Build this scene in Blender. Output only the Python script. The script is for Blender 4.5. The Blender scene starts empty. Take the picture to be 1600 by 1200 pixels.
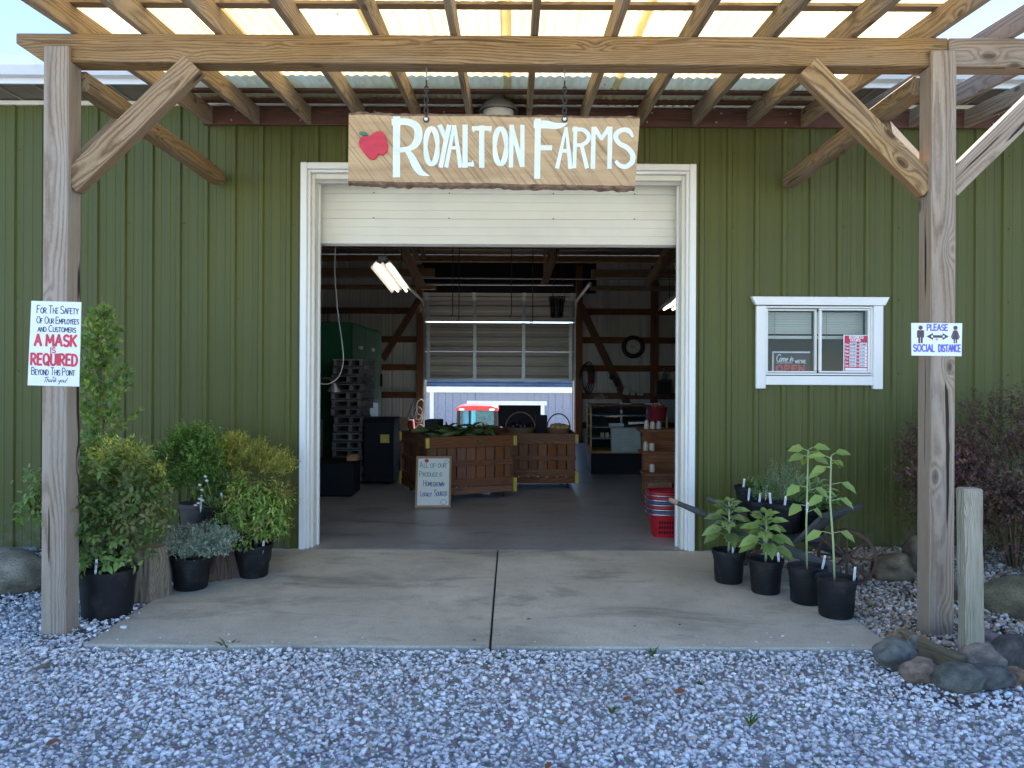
import bpy, bmesh, math, random
import numpy as np
from mathutils import Vector, Matrix, noise

# ---------------------------------------------------------------- camera, sky, sun, exposure
scene = bpy.context.scene
F, EYE, HZ, ROLL = 1230.0, 1.48, 580.0, 0.005      # focal length and horizon in photo pixels, eye height in metres
cam_data = bpy.data.cameras.new('camera')
cam_data.sensor_width = 36.0
cam_data.lens = 36.0 * F / 1600.0
cam_data.shift_y = -(600.0 - HZ) / 1600.0
cam_data.clip_start, cam_data.clip_end = 0.05, 2000.0
cam = bpy.data.objects.new('camera', cam_data)
scene.collection.objects.link(cam)
cam.matrix_world = Matrix.Translation((0, 0, EYE)) @ Matrix.Rotation(math.pi / 2, 4, 'X') @ Matrix.Rotation(ROLL, 4, 'Z')
scene.camera = cam

SUN_AZ, SUN_EL = math.radians(24.0), math.radians(43.5)     # behind the barn, to the right
world = bpy.data.worlds.new('World')
scene.world = world
world.use_nodes = True
wn = world.node_tree
wn.nodes.clear()
w_out = wn.nodes.new('ShaderNodeOutputWorld')
w_bg = wn.nodes.new('ShaderNodeBackground')
w_sky = wn.nodes.new('ShaderNodeTexSky')
w_sky.sky_type = 'NISHITA'
w_sky.sun_disc = False
w_sky.sun_elevation = SUN_EL
w_sky.sun_rotation = SUN_AZ
w_sky.air_density, w_sky.dust_density, w_sky.ozone_density = 0.70, 0.0, 3.5
w_bg.inputs['Strength'].default_value = 0.135
wn.links.new(w_sky.outputs['Color'], w_bg.inputs['Color'])
wn.links.new(w_bg.outputs['Background'], w_out.inputs['Surface'])

sun_data = bpy.data.lights.new('sun', 'SUN')
sun_data.energy = 5.0
sun_data.angle = math.radians(0.5)
sun_data.color = (1.0, 0.95, 0.86)
sun = bpy.data.objects.new('sun', sun_data)
scene.collection.objects.link(sun)
SUN_DIR = Vector((math.sin(SUN_AZ) * math.cos(SUN_EL), math.cos(SUN_AZ) * math.cos(SUN_EL), math.sin(SUN_EL)))
sun.rotation_euler = SUN_DIR.to_track_quat('Z', 'Y').to_euler()

scene.view_settings.view_transform = 'Standard'
scene.view_settings.look = 'None'
scene.view_settings.exposure = 2.0
scene.view_settings.gamma = 1.0
scene.view_settings.use_curve_mapping = False
scene.cycles.use_denoising = True
scene.cycles.max_bounces = 8
scene.cycles.diffuse_bounces = 5
scene.cycles.transparent_max_bounces = 12
scene.cycles.sample_clamp_indirect = 6.0

# ---------------------------------------------------------------- helpers
R_ = random.Random(11)
rng = np.random.default_rng(11)
COL = scene.collection
Z = Vector((0, 0, 1))


def W(px, py, d):
    """World point seen at photo pixel (px, py) at depth d metres from the camera."""
    dx, dy = px - 800.0, py - HZ
    return Vector(((dx + ROLL * dy) * d / F, d, EYE - (dy - ROLL * dx) * d / F))


def GP(px, py):
    """Ground point (z = 0) under a photo pixel."""
    dx, dy = px - 800.0, py - HZ
    d = EYE * F / (dy - ROLL * dx)
    return Vector(((dx + ROLL * dy) * d / F, d, 0.0))


def wm(o):
    return (wm(o.parent) @ o.matrix_parent_inverse @ o.matrix_basis) if o.parent else o.matrix_basis.copy()


def adopt(o, parent):
    if parent is not None:
        o.parent = parent
        o.matrix_parent_inverse = wm(parent).inverted()


def tag(o, label, cat=None, group=None, kind=None):
    o['label'] = label
    if cat:
        o['category'] = cat
    if group:
        o['group'] = group
    if kind:
        o['kind'] = kind
    return o


def thing(name, label, cat, loc=(0, 0, 0), group=None):
    o = bpy.data.objects.new(name, None)
    o.empty_display_size = 0.1
    COL.objects.link(o)
    o.matrix_basis = Matrix.Translation(Vector(loc))
    return tag(o, label, cat, group)


def node(name, loc, parent):
    """An Empty for a part that has sub-parts."""
    o = bpy.data.objects.new(name, None)
    o.empty_display_size = 0.05
    COL.objects.link(o)
    o.matrix_basis = Matrix.Translation(Vector(loc))
    adopt(o, parent)
    return o


def link_mesh(name, me, mat=None, parent=None, matrix=None):
    o = bpy.data.objects.new(name, me)
    COL.objects.link(o)
    if mat is not None and not me.materials:
        me.materials.append(mat)
    if matrix is not None:
        o.matrix_basis = matrix
    adopt(o, parent)
    return o


def place_copy(root, loc, rz=0.0, scale=1.0, label=None):
    """A copy of a thing with copies of its parts and sub-parts (mesh data shared)."""
    r = root.copy()
    COL.objects.link(r)
    r.matrix_basis = Matrix.Translation(Vector(loc)) @ Matrix.Rotation(rz, 4, 'Z') @ Matrix.Scale(scale, 4)
    if label:
        r['label'] = label
    for ch in list(root.children):
        c = ch.copy()
        COL.objects.link(c)
        c.parent = r
        for g in list(ch.children):
            d = g.copy()
            COL.objects.link(d)
            d.parent = c
    return r


class MB:
    """Collects geometry for ONE mesh object."""

    def __init__(self):
        self.v, self.f = [], []

    def add(self, vs, fs):
        n = len(self.v)
        self.v += [tuple(p) for p in vs]
        self.f += [tuple(i + n for i in q) for q in fs]
        return self

    def box(self, c, s, rot=None):
        hx, hy, hz = s[0] / 2, s[1] / 2, s[2] / 2
        c = Vector(c)
        ps = [Vector((x, y, z)) for z in (-hz, hz) for (x, y) in ((-hx, -hy), (hx, -hy), (hx, hy), (-hx, hy))]
        if rot is not None:
            ps = [rot @ p for p in ps]
        return self.add([c + p for p in ps], [(3, 2, 1, 0), (4, 5, 6, 7), (0, 1, 5, 4), (1, 2, 6, 5), (2, 3, 7, 6), (3, 0, 4, 7)])

    def span(self, a, b):
        return self.box([(a[i] + b[i]) / 2 for i in range(3)], [abs(b[i] - a[i]) for i in range(3)])

    def tube(self, path, rad, seg=8, caps=True, closed=False):
        path = [Vector(p) for p in path]
        n = len(path)
        rads = rad if isinstance(rad, (list, tuple)) else [rad] * n
        rings, ref = [], None
        for i, p in enumerate(path):
            if closed:
                t = path[(i + 1) % n] - path[i - 1]
            else:
                t = path[min(i + 1, n - 1)] - path[max(i - 1, 0)]
            t.normalize()
            if ref is None:
                ref = t.orthogonal().normalized()
            else:
                ref = (ref - t * ref.dot(t))
                ref = ref.normalized() if ref.length > 1e-6 else t.orthogonal().normalized()
            b = t.cross(ref)
            rings.append([p + (ref * math.cos(a) + b * math.sin(a)) * rads[i] for a in [2 * math.pi * k / seg for k in range(seg)]])
        vs = [q for r in rings for q in r]
        fs = []
        for i in range(n if closed else n - 1):
            j = (i + 1) % n
            for k in range(seg):
                fs.append((i * seg + k, i * seg + (k + 1) % seg, j * seg + (k + 1) % seg, j * seg + k))
        if caps and not closed:
            fs.append(tuple(range(seg))[::-1])
            fs.append(tuple((n - 1) * seg + k for k in range(seg)))
        return self.add(vs, fs)

    def lathe(self, prof, c, seg=24, axis='Z', close=True):
        c = Vector(c)
        vs, fs = [], []
        for (r, h) in prof:
            for k in range(seg):
                a = 2 * math.pi * k / seg
                x, y = r * math.cos(a), r * math.sin(a)
                vs.append(c + (Vector((x, y, h)) if axis == 'Z' else Vector((x, h, y)) if axis == 'Y' else Vector((h, x, y))))
        m = len(prof)
        for i in range(m - 1):
            for k in range(seg):
                fs.append((i * seg + k, i * seg + (k + 1) % seg, (i + 1) * seg + (k + 1) % seg, (i + 1) * seg + k))
        if close:
            fs.append(tuple(range(seg))[::-1])
            fs.append(tuple((m - 1) * seg + k for k in range(seg)))
        return self.add(vs, fs)

    def prism(self, outline, y0, y1):
        """outline: list of (x, z); extruded along y."""
        n = len(outline)
        vs = [(x, y0, z) for x, z in outline] + [(x, y1, z) for x, z in outline]
        fs = [tuple(range(n)), tuple(range(n, 2 * n))[::-1]] + [(i, i + n, (i + 1) % n + n, (i + 1) % n) for i in range(n)]
        return self.add(vs, fs)

    def build(self, name, mat, parent=None, smooth=False, bevel=0.0, matrix=None, seg=1, autosmooth=None):
        me = bpy.data.meshes.new(name)
        me.from_pydata(self.v, [], self.f)
        bm = bmesh.new()
        bm.from_mesh(me)
        bmesh.ops.recalc_face_normals(bm, faces=bm.faces)
        if bevel:
            es = [e for e in bm.edges if len(e.link_faces) == 2 and e.calc_face_angle(0) > 0.6]
            bmesh.ops.bevel(bm, geom=es, offset=bevel, segments=seg, affect='EDGES', profile=0.6)
        bm.to_mesh(me)
        bm.free()
        if smooth:
            me.polygons.foreach_set('use_smooth', [True] * len(me.polygons))
            if autosmooth:
                me.set_sharp_from_angle(angle=autosmooth)
        return link_mesh(name, me, mat, parent, matrix)


def beam(name, p0, p1, w, h, mat, parent=None, up=Z, bevel=0.004, cut0=0.0, cut1=0.0, wane=0.0):
    """A timber from p0 to p1 (centre line), w wide sideways, h deep along up; grain runs along its own local X."""
    p0, p1 = Vector(p0), Vector(p1)
    x = (p1 - p0)
    L = x.length
    x.normalize()
    y = Vector(up).cross(x)
    if y.length < 1e-4:
        y = Vector((0, 1, 0)).cross(x)
    y.normalize()
    zz = x.cross(y)
    n = 1 if not wane else 7
    mb = MB()
    vs, fs = [], []
    for i in range(n + 1):
        t = i / n
        for (yy, zc) in ((-w / 2, -h / 2), (w / 2, -h / 2), (w / 2, h / 2), (-w / 2, h / 2)):
            xx = -L / 2 + t * L
            if i == 0:
                xx += cut0 * (0.5 - zc / h)
            if i == n:
                xx -= cut1 * (0.5 - zc / h)
            wv = (R_.uniform(-wane, wane), R_.uniform(-wane, wane)) if wane else (0, 0)
            vs.append((xx, yy + wv[0], zc + wv[1]))
    for i in range(n):
        a, b = i * 4, i * 4 + 4
        fs += [(a + k, a + (k + 1) % 4, b + (k + 1) % 4, b + k) for k in range(4)]
    fs += [(3, 2, 1, 0), (n * 4, n * 4 + 1, n * 4 + 2, n * 4 + 3)]
    mb.add(vs, fs)
    m = Matrix.Translation((p0 + p1) / 2) @ Matrix((x, y, zz)).transposed().to_4x4()
    return mb.build(name, mat, parent, bevel=bevel, matrix=m)


# ---------------------------------------------------------------- materials
def new_mat(name):
    m = bpy.data.materials.new(name)
    m.use_nodes = True
    nt = m.node_tree
    nt.nodes.clear()
    out = nt.nodes.new('ShaderNodeOutputMaterial')
    return m, nt, out


class NT:
    def __init__(self, name):
        self.m, self.t, self.out = new_mat(name)
        self.L = self.t.links.new

    def n(self, typ, **kw):
        nd = self.t.nodes.new('ShaderNode' + typ)
        for k, v in kw.items():
            if k in nd.inputs:
                s = nd.inputs[k]
                if hasattr(v, 'is_output'):
                    self.L(v, s)
                else:
                    s.default_value = v
            else:
                setattr(nd, k, v)
        return nd

    def math(self, op, a, b=None, clamp=False):
        nd = self.t.nodes.new('ShaderNodeMath')
        nd.operation = op
        nd.use_clamp = clamp
        for i, v in enumerate((a, b)):
            if v is None:
                continue
            if hasattr(v, 'is_output'):
                self.L(v, nd.inputs[i])
            else:
                nd.inputs[i].default_value = v
        return nd.outputs[0]

    def vmath(self, op, a, b=None):
        nd = self.t.nodes.new('ShaderNodeVectorMath')
        nd.operation = op
        for i, v in enumerate((a, b)):
            if v is None:
                continue
            if hasattr(v, 'is_output'):
                self.L(v, nd.inputs[i])
            else:
                nd.inputs[i].default_value = v
        return nd.outputs[0]

    def mix(self, fac, a, b, mode='MIX'):
        nd = self.t.nodes.new('ShaderNodeMix')
        nd.data_type = 'RGBA'
        nd.blend_type = mode
        for s, v in ((nd.inputs[0], fac), (nd.inputs[6], a), (nd.inputs[7], b)):
            if hasattr(v, 'is_output'):
                self.L(v, s)
            elif isinstance(v, (tuple, list)):
                s.default_value = (v[0], v[1], v[2], 1)
            else:
                s.default_value = v
        return nd.outputs[2]

    def rng(self, v, a, b, c=0.0, d=1.0):
        nd = self.t.nodes.new('ShaderNodeMapRange')
        self.L(v, nd.inputs[0])
        for i, x in enumerate((a, b, c, d)):
            nd.inputs[i + 1].default_value = x
        return nd.outputs[0]

    def noise(self, vec, scale=1.0, detail=3.0, rough=0.55, dist=0.0):
        nd = self.t.nodes.new('ShaderNodeTexNoise')
        if vec is not None:
            self.L(vec, nd.inputs['Vector'])
        nd.inputs['Scale'].default_value = scale
        nd.inputs['Detail'].default_value = detail
        nd.inputs['Roughness'].default_value = rough
        nd.inputs['Distortion'].default_value = dist
        return nd

    def obj_coord(self, shift=True):
        v = self.t.nodes.new('ShaderNodeTexCoord').outputs['Object']
        if shift:
            r = self.t.nodes.new('ShaderNodeObjectInfo').outputs['Random']
            cb = self.t.nodes.new('ShaderNodeCombineXYZ')
            for i, s in enumerate((31.0, 0.21, 0.17)):
                self.L(self.math('MULTIPLY', r, s), cb.inputs[i])
            v = self.vmath('ADD', v, cb.outputs[0])
        return v

    def world_coord(self):
        return self.t.nodes.new('ShaderNodeNewGeometry').outputs['Position']

    def bump(self, h, strength=0.3, dist=0.01):
        nd = self.t.nodes.new('ShaderNodeBump')
        nd.inputs['Strength'].default_value = strength
        nd.inputs['Distance'].default_value = dist
        self.L(h, nd.inputs['Height'])
        return nd.outputs[0]

    def principled(self, color, rough=0.7, normal=None, metal=0.0, spec=0.4, **kw):
        p = self.t.nodes.new('ShaderNodeBsdfPrincipled')
        for key, v in (('Base Color', color), ('Roughness', rough), ('Metallic', metal), ('Specular IOR Level', spec)):
            s = p.inputs[key]
            if hasattr(v, 'is_output'):
                self.L(v, s)
            elif isinstance(v, (tuple, list)):
                s.default_value = (v[0], v[1], v[2], 1)
            else:
                s.default_value = v
        for k, v in kw.items():
            p.inputs[k].default_value = v
        if normal is not None:
            self.L(normal, p.inputs['Normal'])
        self.L(p.outputs[0], self.out.inputs['Surface'])
        return p


def plain(name, col, rough=0.6, metal=0.0, var=0.15, scale=6.0, bump=0.0, spec=0.4, streak=None):
    """A painted, plastic or metal surface with slight uneven colour and wear."""
    t = NT(name)
    v = t.obj_coord()
    if streak:
        v = t.vmath('MULTIPLY', v, streak)
    n = t.noise(v, scale, 5, 0.6)
    dark = tuple(c * (1 - var) for c in col)
    lite = tuple(min(1, c * (1 + var)) for c in col)
    c = t.mix(t.rng(n.outputs[0], 0.3, 0.7), dark, lite)
    r = t.rng(n.outputs[0], 0.2, 0.8, rough * 0.85, min(1, rough * 1.15))
    nm = t.bump(n.outputs[0], bump, 0.005) if bump else None
    t.principled(c, r, nm, metal, spec)
    return t.m


def wood(name, c1, c2, ring=36.0, warp=0.05, knots=0.5, grey=(0.33, 0.31, 0.28), grey_amt=0.3, crack=0.5, rough=0.85, fine=0.45):
    """Timber: growth rings cut by the faces, knots that bend them, fine fibre, checks and weathered grey patches. Grain along local X."""
    t = NT(name)
    v = t.obj_coord()
    big = t.noise(t.vmath('MULTIPLY', v, (0.9, 5.0, 5.0)), 1.0, 2, 0.5)
    off = t.vmath('MULTIPLY', t.vmath('SUBTRACT', big.outputs['Color'], (0.5, 0.5, 0.5)), (0, warp * 2, warp * 2))
    kv = t.n('TexVoronoi', feature='F1')
    kv.inputs['Scale'].default_value = 1.0
    kv.inputs['Randomness'].default_value = 1.0
    t.L(t.vmath('MULTIPLY', v, (2.7, 6.2, 6.2)), kv.inputs['Vector'])
    kd = t.rng(kv.outputs['Distance'], 0.0, 0.42, 1.0, 0.0)
    kd2 = t.math('MULTIPLY', t.math('MULTIPLY', kd, kd), knots)
    cb = t.t.nodes.new('ShaderNodeCombineXYZ')
    t.L(t.math('MULTIPLY', kd2, 0.05), cb.inputs[1])
    t.L(t.math('MULTIPLY', kd2, 0.06), cb.inputs[2])
    vv = t.vmath('ADD', t.vmath('ADD', v, off), cb.outputs[0])
    vv = t.vmath('ADD', vv, (0, 0.055, -0.045))
    wv = t.n('TexWave', wave_type='RINGS', rings_direction='X', wave_profile='SIN')
    t.L(vv, wv.inputs['Vector'])
    wv.inputs['Scale'].default_value = ring
    wv.inputs['Distortion'].default_value = 1.2
    wv.inputs['Detail'].default_value = 2.0
    wv.inputs['Detail Scale'].default_value = 1.2
    ringv = t.math('POWER', wv.outputs['Fac'], 1.7)
    fn = t.noise(t.vmath('MULTIPLY', vv, (5.0, 190.0, 190.0)), 1.0, 4, 0.6)
    f = t.math('ADD', t.math('MULTIPLY', ringv, 1.0 - fine), t.math('MULTIPLY', t.rng(fn.outputs[0], 0.3, 0.7), fine))
    col = t.mix(f, c1, c2)
    blot = t.noise(t.vmath('MULTIPLY', v, (1.3, 4.0, 4.0)), 1.3, 4, 0.6)
    col = t.mix(t.math('MULTIPLY', t.rng(blot.outputs[0], 0.4, 0.75), grey_amt, clamp=True), col, grey)
    cr = t.noise(t.vmath('MULTIPLY', vv, (0.45, 26.0, 26.0)), 1.0, 2, 0.5)
    crk = t.math('MULTIPLY', t.rng(cr.outputs[0], 0.665, 0.70), crack, clamp=True)
    col = t.mix(crk, col, (0.035, 0.025, 0.018))
    kc = t.rng(kv.outputs['Distance'], 0.07, 0.15, knots, 0.0)
    col = t.mix(kc, col, tuple(x * 0.3 for x in c2))
    pr = t.t.nodes.new('ShaderNodeObjectInfo').outputs['Random']
    hs = t.n('HueSaturation', Color=col)
    t.L(t.rng(pr, 0.0, 1.0, 0.78, 1.15), hs.inputs['Value'])
    t.L(t.rng(t.math('FRACT', t.math('MULTIPLY', pr, 7.3)), 0.0, 1.0, 0.95, 1.2), hs.inputs['Saturation'])
    st = t.noise(t.vmath('MULTIPLY', v, (0.8, 14.0, 14.0)), 1.0, 3, 0.6)
    col = t.mix(t.rng(st.outputs[0], 0.5, 0.75, 0.0, 0.55), hs.outputs[0], (0.55, 0.52, 0.5), 'MULTIPLY')
    h = t.math('SUBTRACT', t.math('MULTIPLY', f, 0.5), crk)
    t.principled(col, rough, t.bump(h, 0.5, 0.003), spec=0.25)
    return t.m


def attr_mat(name, rough=0.85, bump=0.4, bscale=90.0, translucent=0.0, spec=0.3, speck=0.25):
    """Colour comes per stone / leaf from the mesh attribute 'tint'."""
    t = NT(name)
    a = t.n('Attribute', attribute_name='tint')
    nz = t.noise(t.t.nodes.new('ShaderNodeTexCoord').outputs['Object'], bscale, 3, 0.6)
    c = t.mix(t.rng(nz.outputs[0], 0.45, 0.75, 0.0, speck), a.outputs['Color'], (0.25, 0.24, 0.22), 'MULTIPLY') if not translucent else a.outputs['Color']
    p = t.principled(c, rough, t.bump(nz.outputs[0], bump, 0.004) if bump else None, spec=spec)
    if translucent:
        tr = t.n('BsdfTranslucent')
        t.L(t.mix(1.0, a.outputs['Color'], (1.3, 1.25, 0.6), 'MULTIPLY'), tr.inputs['Color'])
        ms = t.n('MixShader')
        ms.inputs[0].default_value = translucent
        t.L(p.outputs[0], ms.inputs[1])
        t.L(tr.outputs[0], ms.inputs[2])
        t.L(ms.outputs[0], t.out.inputs['Surface'])
    return t.m


def emit(name, col, strength):
    t = NT(name)
    e = t.n('Emission')
    e.inputs['Color'].default_value = (*col, 1)
    e.inputs['Strength'].default_value = strength
    t.L(e.outputs[0], t.out.inputs['Surface'])
    return t.m


def glass(name, tint=(0.9, 0.95, 0.95), refl=1.0, rough=0.02):
    t = NT(name)
    tr = t.n('BsdfTransparent')
    tr.inputs['Color'].default_value = (*tint, 1)
    gl = t.n('BsdfGlossy')
    gl.inputs['Roughness'].default_value = rough
    fr = t.n('Fresnel')
    fr.inputs['IOR'].default_value = 1.5
    ms = t.n('MixShader')
    t.L(t.math('MULTIPLY', t.math('ADD', fr.outputs[0], 0.0), refl, clamp=True), ms.inputs[0])
    t.L(tr.outputs[0], ms.inputs[1])
    t.L(gl.outputs[0], ms.inputs[2])
    t.L(ms.outputs[0], t.out.inputs['Surface'])
    return t.m


M = {}
M['post'] = wood('weathered_post', (0.43, 0.335, 0.24), (0.19, 0.13, 0.085), ring=30, warp=0.035, knots=0.75, grey=(0.40, 0.36, 0.32), grey_amt=0.4, crack=1.0)
M['beam'] = wood('beam_timber', (0.44, 0.30, 0.17), (0.12, 0.065, 0.03), ring=24, warp=0.06, knots=0.8, grey_amt=0.2)
M['rafter'] = wood('rafter_timber', (0.40, 0.29, 0.18), (0.14, 0.09, 0.05), ring=28, knots=0.6, grey_amt=0.3)
M['log'] = wood('side_beam_timber', (0.34, 0.24, 0.14), (0.13, 0.08, 0.045), ring=22, warp=0.08, knots=0.9, crack=0.9)
M['ledger'] = wood('stained_ledger', (0.18, 0.09, 0.06), (0.08, 0.035, 0.025), knots=0.3, grey_amt=0.1)
M['greywood'] = wood('grey_weathered_wood', (0.46, 0.42, 0.33), (0.14, 0.125, 0.095), ring=55, knots=0.2, grey=(0.09, 0.10, 0.06), grey_amt=0.8, crack=0.9)
M['edging'] = wood('edging_timber', (0.30, 0.25, 0.17), (0.12, 0.10, 0.07), grey=(0.12, 0.13, 0.07), grey_amt=0.6)
M['girt'] = wood('interior_red_timber', (0.21, 0.10, 0.055), (0.10, 0.04, 0.022), knots=0.3, grey_amt=0.1)
M['truss'] = wood('truss_timber', (0.36, 0.23, 0.13), (0.18, 0.10, 0.06), knots=0.4, grey_amt=0.1)
M['bin'] = wood('bin_timber', (0.25, 0.115, 0.062), (0.10, 0.042, 0.022), ring=40, knots=0.3, grey_amt=0.15, grey=(0.16, 0.11, 0.09))
M['pallet'] = wood('pallet_timber', (0.13, 0.115, 0.11), (0.06, 0.05, 0.048), knots=0.2, grey_amt=0.6)
M['plywood'] = wood('tan_plywood', (0.48, 0.29, 0.16), (0.36, 0.20, 0.11), ring=10, knots=0.1, grey_amt=0.05, crack=0.0)
M['barrow'] = wood('barrow_timber', (0.10, 0.105, 0.10), (0.04, 0.04, 0.04), ring=40, knots=0.2, grey=(0.17, 0.17, 0.16), grey_amt=0.5)
M['signframe'] = wood('sign_frame_wood', (0.40, 0.28, 0.16), (0.24, 0.15, 0.08), knots=0.0, crack=0.0)
M['white'] = plain('white_trim_paint', (0.80, 0.79, 0.74), 0.45, var=0.06, scale=3, streak=(1, 1, 0.3))
M['cream'] = plain('cream_door_paint', (0.74, 0.71, 0.60), 0.4, var=0.05, scale=2)
M['gutter'] = plain('white_gutter_metal', (0.78, 0.80, 0.82), 0.3, var=0.04)
M['soffit'] = plain('brown_soffit', (0.20, 0.17, 0.13), 0.6, var=0.1)
M['soffit_rib'] = plain('soffit_rib', (0.33, 0.31, 0.27), 0.6)
M['paper'] = plain('white_card', (0.80, 0.82, 0.84), 0.6, var=0.03, scale=4)
M['ink'] = plain('dark_ink', (0.035, 0.035, 0.06), 0.6)
M['redink'] = plain('red_marker', (0.62, 0.05, 0.07), 0.6, var=0.25, scale=25)
M['blueink'] = plain('blue_marker', (0.16, 0.14, 0.55), 0.6, var=0.35, scale=40)
M['greenink'] = plain('teal_marker', (0.03, 0.22, 0.20), 0.6)
M['bluepen'] = plain('navy_marker', (0.03, 0.07, 0.22), 0.6)
M['figure'] = plain('brown_figure_ink', (0.10, 0.06, 0.07), 0.6)
M['letter'] = plain('cream_letter_paint', (0.74, 0.76, 0.66), 0.6, var=0.1, scale=14)
M['apple'] = plain('red_apple_paint', (0.55, 0.03, 0.045), 0.5, var=0.15, scale=12, streak=(1, 1, 4))
M['leafpaint'] = plain('green_leaf_paint', (0.06, 0.16, 0.09), 0.5)
M['black'] = plain('black_plastic', (0.009, 0.009, 0.010), 0.5, var=0.35, scale=9, bump=0.15, spec=0.3)
M['greypot'] = plain('grey_plastic', (0.14, 0.13, 0.13), 0.5, var=0.2)
M['soil'] = plain('potting_soil', (0.03, 0.022, 0.016), 0.95, var=0.5, scale=60, bump=0.8)
M['steel'] = plain('galvanised_steel', (0.42, 0.43, 0.44), 0.38, metal=0.7, var=0.15)
M['dullsteel'] = plain('dull_grey_metal', (0.26, 0.25, 0.24), 0.5, metal=0.3, var=0.15)
M['rust'] = plain('rusty_iron', (0.10, 0.055, 0.035), 0.8, var=0.4, scale=25, bump=0.3)
M['chain'] = plain('dark_chain_iron', (0.06, 0.05, 0.05), 0.5, metal=0.6)
M['yellow'] = plain('yellow_paint', (0.45, 0.35, 0.06), 0.5, var=0.2)
M['red'] = plain('red_plastic', (0.42, 0.012, 0.02), 0.32, var=0.15)
M['greencab'] = plain('green_steel', (0.02, 0.10, 0.045), 0.7, var=0.2, scale=3, spec=0.15)
M['darkcab'] = plain('black_steel', (0.006, 0.006, 0.009), 0.65, var=0.3, spec=0.2)
M['bolt'] = plain('white_washer', (0.75, 0.75, 0.75), 0.35)
M['innerwall'] = plain('inner_metal_sheet', (0.55, 0.52, 0.47), 0.6, metal=0.0, var=0.15, scale=2, streak=(1, 1, 0.2))
M['roofmetal'] = plain('roof_metal', (0.10, 0.09, 0.085), 0.5, var=0.15)
M['doorback'] = plain('door_inside_metal', (0.34, 0.31, 0.27), 0.42, metal=0.2, var=0.12, streak=(0.3, 1, 1))
M['rope'] = plain('pale_cord', (0.55, 0.53, 0.48), 0.8)
M['stake'] = plain('white_plant_label', (0.82, 0.83, 0.84), 0.5, var=0.04)
M['glass'] = glass('window_glass', (0.86, 0.88, 0.88), 0.35)
M['caseglass'] = glass('case_glass', (0.9, 0.93, 0.93), 0.8)
M['cabglass'] = glass('cab_glass', (0.50, 0.90, 0.96), 1.2)
M['foliage'] = attr_mat('leaf_surface', 0.5, 0.0, translucent=0.3, spec=0.4)
M['stone'] = attr_mat('stone_surface', 0.9, 0.3, 60.0, speck=0.12)
M['boulder'] = attr_mat('boulder_surface', 0.92, 0.9, 22.0, speck=0.75)
M['redstump'] = wood('dark_stump_wood', (0.17, 0.10, 0.07), (0.06, 0.035, 0.025), ring=26, warp=0.12, knots=0.6, crack=1.0, grey_amt=0.2)
M['bark'] = wood('stump_wood', (0.36, 0.28, 0.20), (0.12, 0.085, 0.06), ring=30, warp=0.12, knots=0.7, crack=1.0, grey_amt=0.5)
M['stem'] = plain('plant_stem', (0.20, 0.15, 0.08), 0.8, var=0.3, scale=20)
M['greenstem'] = plain('green_plant_stem', (0.38, 0.46, 0.20), 0.6, var=0.15)


def pot_mat():
    """Black nursery pot: scuffs, dried soil splashes and pale dust."""
    t = NT('nursery_pot_plastic')
    v = t.obj_coord()
    n = t.noise(v, 9.0, 6, 0.7)
    sc = t.noise(t.vmath('MULTIPLY', v, (3.0, 3.0, 40.0)), 3.0, 4, 0.7)
    c = t.mix(t.rng(n.outputs[0], 0.52, 0.75, 0.0, 0.55), (0.010, 0.010, 0.011), (0.075, 0.065, 0.055))
    c = t.mix(t.rng(sc.outputs[0], 0.6, 0.75, 0.0, 0.4), c, (0.06, 0.06, 0.06))
    t.principled(c, t.rng(n.outputs[0], 0.3, 0.7, 0.4, 0.75), t.bump(sc.outputs[0], 0.15, 0.003), spec=0.3)
    return t.m


M['nursery'] = pot_mat()


def siding_mat(name, col, vary=0.12):
    t = NT(name)
    p = t.world_coord()
    n1 = t.noise(t.vmath('MULTIPLY', p, (26.0, 1.0, 0.35)), 1.0, 3, 0.6)
    n2 = t.noise(t.vmath('MULTIPLY', p, (0.7, 0.7, 0.5)), 1.0, 4, 0.6)
    c = t.mix(t.rng(n1.outputs[0], 0.3, 0.7), tuple(x * (1 - vary) for x in col), tuple(x * (1 + vary) for x in col))
    c = t.mix(t.rng(n2.outputs[0], 0.35, 0.8, 0.0, 0.35), c, tuple(x * 1.0 + 0.02 for x in col))
    sep = t.n('SeparateXYZ')
    t.L(p, sep.inputs[0])
    splash = t.noise(t.vmath('MULTIPLY', p, (9.0, 1.0, 9.0)), 1.0, 5, 0.7)
    low = t.math('MULTIPLY', t.rng(sep.outputs[2], 0.0, 0.35, 1.0, 0.0), t.rng(splash.outputs[0], 0.45, 0.75), clamp=True)
    c = t.mix(t.math('MULTIPLY', low, 0.8), c, (0.20, 0.18, 0.14))
    t.principled(c, t.rng(n1.outputs[0], 0.3, 0.7, 0.42, 0.58), t.bump(n2.outputs[0], 0.25, 0.03), spec=0.25)
    return t.m


M['siding'] = siding_mat('green_ribbed_siding', (0.086, 0.092, 0.021))
M['bluesiding'] = siding_mat('pale_blue_siding', (0.27, 0.30, 0.38), 0.05)


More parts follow.
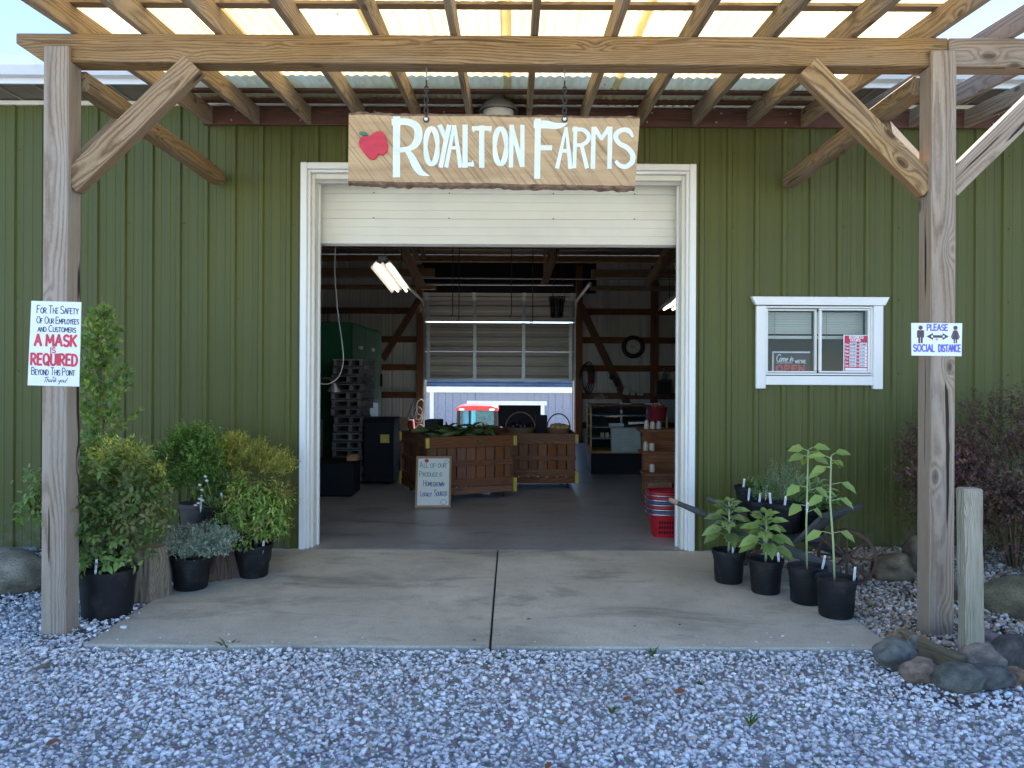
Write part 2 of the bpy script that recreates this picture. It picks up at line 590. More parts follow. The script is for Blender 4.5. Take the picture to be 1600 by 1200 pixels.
def concrete_mat(name, col, dark, rough=0.85, stain=0.5, bump=0.35):
    t = NT(name)
    p = t.world_coord()
    a = t.noise(p, 1.3, 6, 0.65)
    b = t.noise(p, 9.0, 6, 0.75)
    g = t.noise(p, 230.0, 2, 0.6)
    c = t.mix(t.rng(a.outputs[0], 0.3, 0.72), dark, col)
    c = t.mix(t.rng(b.outputs[0], 0.5, 0.8, 0.0, stain), c, tuple(x * 0.55 for x in dark))
    c = t.mix(t.rng(g.outputs[0], 0.4, 0.65, 0.0, 0.45), c, tuple(min(1, x * 1.45) for x in col))
    g2 = t.noise(p, 95.0, 3, 0.7)
    c = t.mix(t.rng(g2.outputs[0], 0.5, 0.7, 0.0, 0.5), c, tuple(x * 0.55 for x in dark))
    sp = t.n('TexVoronoi')
    sp.inputs['Scale'].default_value = 26.0
    t.L(p, sp.inputs['Vector'])
    c = t.mix(t.rng(sp.outputs['Distance'], 0.03, 0.07, 0.55, 0.0), c, (0.05, 0.045, 0.04))
    st = t.noise(t.vmath('MULTIPLY', p, (0.9, 2.2, 1.0)), 1.1, 5, 0.7, 0.6)
    c = t.mix(t.rng(st.outputs[0], 0.52, 0.68, 0.0, stain), c, tuple(x * 0.5 for x in dark))
    h = t.math('ADD', g.outputs[0], t.math('MULTIPLY', b.outputs[0], 0.6))
    t.principled(c, t.rng(a.outputs[0], 0.3, 0.7, rough * 0.8, rough), t.bump(h, bump, 0.004), spec=0.35)
    return t.m


M['slab'] = concrete_mat('broom_concrete', (0.56, 0.52, 0.42), (0.29, 0.265, 0.21), stain=0.6, bump=0.6)
M['floor'] = concrete_mat('barn_floor_concrete', (0.33, 0.325, 0.32), (0.17, 0.167, 0.165), rough=0.38, stain=0.7, bump=0.08)


def panel_mat():
    """Weathered fibreglass roofing: lets light through, cream, with dirt and leaf specks."""
    t = NT('fibreglass_sheet')
    p = t.world_coord()
    a = t.noise(t.vmath('MULTIPLY', p, (7.0, 1.2, 1.0)), 1.0, 5, 0.65)
    base = t.mix(t.rng(a.outputs[0], 0.3, 0.7), (0.74, 0.60, 0.31), (0.94, 0.85, 0.56))
    sp = t.n('TexVoronoi')
    sp.inputs['Scale'].default_value = 4.5
    t.L(t.vmath('MULTIPLY', p, (1.6, 1.0, 0.0)), sp.inputs['Vector'])
    sn = t.noise(p, 40.0, 2, 0.6)
    dirt = t.math('MULTIPLY', t.rng(t.math('ADD', sp.outputs['Distance'], t.math('MULTIPLY', sn.outputs[0], 0.12)), 0.10, 0.14, 1.0, 0.0), 0.8)
    base = t.mix(dirt, base, (0.22, 0.17, 0.10))
    tr = t.n('BsdfTranslucent')
    t.L(base, tr.inputs['Color'])
    df = t.n('BsdfDiffuse')
    t.L(base, df.inputs['Color'])
    gl = t.n('BsdfGlossy')
    gl.inputs['Roughness'].default_value = 0.35
    m1 = t.n('MixShader')
    m1.inputs[0].default_value = 0.56
    t.L(df.outputs[0], m1.inputs[1])
    t.L(tr.outputs[0], m1.inputs[2])
    m2 = t.n('MixShader')
    m2.inputs[0].default_value = 0.05
    t.L(m1.outputs[0], m2.inputs[1])
    t.L(gl.outputs[0], m2.inputs[2])
    t.L(m2.outputs[0], t.out.inputs['Surface'])
    return t.m


M['panel'] = panel_mat()


def ground_mat():
    t = NT('gravel_ground')
    p = t.world_coord()
    v = t.n('TexVoronoi')
    v.inputs['Scale'].default_value = 34.0
    t.L(p, v.inputs['Vector'])
    n = t.noise(p, 0.12, 4, 0.6)
    c = t.mix(t.rng(v.outputs['Distance'], 0.2, 0.8), (0.56, 0.55, 0.53), (0.30, 0.30, 0.30))
    c = t.mix(0.35, c, v.outputs['Color'], 'SOFT_LIGHT')
    sep = t.n('SeparateXYZ')
    t.L(p, sep.inputs[0])
    far = t.math('ADD', t.rng(sep.outputs[1], -26.0, -30.0), t.rng(sep.outputs[0], 18.0, 22.0), clamp=True)
    gr = t.noise(p, 3.0, 5, 0.7)
    c = t.mix(far, c, t.mix(gr.outputs[0], (0.05, 0.08, 0.02), (0.11, 0.14, 0.05)))
    t.principled(c, 0.95, t.bump(v.outputs['Distance'], 0.6, 0.02), spec=0.2)
    return t.m


M['ground'] = ground_mat()


def sign_face_mat():
    """Rough-sawn plank: saw marks run diagonally over the long grain."""
    t = NT('rough_sawn_plank')
    v = t.obj_coord(False)
    rot = t.n('VectorRotate', rotation_type='Y_AXIS')
    rot.inputs['Angle'].default_value = math.radians(-52)
    t.L(v, rot.inputs['Vector'])
    saw = t.noise(t.vmath('MULTIPLY', rot.outputs[0], (2.2, 1.0, 95.0)), 1.0, 3, 0.6)
    saw2 = t.noise(t.vmath('MULTIPLY', rot.outputs[0], (3.0, 1.0, 22.0)), 1.0, 3, 0.6)
    grain = t.noise(t.vmath('MULTIPLY', v, (1.6, 1.0, 16.0)), 1.0, 4, 0.6, 0.8)
    c = t.mix(t.rng(grain.outputs[0], 0.3, 0.72), (0.58, 0.39, 0.20), (0.42, 0.265, 0.135))
    c = t.mix(t.rng(saw.outputs[0], 0.5, 0.72, 0.0, 0.75), c, (0.17, 0.10, 0.06))
    c = t.mix(t.rng(saw2.outputs[0], 0.55, 0.75, 0.0, 0.5), c, (0.52, 0.36, 0.19))
    t.principled(c, 0.85, t.bump(saw.outputs[0], 0.4, 0.004), spec=0.2)
    return t.m


M['plank'] = sign_face_mat()
M['barkedge'] = plain('bark_edge', (0.17, 0.10, 0.06), 0.95, var=0.55, scale=26, bump=0.9)


def shingle_mat():
    t = NT('blue_grey_shingles')
    p = t.world_coord()
    b = t.n('TexBrick')
    b.inputs['Scale'].default_value = 1.0
    b.inputs['Color1'].default_value = (0.014, 0.028, 0.06, 1)
    b.inputs['Color2'].default_value = (0.028, 0.05, 0.095, 1)
    b.inputs['Mortar'].default_value = (0.04, 0.05, 0.08, 1)
    b.inputs['Brick Width'].default_value = 0.5
    b.inputs['Row Height'].default_value = 0.16
    b.inputs['Mortar Size'].default_value = 0.012
    t.L(p, b.inputs['Vector'])
    t.principled(b.outputs['Color'], 1.0, spec=0.0)
    return t.m


M['shingle'] = shingle_mat()

# ---------------------------------------------------------------- ground, gravel, slab
WY = 6.54           # outer face of the barn's front wall
BY = 16.6           # back wall


def extrude_x(mb, prof, x0, x1):
    """prof: list of (y, z), extruded along x."""
    n = len(prof)
    mb.add([(x0, y, z) for y, z in prof] + [(x1, y, z) for y, z in prof],
           [tuple(range(n))[::-1], tuple(range(n, 2 * n))] + [(i, (i + 1) % n, (i + 1) % n + n, i + n) for i in range(n)])
    return mb


mb = MB()
ys = [(-300, -0.10), (-4, -0.10), (6.6, -0.10), (16.9, -0.10), (17.2, -0.25), (20.5, -1.93), (60, -1.95), (500, -1.95)]
xs = [-400, -12, 12, 400]
vs = [(x, y, z) for y, z in ys for x in xs]
fs = [(j * 4 + i, j * 4 + i + 1, j * 4 + i + 5, j * 4 + i + 4) for j in range(len(ys) - 1) for i in range(3)]
g = mb.add(vs, fs).build('ground', M['ground'])
tag(g, 'grey gravel yard around the barn', kind='structure')


def hull_variants(n, npts, flat, seed, rnd=0.25):
    r = np.random.default_rng(seed)
    out = []
    for _ in range(n):
        p = r.normal(size=(npts, 3))
        p /= np.linalg.norm(p, axis=1)[:, None]
        p *= r.uniform(1 - rnd, 1.0, size=(npts, 1))
        p *= np.array([1.0, r.uniform(0.6, 0.9), flat * r.uniform(0.8, 1.2)])
        bm = bmesh.new()
        for q in p:
            bm.verts.new(q)
        res = bmesh.ops.convex_hull(bm, input=bm.verts)
        bmesh.ops.delete(bm, geom=[v for v in bm.verts if not v.link_faces], context='VERTS')
        bmesh.ops.triangulate(bm, faces=bm.faces)
        bm.verts.index_update()
        bm.normal_update()
        out.append((np.array([v.co[:] for v in bm.verts]), np.array([[v.index for v in f.verts] for f in bm.faces])))
        bm.free()
    return out


def rand_rot(n, r, tilt=0.5):
    a = r.uniform(0, 2 * np.pi, n)
    tx, ty = r.normal(0, tilt, n), r.normal(0, tilt, n)
    ca, sa = np.cos(a), np.sin(a)
    Rz = np.zeros((n, 3, 3)); Rz[:, 0, 0] = ca; Rz[:, 0, 1] = -sa; Rz[:, 1, 0] = sa; Rz[:, 1, 1] = ca; Rz[:, 2, 2] = 1
    Rx = np.zeros((n, 3, 3)); Rx[:, 0, 0] = 1; Rx[:, 1, 1] = np.cos(tx); Rx[:, 1, 2] = -np.sin(tx); Rx[:, 2, 1] = np.sin(tx); Rx[:, 2, 2] = np.cos(tx)
    Ry = np.zeros((n, 3, 3)); Ry[:, 1, 1] = 1; Ry[:, 0, 0] = np.cos(ty); Ry[:, 0, 2] = np.sin(ty); Ry[:, 2, 0] = -np.sin(ty); Ry[:, 2, 2] = np.cos(ty)
    return Rz @ Rx @ Ry


def np_mesh(name, V, Fc, tint, mat, parent=None, smooth=False):
    """V (n,3), Fc (m,3) triangles, tint (n,3) per-vertex colour."""
    me = bpy.data.meshes.new(name)
    me.vertices.add(len(V))
    me.vertices.foreach_set('co', np.asarray(V, dtype=np.float32).ravel())
    m = len(Fc)
    me.loops.add(m * 3)
    me.loops.foreach_set('vertex_index', np.asarray(Fc, dtype=np.int32).ravel())
    me.polygons.add(m)
    me.polygons.foreach_set('loop_start', np.arange(0, m * 3, 3, dtype=np.int32))
    me.update(calc_edges=True)
    if smooth:
        me.polygons.foreach_set('use_smooth', np.ones(m, dtype=bool))
    if tint is not None:
        at = me.attributes.new('tint', 'FLOAT_COLOR', 'POINT')
        c = np.ones((len(V), 4), dtype=np.float32)
        c[:, :3] = tint
        at.data.foreach_set('color', c.ravel())
    me.validate()
    return link_mesh(name, me, mat, parent)


def scatter_stones(name, P, size, variants, palette, weights, mat, seed, tilt=0.45, jitter=0.12, smooth=False):
    r = np.random.default_rng(seed)
    n = len(P)
    which = r.integers(0, len(variants), n)
    Rm = rand_rot(n, r, tilt)
    ci = r.choice(len(palette), n, p=weights)
    patch = np.array([1.0 + 0.22 * noise.noise((x * 0.9, y * 1.3, 7.0)) + 0.12 * noise.noise((x * 3.1, y * 3.1, 3.0)) for x, y in P[:, :2]])
    cols = np.clip(np.array(palette)[ci] * r.uniform(1 - jitter * 2, 1 + jitter, size=(n, 1)) * patch[:, None], 0.03, 0.92)
    Vs, Fs, Ts, base = [], [], [], 0
    for k, (vv, ff) in enumerate(variants):
        idx = np.nonzero(which == k)[0]
        if not len(idx):
            continue
        X = np.einsum('nij,vj->nvi', Rm[idx], vv) * size[idx][:, None, None] + P[idx][:, None, :]
        nv = len(vv)
        Vs.append(X.reshape(-1, 3))
        Fs.append((ff[None] + (np.arange(len(idx)) * nv)[:, None, None]).reshape(-1, 3) + base)
        Ts.append(np.repeat(cols[idx], nv, axis=0))
        base += nv * len(idx)
    return np_mesh(name, np.vstack(Vs), np.vstack(Fs), np.vstack(Ts), mat, smooth=smooth)


def scatter_pts(x0, x1, y0, y1, dens, r, keep=None):
    n = int((x1 - x0) * (y1 - y0) * dens)
    p = np.stack([r.uniform(x0, x1, n), r.uniform(y0, y1, n)], 1)
    return p if keep is None else p[keep(p)]


rg = np.random.default_rng(5)
front = scatter_pts(-3.6, 3.6, 2.1, 4.3, 3000, rg, lambda p: ~((p[:, 0] > -2.33) & (p[:, 0] < 2.1) & (p[:, 1] > 4.215)) & ~((p[:, 0] > 2.12) & (p[:, 1] > 4.05)))
wide = scatter_pts(-6.2, 6.2, 0.4, 4.3, 900, rg, lambda p: ((np.abs(p[:, 0]) > 3.55) | (p[:, 1] < 2.15)) & ~((p[:, 0] > 2.12) & (p[:, 1] > 4.05)))
left = scatter_pts(-6.2, -2.32, 4.28, 6.5, 2500, rg)
P2 = np.vstack([front, wide, left])
nf = len(front)
sz = np.minimum(0.026, np.exp(rg.normal(np.log(0.0125), 0.38, len(P2))))
sz[nf:nf + len(wide)] *= 1.5
zb = np.where((P2[:, 0] < -2.3) & (P2[:, 1] > 4.2), -0.03 + 0.012 * np.clip((P2[:, 1] - 4.2) * 2, 0, 1), -0.045 + 0.025 * np.clip((P2[:, 1] - 3.4) / 0.7, 0, 1))
lump = np.array([noise.noise((x * 1.4, y * 1.4, 0.0)) for x, y in P2])
zz = zb + lump * 0.012 + rg.uniform(-0.012, 0.010, len(P2))
pal = [(0.77, 0.75, 0.74), (0.84, 0.82, 0.80), (0.64, 0.62, 0.62), (0.88, 0.87, 0.85), (0.70, 0.64, 0.58), (0.46, 0.45, 0.46), (0.54, 0.43, 0.35)]
wt = [0.30, 0.25, 0.18, 0.13, 0.07, 0.05, 0.02]
gv = hull_variants(16, 13, 0.48, 3, 0.2)
gravel = scatter_stones('gravel', np.column_stack([P2, zz]), sz, gv, pal, wt, M['stone'], 21, tilt=0.36)
tag(gravel, 'loose pale grey crushed gravel in front of the slab', kind='stuff')

bed = scatter_pts(2.09, 5.6, 4.3, 6.5, 2700, rg)
bed2 = scatter_pts(2.3, 5.6, 4.0, 4.32, 2300, rg)
B2 = np.vstack([bed, bed2])
sb = np.exp(rg.normal(np.log(0.0135), 0.35, len(B2)))
bz = -0.02 + rg.uniform(-0.012, 0.012, len(B2)) + np.clip((B2[:, 0] - 2.1) * 0.06, 0, 0.06)
palb = [(0.46, 0.40, 0.33), (0.58, 0.50, 0.40), (0.34, 0.25, 0.17), (0.64, 0.60, 0.54), (0.44, 0.31, 0.18), (0.25, 0.21, 0.18)]
pebbles = scatter_stones('pebbles', np.column_stack([B2, bz]), sb, hull_variants(10, 22, 0.62, 9, 0.12), palb, [0.27, 0.22, 0.16, 0.15, 0.12, 0.08], M['stone'], 31, smooth=True)
tag(pebbles, 'small brown and tan river pebbles in the bed under the barberry bush', kind='stuff')

rs2 = np.random.default_rng(41)
ns_ = 46
sxp = rs2.uniform(-2.28, 2.05, ns_)
syp = 4.245 + np.abs(rs2.normal(0, 0.12, ns_))
edge_l = rs2.random(ns_) < 0.35
sxp[edge_l] = -2.29 + np.abs(rs2.normal(0, 0.06, edge_l.sum()))
syp[edge_l] = rs2.uniform(4.25, 5.6, edge_l.sum())
stray = scatter_stones('stray_gravel', np.column_stack([sxp, syp, np.full(ns_, 0.005)]), np.exp(rs2.normal(np.log(0.009), 0.35, ns_)), gv, pal, wt, M['stone'], 51, tilt=0.2)
tag(stray, 'stray gravel chips kicked onto the slab edge', kind='stuff')

slab = thing('concrete_slab', 'broom-finished concrete slab between the pergola posts', 'slab', (0, 5.4, 0))
slab['kind'] = 'structure'
for a, b in ((-2.30, -0.116), (-0.105, 2.075)):
    MB().span((a, 4.235, -0.14), (b, 6.525, 0.0)).build('slab_panel', M['slab'], slab, bevel=0.012, seg=2)
MB().span((-0.116, 4.25, -0.14), (-0.105, 6.52, -0.02)).build('joint_filler', M['soil'], slab)

# ---------------------------------------------------------------- barn
barn = thing('barn', 'long barn clad in green ribbed metal with a wide open overhead door', 'barn', (0, 11.5, 0))
PITCH, PHASE = 0.2286, -0.031


def siding(name, a, b, z0, z1, y, mat, parent, sgn=-1.0):
    ks = range(int(math.floor((a - PHASE) / PITCH)) - 1, int(math.ceil((b - PHASE) / PITCH)) + 2)
    pts = []
    for k in ks:
        c = PHASE + k * PITCH
        pts += [(c - 0.027, 0), (c - 0.015, 0.019), (c + 0.015, 0.019), (c + 0.027, 0)]
        for m in (0.0762, 0.1524):
            pts += [(c + m - 0.010, 0), (c + m - 0.004, 0.0035), (c + m + 0.004, 0.0035), (c + m + 0.010, 0)]
    pts.sort()

    def h(x):
        for (x0, h0), (x1, h1) in zip(pts, pts[1:]):
            if x0 <= x <= x1:
                return h0 + (h1 - h0) * (x - x0) / max(1e-9, x1 - x0)
        return 0
    prof = [(a, h(a))] + [q for q in pts if a < q[0] < b] + [(b, h(b))]
    mb = MB()
    n = len(prof)
    mb.add([(x, y + sgn * hh, z0) for x, hh in prof] + [(x, y + sgn * hh, z1) for x, hh in prof], [(i, i + 1, i + 1 + n, i + n) for i in range(n - 1)])
    return mb.build(name, mat, parent)


def sheets(a, b, z0, z1, y, mat, parent, sgn=-1.0):
    step = PITCH * 4
    k = math.floor((a - PHASE - 0.1) / step)
    x = a
    while x < b - 1e-6:
        k += 1
        nx = min(b, PHASE + 0.1 + k * step)
        if nx - x > 0.01:
            sh = siding('siding_sheet', x, nx, z0, z1, y + ((k % 2) * 0.003 if sgn < 0 else 0.0), mat, parent, sgn)
            if sgn < 0:
                sm = MB()
                for zr in (0.25, 0.86, 1.47, 2.08, 2.69, 3.30):
                    for kk in range(int((x - PHASE) / PITCH) - 2, int((nx - PHASE) / PITCH) + 3):
                        xs_ = PHASE + kk * PITCH + 0.042
                        if x + 0.01 < xs_ < nx - 0.01 and z0 < zr < z1 and kk % 2 == 0:
                            sm.lathe([(0.007, 0.0), (0.007, -0.004), (0.004, -0.006)], (xs_, y - 0.0005, zr + R_.uniform(-0.01, 0.01)), 6, 'Y')
                if sm.v:
                    so = sm.build('siding_screw_row', M['siding'], sh)
                    so['kind'] = 'stuff'
            x = nx


DX0, DX1, DZ = -1.755, 1.516, 3.20       # outer edges of the door trim
WX0, WX1, WZ0, WZ1 = 2.03, 3.03, 1.40, 2.05   # window hole
sheets(-9.0, DX0 + 0.03, -0.02, 3.68, WY, M['siding'], barn)
sheets(DX0 + 0.03, DX1 - 0.03, DZ - 0.03, 3.68, WY, M['siding'], barn)
sheets(DX1 - 0.03, WX0, -0.02, 3.68, WY, M['siding'], barn)
sheets(WX0, WX1, -0.02, WZ0, WY, M['siding'], barn)
sheets(WX0, WX1, WZ1, 3.68, WY, M['siding'], barn)
sheets(WX1, 9.0, -0.02, 3.68, WY, M['siding'], barn)
MB().span((-9.0, WY + 0.03, -0.1), (DX0 + 0.03, WY + 0.06, 0.06)).build('foundation_strip', M['floor'], barn)
# inner lining of the front wall, side walls, back wall
for a, b, z0, z1 in ((-9, DX0 + 0.05, 0, 3.66), (DX1 - 0.05, WX0, 0, 3.66), (WX0, WX1, 0, WZ0), (WX0, WX1, WZ1, 3.66), (WX1, 9, 0, 3.66), (DX0 + 0.05, DX1 - 0.05, 3.05, 3.66)):
    MB().span((a, WY + 0.07, z0), (b, WY + 0.10, z1)).build('lining_board', M['innerwall'], barn)
for s in (-1, 1):
    MB().span((s * 9.0, WY + 0.03, -0.1), (s * 8.95, BY, 3.8)).build('side_wall', M['siding'], barn)
    gable = MB()
    gable.add([(s * 8.97, WY + 0.03, 3.75), (s * 8.97, BY, 3.75), (s * 8.97, 11.6, 4.9)], [(0, 1, 2)]).build('gable', M['siding'], barn)
BDX0, BDX1, BDZ = -1.80, 1.27, 3.05
sheets(-9.0, BDX0, -0.02, 3.925, BY, M['innerwall'], barn, 1.0)
sheets(BDX1, 9.0, -0.02, 3.925, BY, M['innerwall'], barn, 1.0)
sheets(BDX0, BDX1, BDZ, 3.925, BY, M['innerwall'], barn, 1.0)
# floor
MB().span((-8.95, 6.535, -0.12), (8.95, BY, 0.0)).build('floor', M['floor'], barn)
# roof
for y0, z0, y1, z1 in ((6.05, 3.83, 11.6, 4.95), (17.1, 3.83, 11.6, 4.95)):
    MB().add([(-9.4, y0, z0), (9.4, y0, z0), (9.4, y1, z1), (-9.4, y1, z1), (-9.4, y0, z0 + .05), (9.4, y0, z0 + .05), (9.4, y1, z1 + .05), (-9.4, y1, z1 + .05)],
             [(0, 1, 2, 3), (4, 5, 6, 7), (0, 1, 5, 4), (1, 2, 6, 5), (2, 3, 7, 6), (3, 0, 4, 7)]).build('roof', M['roofmetal'], barn)
# eave: gutter, soffit panels, trim
gut = extrude_x(MB(), [(6.12, 3.74), (6.12, 3.865), (6.115, 3.865), (6.115, 3.745), (6.04, 3.745), (6.0, 3.80), (6.0, 3.872), (5.985, 3.872), (5.985, 3.795), (6.035, 3.735)], -9.4, 9.4).build('gutter', M['gutter'], barn, bevel=0.002)
extrude_x(MB(), [(6.125, 3.70), (6.125, 3.83), (6.145, 3.83), (6.145, 3.70)], -9.4, 9.4).build('fascia', M['gutter'], barn)
x = -9.0
while x < 9.0:
    sp = MB().span((x, 6.145, 3.712), (min(9.0, x + 0.2965), WY, 3.724)).build('soffit_panel', M['soffit'], barn)
    MB().span((x + 0.128, 6.147, 3.702), (x + 0.142, WY - 0.002, 3.713)).build('soffit_rib', M['soffit_rib'], sp)
    x += 0.30
MB().span((-9.0, WY - 0.035, 3.665), (9.0, WY + 0.0, 3.70)).build('frieze_trim', M['cream'], barn, bevel=0.004)

# front door surround
OX0, OX1, OZ = -1.65, 1.41, 3.075
for nm, a, b in (('door_trim', (DX0, WY - 0.045, 0.0), (DX0 + 0.055, WY + 0.02, DZ - 0.0)), ('door_trim', (DX1 - 0.055, WY - 0.045, 0.0), (DX1, WY + 0.02, DZ))):
    MB().span(a, b).build(nm, M['white'], barn, bevel=0.006)
MB().span((DX0 + 0.056, WY - 0.043, DZ - 0.055), (DX1 - 0.056, WY + 0.02, DZ - 0.001)).build('door_trim', M['white'], barn, bevel=0.006)
for a, b in (((DX0 + 0.0555, WY - 0.02, 0.0), (DX0 + 0.078, WY + 0.1, DZ - 0.056)), ((DX1 - 0.078, WY - 0.02, 0.0), (DX1 - 0.0555, WY + 0.1, DZ - 0.056))):
    MB().span(a, b).build('door_bead', M['white'], barn, bevel=0.004)
MB().span((DX0 + 0.0785, WY - 0.02, DZ - 0.08), (DX1 - 0.0785, WY + 0.1, DZ - 0.0565)).build('door_bead', M['white'], barn, bevel=0.004)
for a, b in (((DX0 + 0.0785, WY + 0.02, 0.0), (OX0, WY + 0.24, DZ - 0.081)), ((OX1, WY + 0.02, 0.0), (DX1 - 0.0785, WY + 0.24, DZ - 0.081))):
    MB().span(a, b).build('door_jamb', M['cream'], barn, bevel=0.004)
MB().span((OX0 + 0.001, WY + 0.02, OZ), (OX1 - 0.001, WY + 0.24, DZ - 0.081)).build('door_jamb', M['cream'], barn, bevel=0.004)
for a, b in (((OX0 + 0.0005, WY + 0.13, 0.0), (OX0 + 0.018, WY + 0.17, OZ - 0.001)), ((OX1 - 0.018, WY + 0.13, 0.0), (OX1 - 0.0005, WY + 0.17, OZ - 0.001))):
    MB().span(a, b).build('door_stop', M['white'], barn, bevel=0.003)

# front overhead door, rolled most of the way up
od = node('overhead_door', (0, WY + 0.27, 2.6), barn)
zb = 2.575
for i in range(3):
    z0 = zb + i * 0.218
    prof = []
    yf = WY + 0.262
    for j in range(3):
        a = z0 + j * 0.0723
        prof += [(yf + 0.004, a), (yf, a + 0.004), (yf, a + 0.068), (yf + 0.004, a + 0.0722)]
    prof = prof + [(yf + 0.04, z0 + 0.2165), (yf + 0.04, z0)]
    extrude_x(MB(), prof, OX0 + 0.005 - 0.03, OX1 + 0.025).build('door_section', M['cream'], od)
MB().span((OX0 - 0.02, WY + 0.262, zb - 0.02), (OX1 + 0.02, WY + 0.30, zb - 0.001)).build('bottom_seal', M['dullsteel'], od)
for bx_ in (-1.2, -0.55, 0.35, 1.05):
    for bz in (zb + 0.223, zb + 0.44):
        MB().lathe([(0.006, -0.004), (0.004, -0.007)], (bx_, WY + 0.2605, bz), 8, 'Y').build('bolt', M['chain'], od)

# back overhead door, seen from inside, half open, its top sections bending on the track
bd = node('back_door', (-0.27, BY - 0.15, 1.3), barn)
secs = [(1.285, 1.885, BY - 0.12, BY - 0.12), (1.89, 2.495, BY - 0.12, BY - 0.12), (2.515, 2.93, BY - 0.13, BY - 0.33), (2.93, 3.07, BY - 0.33, BY - 0.62)]
for z0, z1, y0, y1 in secs:
    prof = []
    nb = max(2, int((z1 - z0) / 0.1))
    for j in range(nb):
        t0, t1 = j / nb, (j + 1) / nb
        d0 = 0.0 if j % 2 else -0.012
        zz0, zz1 = z0 + (z1 - z0) * t0, z0 + (z1 - z0) * t1
        ya, yb = y0 + (y1 - y0) * t0, y0 + (y1 - y0) * t1
        prof += [(ya + d0, zz0 + 0.006), (yb + d0, zz1 - 0.006)]
    prof += [(y1 + 0.04, z1), (y0 + 0.04, z0)]
    s_ = extrude_x(MB(), prof, BDX0 - 0.03, BDX1 + 0.03).build('door_section', M['doorback'], bd)
    for sx in (BDX0 + 0.05, -0.78, 0.24, BDX1 - 0.05):
        m_ = MB()
        m_.add([(sx - 0.035, y0 - 0.016, z0), (sx + 0.035, y0 - 0.016, z0), (sx + 0.035, y1 - 0.016, z1), (sx - 0.035, y1 - 0.016, z1),
                (sx - 0.035, y0 - 0.03, z0), (sx + 0.035, y0 - 0.03, z0), (sx + 0.035, y1 - 0.03, z1), (sx - 0.035, y1 - 0.03, z1)],
               [(0, 1, 2, 3), (4, 5, 6, 7), (0, 1, 5, 4), (1, 2, 6, 5), (2, 3, 7, 6), (3, 0, 4, 7)])
        m_.build('stile', M['steel'], s_)
MB().span((BDX0 + 0.1, BY - 0.155, 1.27), (BDX1 - 0.1, BY - 0.132, 1.325)).build('bottom_bar', M['steel'], bd)
for sx in (BDX0 - 0.05, BDX1 + 0.05):
    MB().tube([(sx, BY - 0.12, 0.05), (sx, BY - 0.12, 2.55), (sx, BY - 0.25, 2.82), (sx, BY - 0.5, 2.93), (sx, 13.4, 2.98)], 0.03, 6).build('track', M['steel'], bd)
MB().tube([(BDX0, BY - 0.25, 3.28), (BDX1, BY - 0.25, 3.28)], 0.02, 8).build('spring_shaft', M['dullsteel'], bd)
MB().span((-1.9, BY - 0.1, 3.12), (1.75, BY - 0.06, 3.75)).build('added_dark_panel', M['darkcab'], barn)  # added black panel, makes the zone above the back door dark

# interior framing
for x in (-4.2, -1.93, 1.40, 2.98, 5.2):
    beam('wall_post', (x, BY - 0.09, 0.0), (x, BY - 0.09, 3.7), 0.14, 0.15, M['girt'], barn)
for z in (0.35, 0.97, 1.55, 2.14, 2.74):
    beam('girt', (-8.9, BY - 0.045, z), (-2.01, BY - 0.045, z), 0.06, 0.13, M['girt'], barn)
    beam('girt', (1.48, BY - 0.045, z), (8.9, BY - 0.045, z), 0.06, 0.13, M['girt'], barn)
for z, y, h in ((3.22, 16.42, 0.10), (3.50, 16.2, 0.17), (3.74, 15.9, 0.11), (3.97, 15.6, 0.17), (4.2, 14.6, 0.14), (4.4, 13.4, 0.14), (4.1, 8.0, 0.14), (4.4, 9.6, 0.14)):
    beam('purlin', (-8.9, y, z), (-1.6 if z < 3.6 else 8.9, y, z), 0.05, h, M['truss'], barn)
    if z < 3.6:
        beam('purlin', (1.62, y, z), (8.9, y, z), 0.05, h, M['truss'], barn)
beam('knee_brace', (-1.95, BY - 0.16, 2.95), (-2.70, BY - 0.16, 1.72), 0.05, 0.14, M['girt'], barn)
beam('knee_brace', (1.42, BY - 0.16, 2.86), (2.42, BY - 0.16, 0.80), 0.05, 0.15, M['girt'], barn)
beam('web_member', (-1.86, 12.0, 3.72), (-1.38, 12.0, 2.76), 0.05, 0.14, M['truss'], barn)
beam('web_member', (-1.62, 12.06, 3.72), (-1.46, 12.06, 3.15), 0.05, 0.09, M['truss'], barn)
beam('web_member', (-1.45, 12.06, 3.72), (-1.36, 12.06, 3.2), 0.05, 0.07, M['truss'], barn)
beam('web_member', (0.86, 13.0, 3.9), (0.52, 13.0, 2.92), 0.05, 0.12, M['truss'], barn)
beam('web_member', (0.66, 13.06, 3.9), (0.6, 13.06, 3.2), 0.05, 0.08, M['truss'], barn)
beam('web_member', (0.53, 13.06, 3.9), (0.54, 13.06, 3.0), 0.05, 0.05, M['truss'], barn)
beam('web_member', (2.35, 10.5, 3.6), (1.98, 11.6, 2.75), 0.05, 0.12, M['truss'], barn)
beam('web_member', (2.1, 11.0, 3.0), (2.45, 9.2, 3.15), 0.05, 0.16, M['girt'], barn)
MB().tube([(-4, 13.5, 3.08), (4.5, 13.5, 3.06)], 0.012, 6).build('conduit', M['dullsteel'], barn)

# window
win = node('window', (2.53, WY, 1.4), barn)
s188 = WY / F


def wp(px, py):
    p = W(px, py, WY)
    return p.x, p.z


def wrect(name, px0, py0, px1, py1, y0, y1, mat, parent, bevel=0.004):
    (a, za), (b, zc) = wp(px0, py0), wp(px1, py1)
    return MB().span((a, y0, zc), (b, y1, za)).build(name, mat, parent, bevel=bevel)


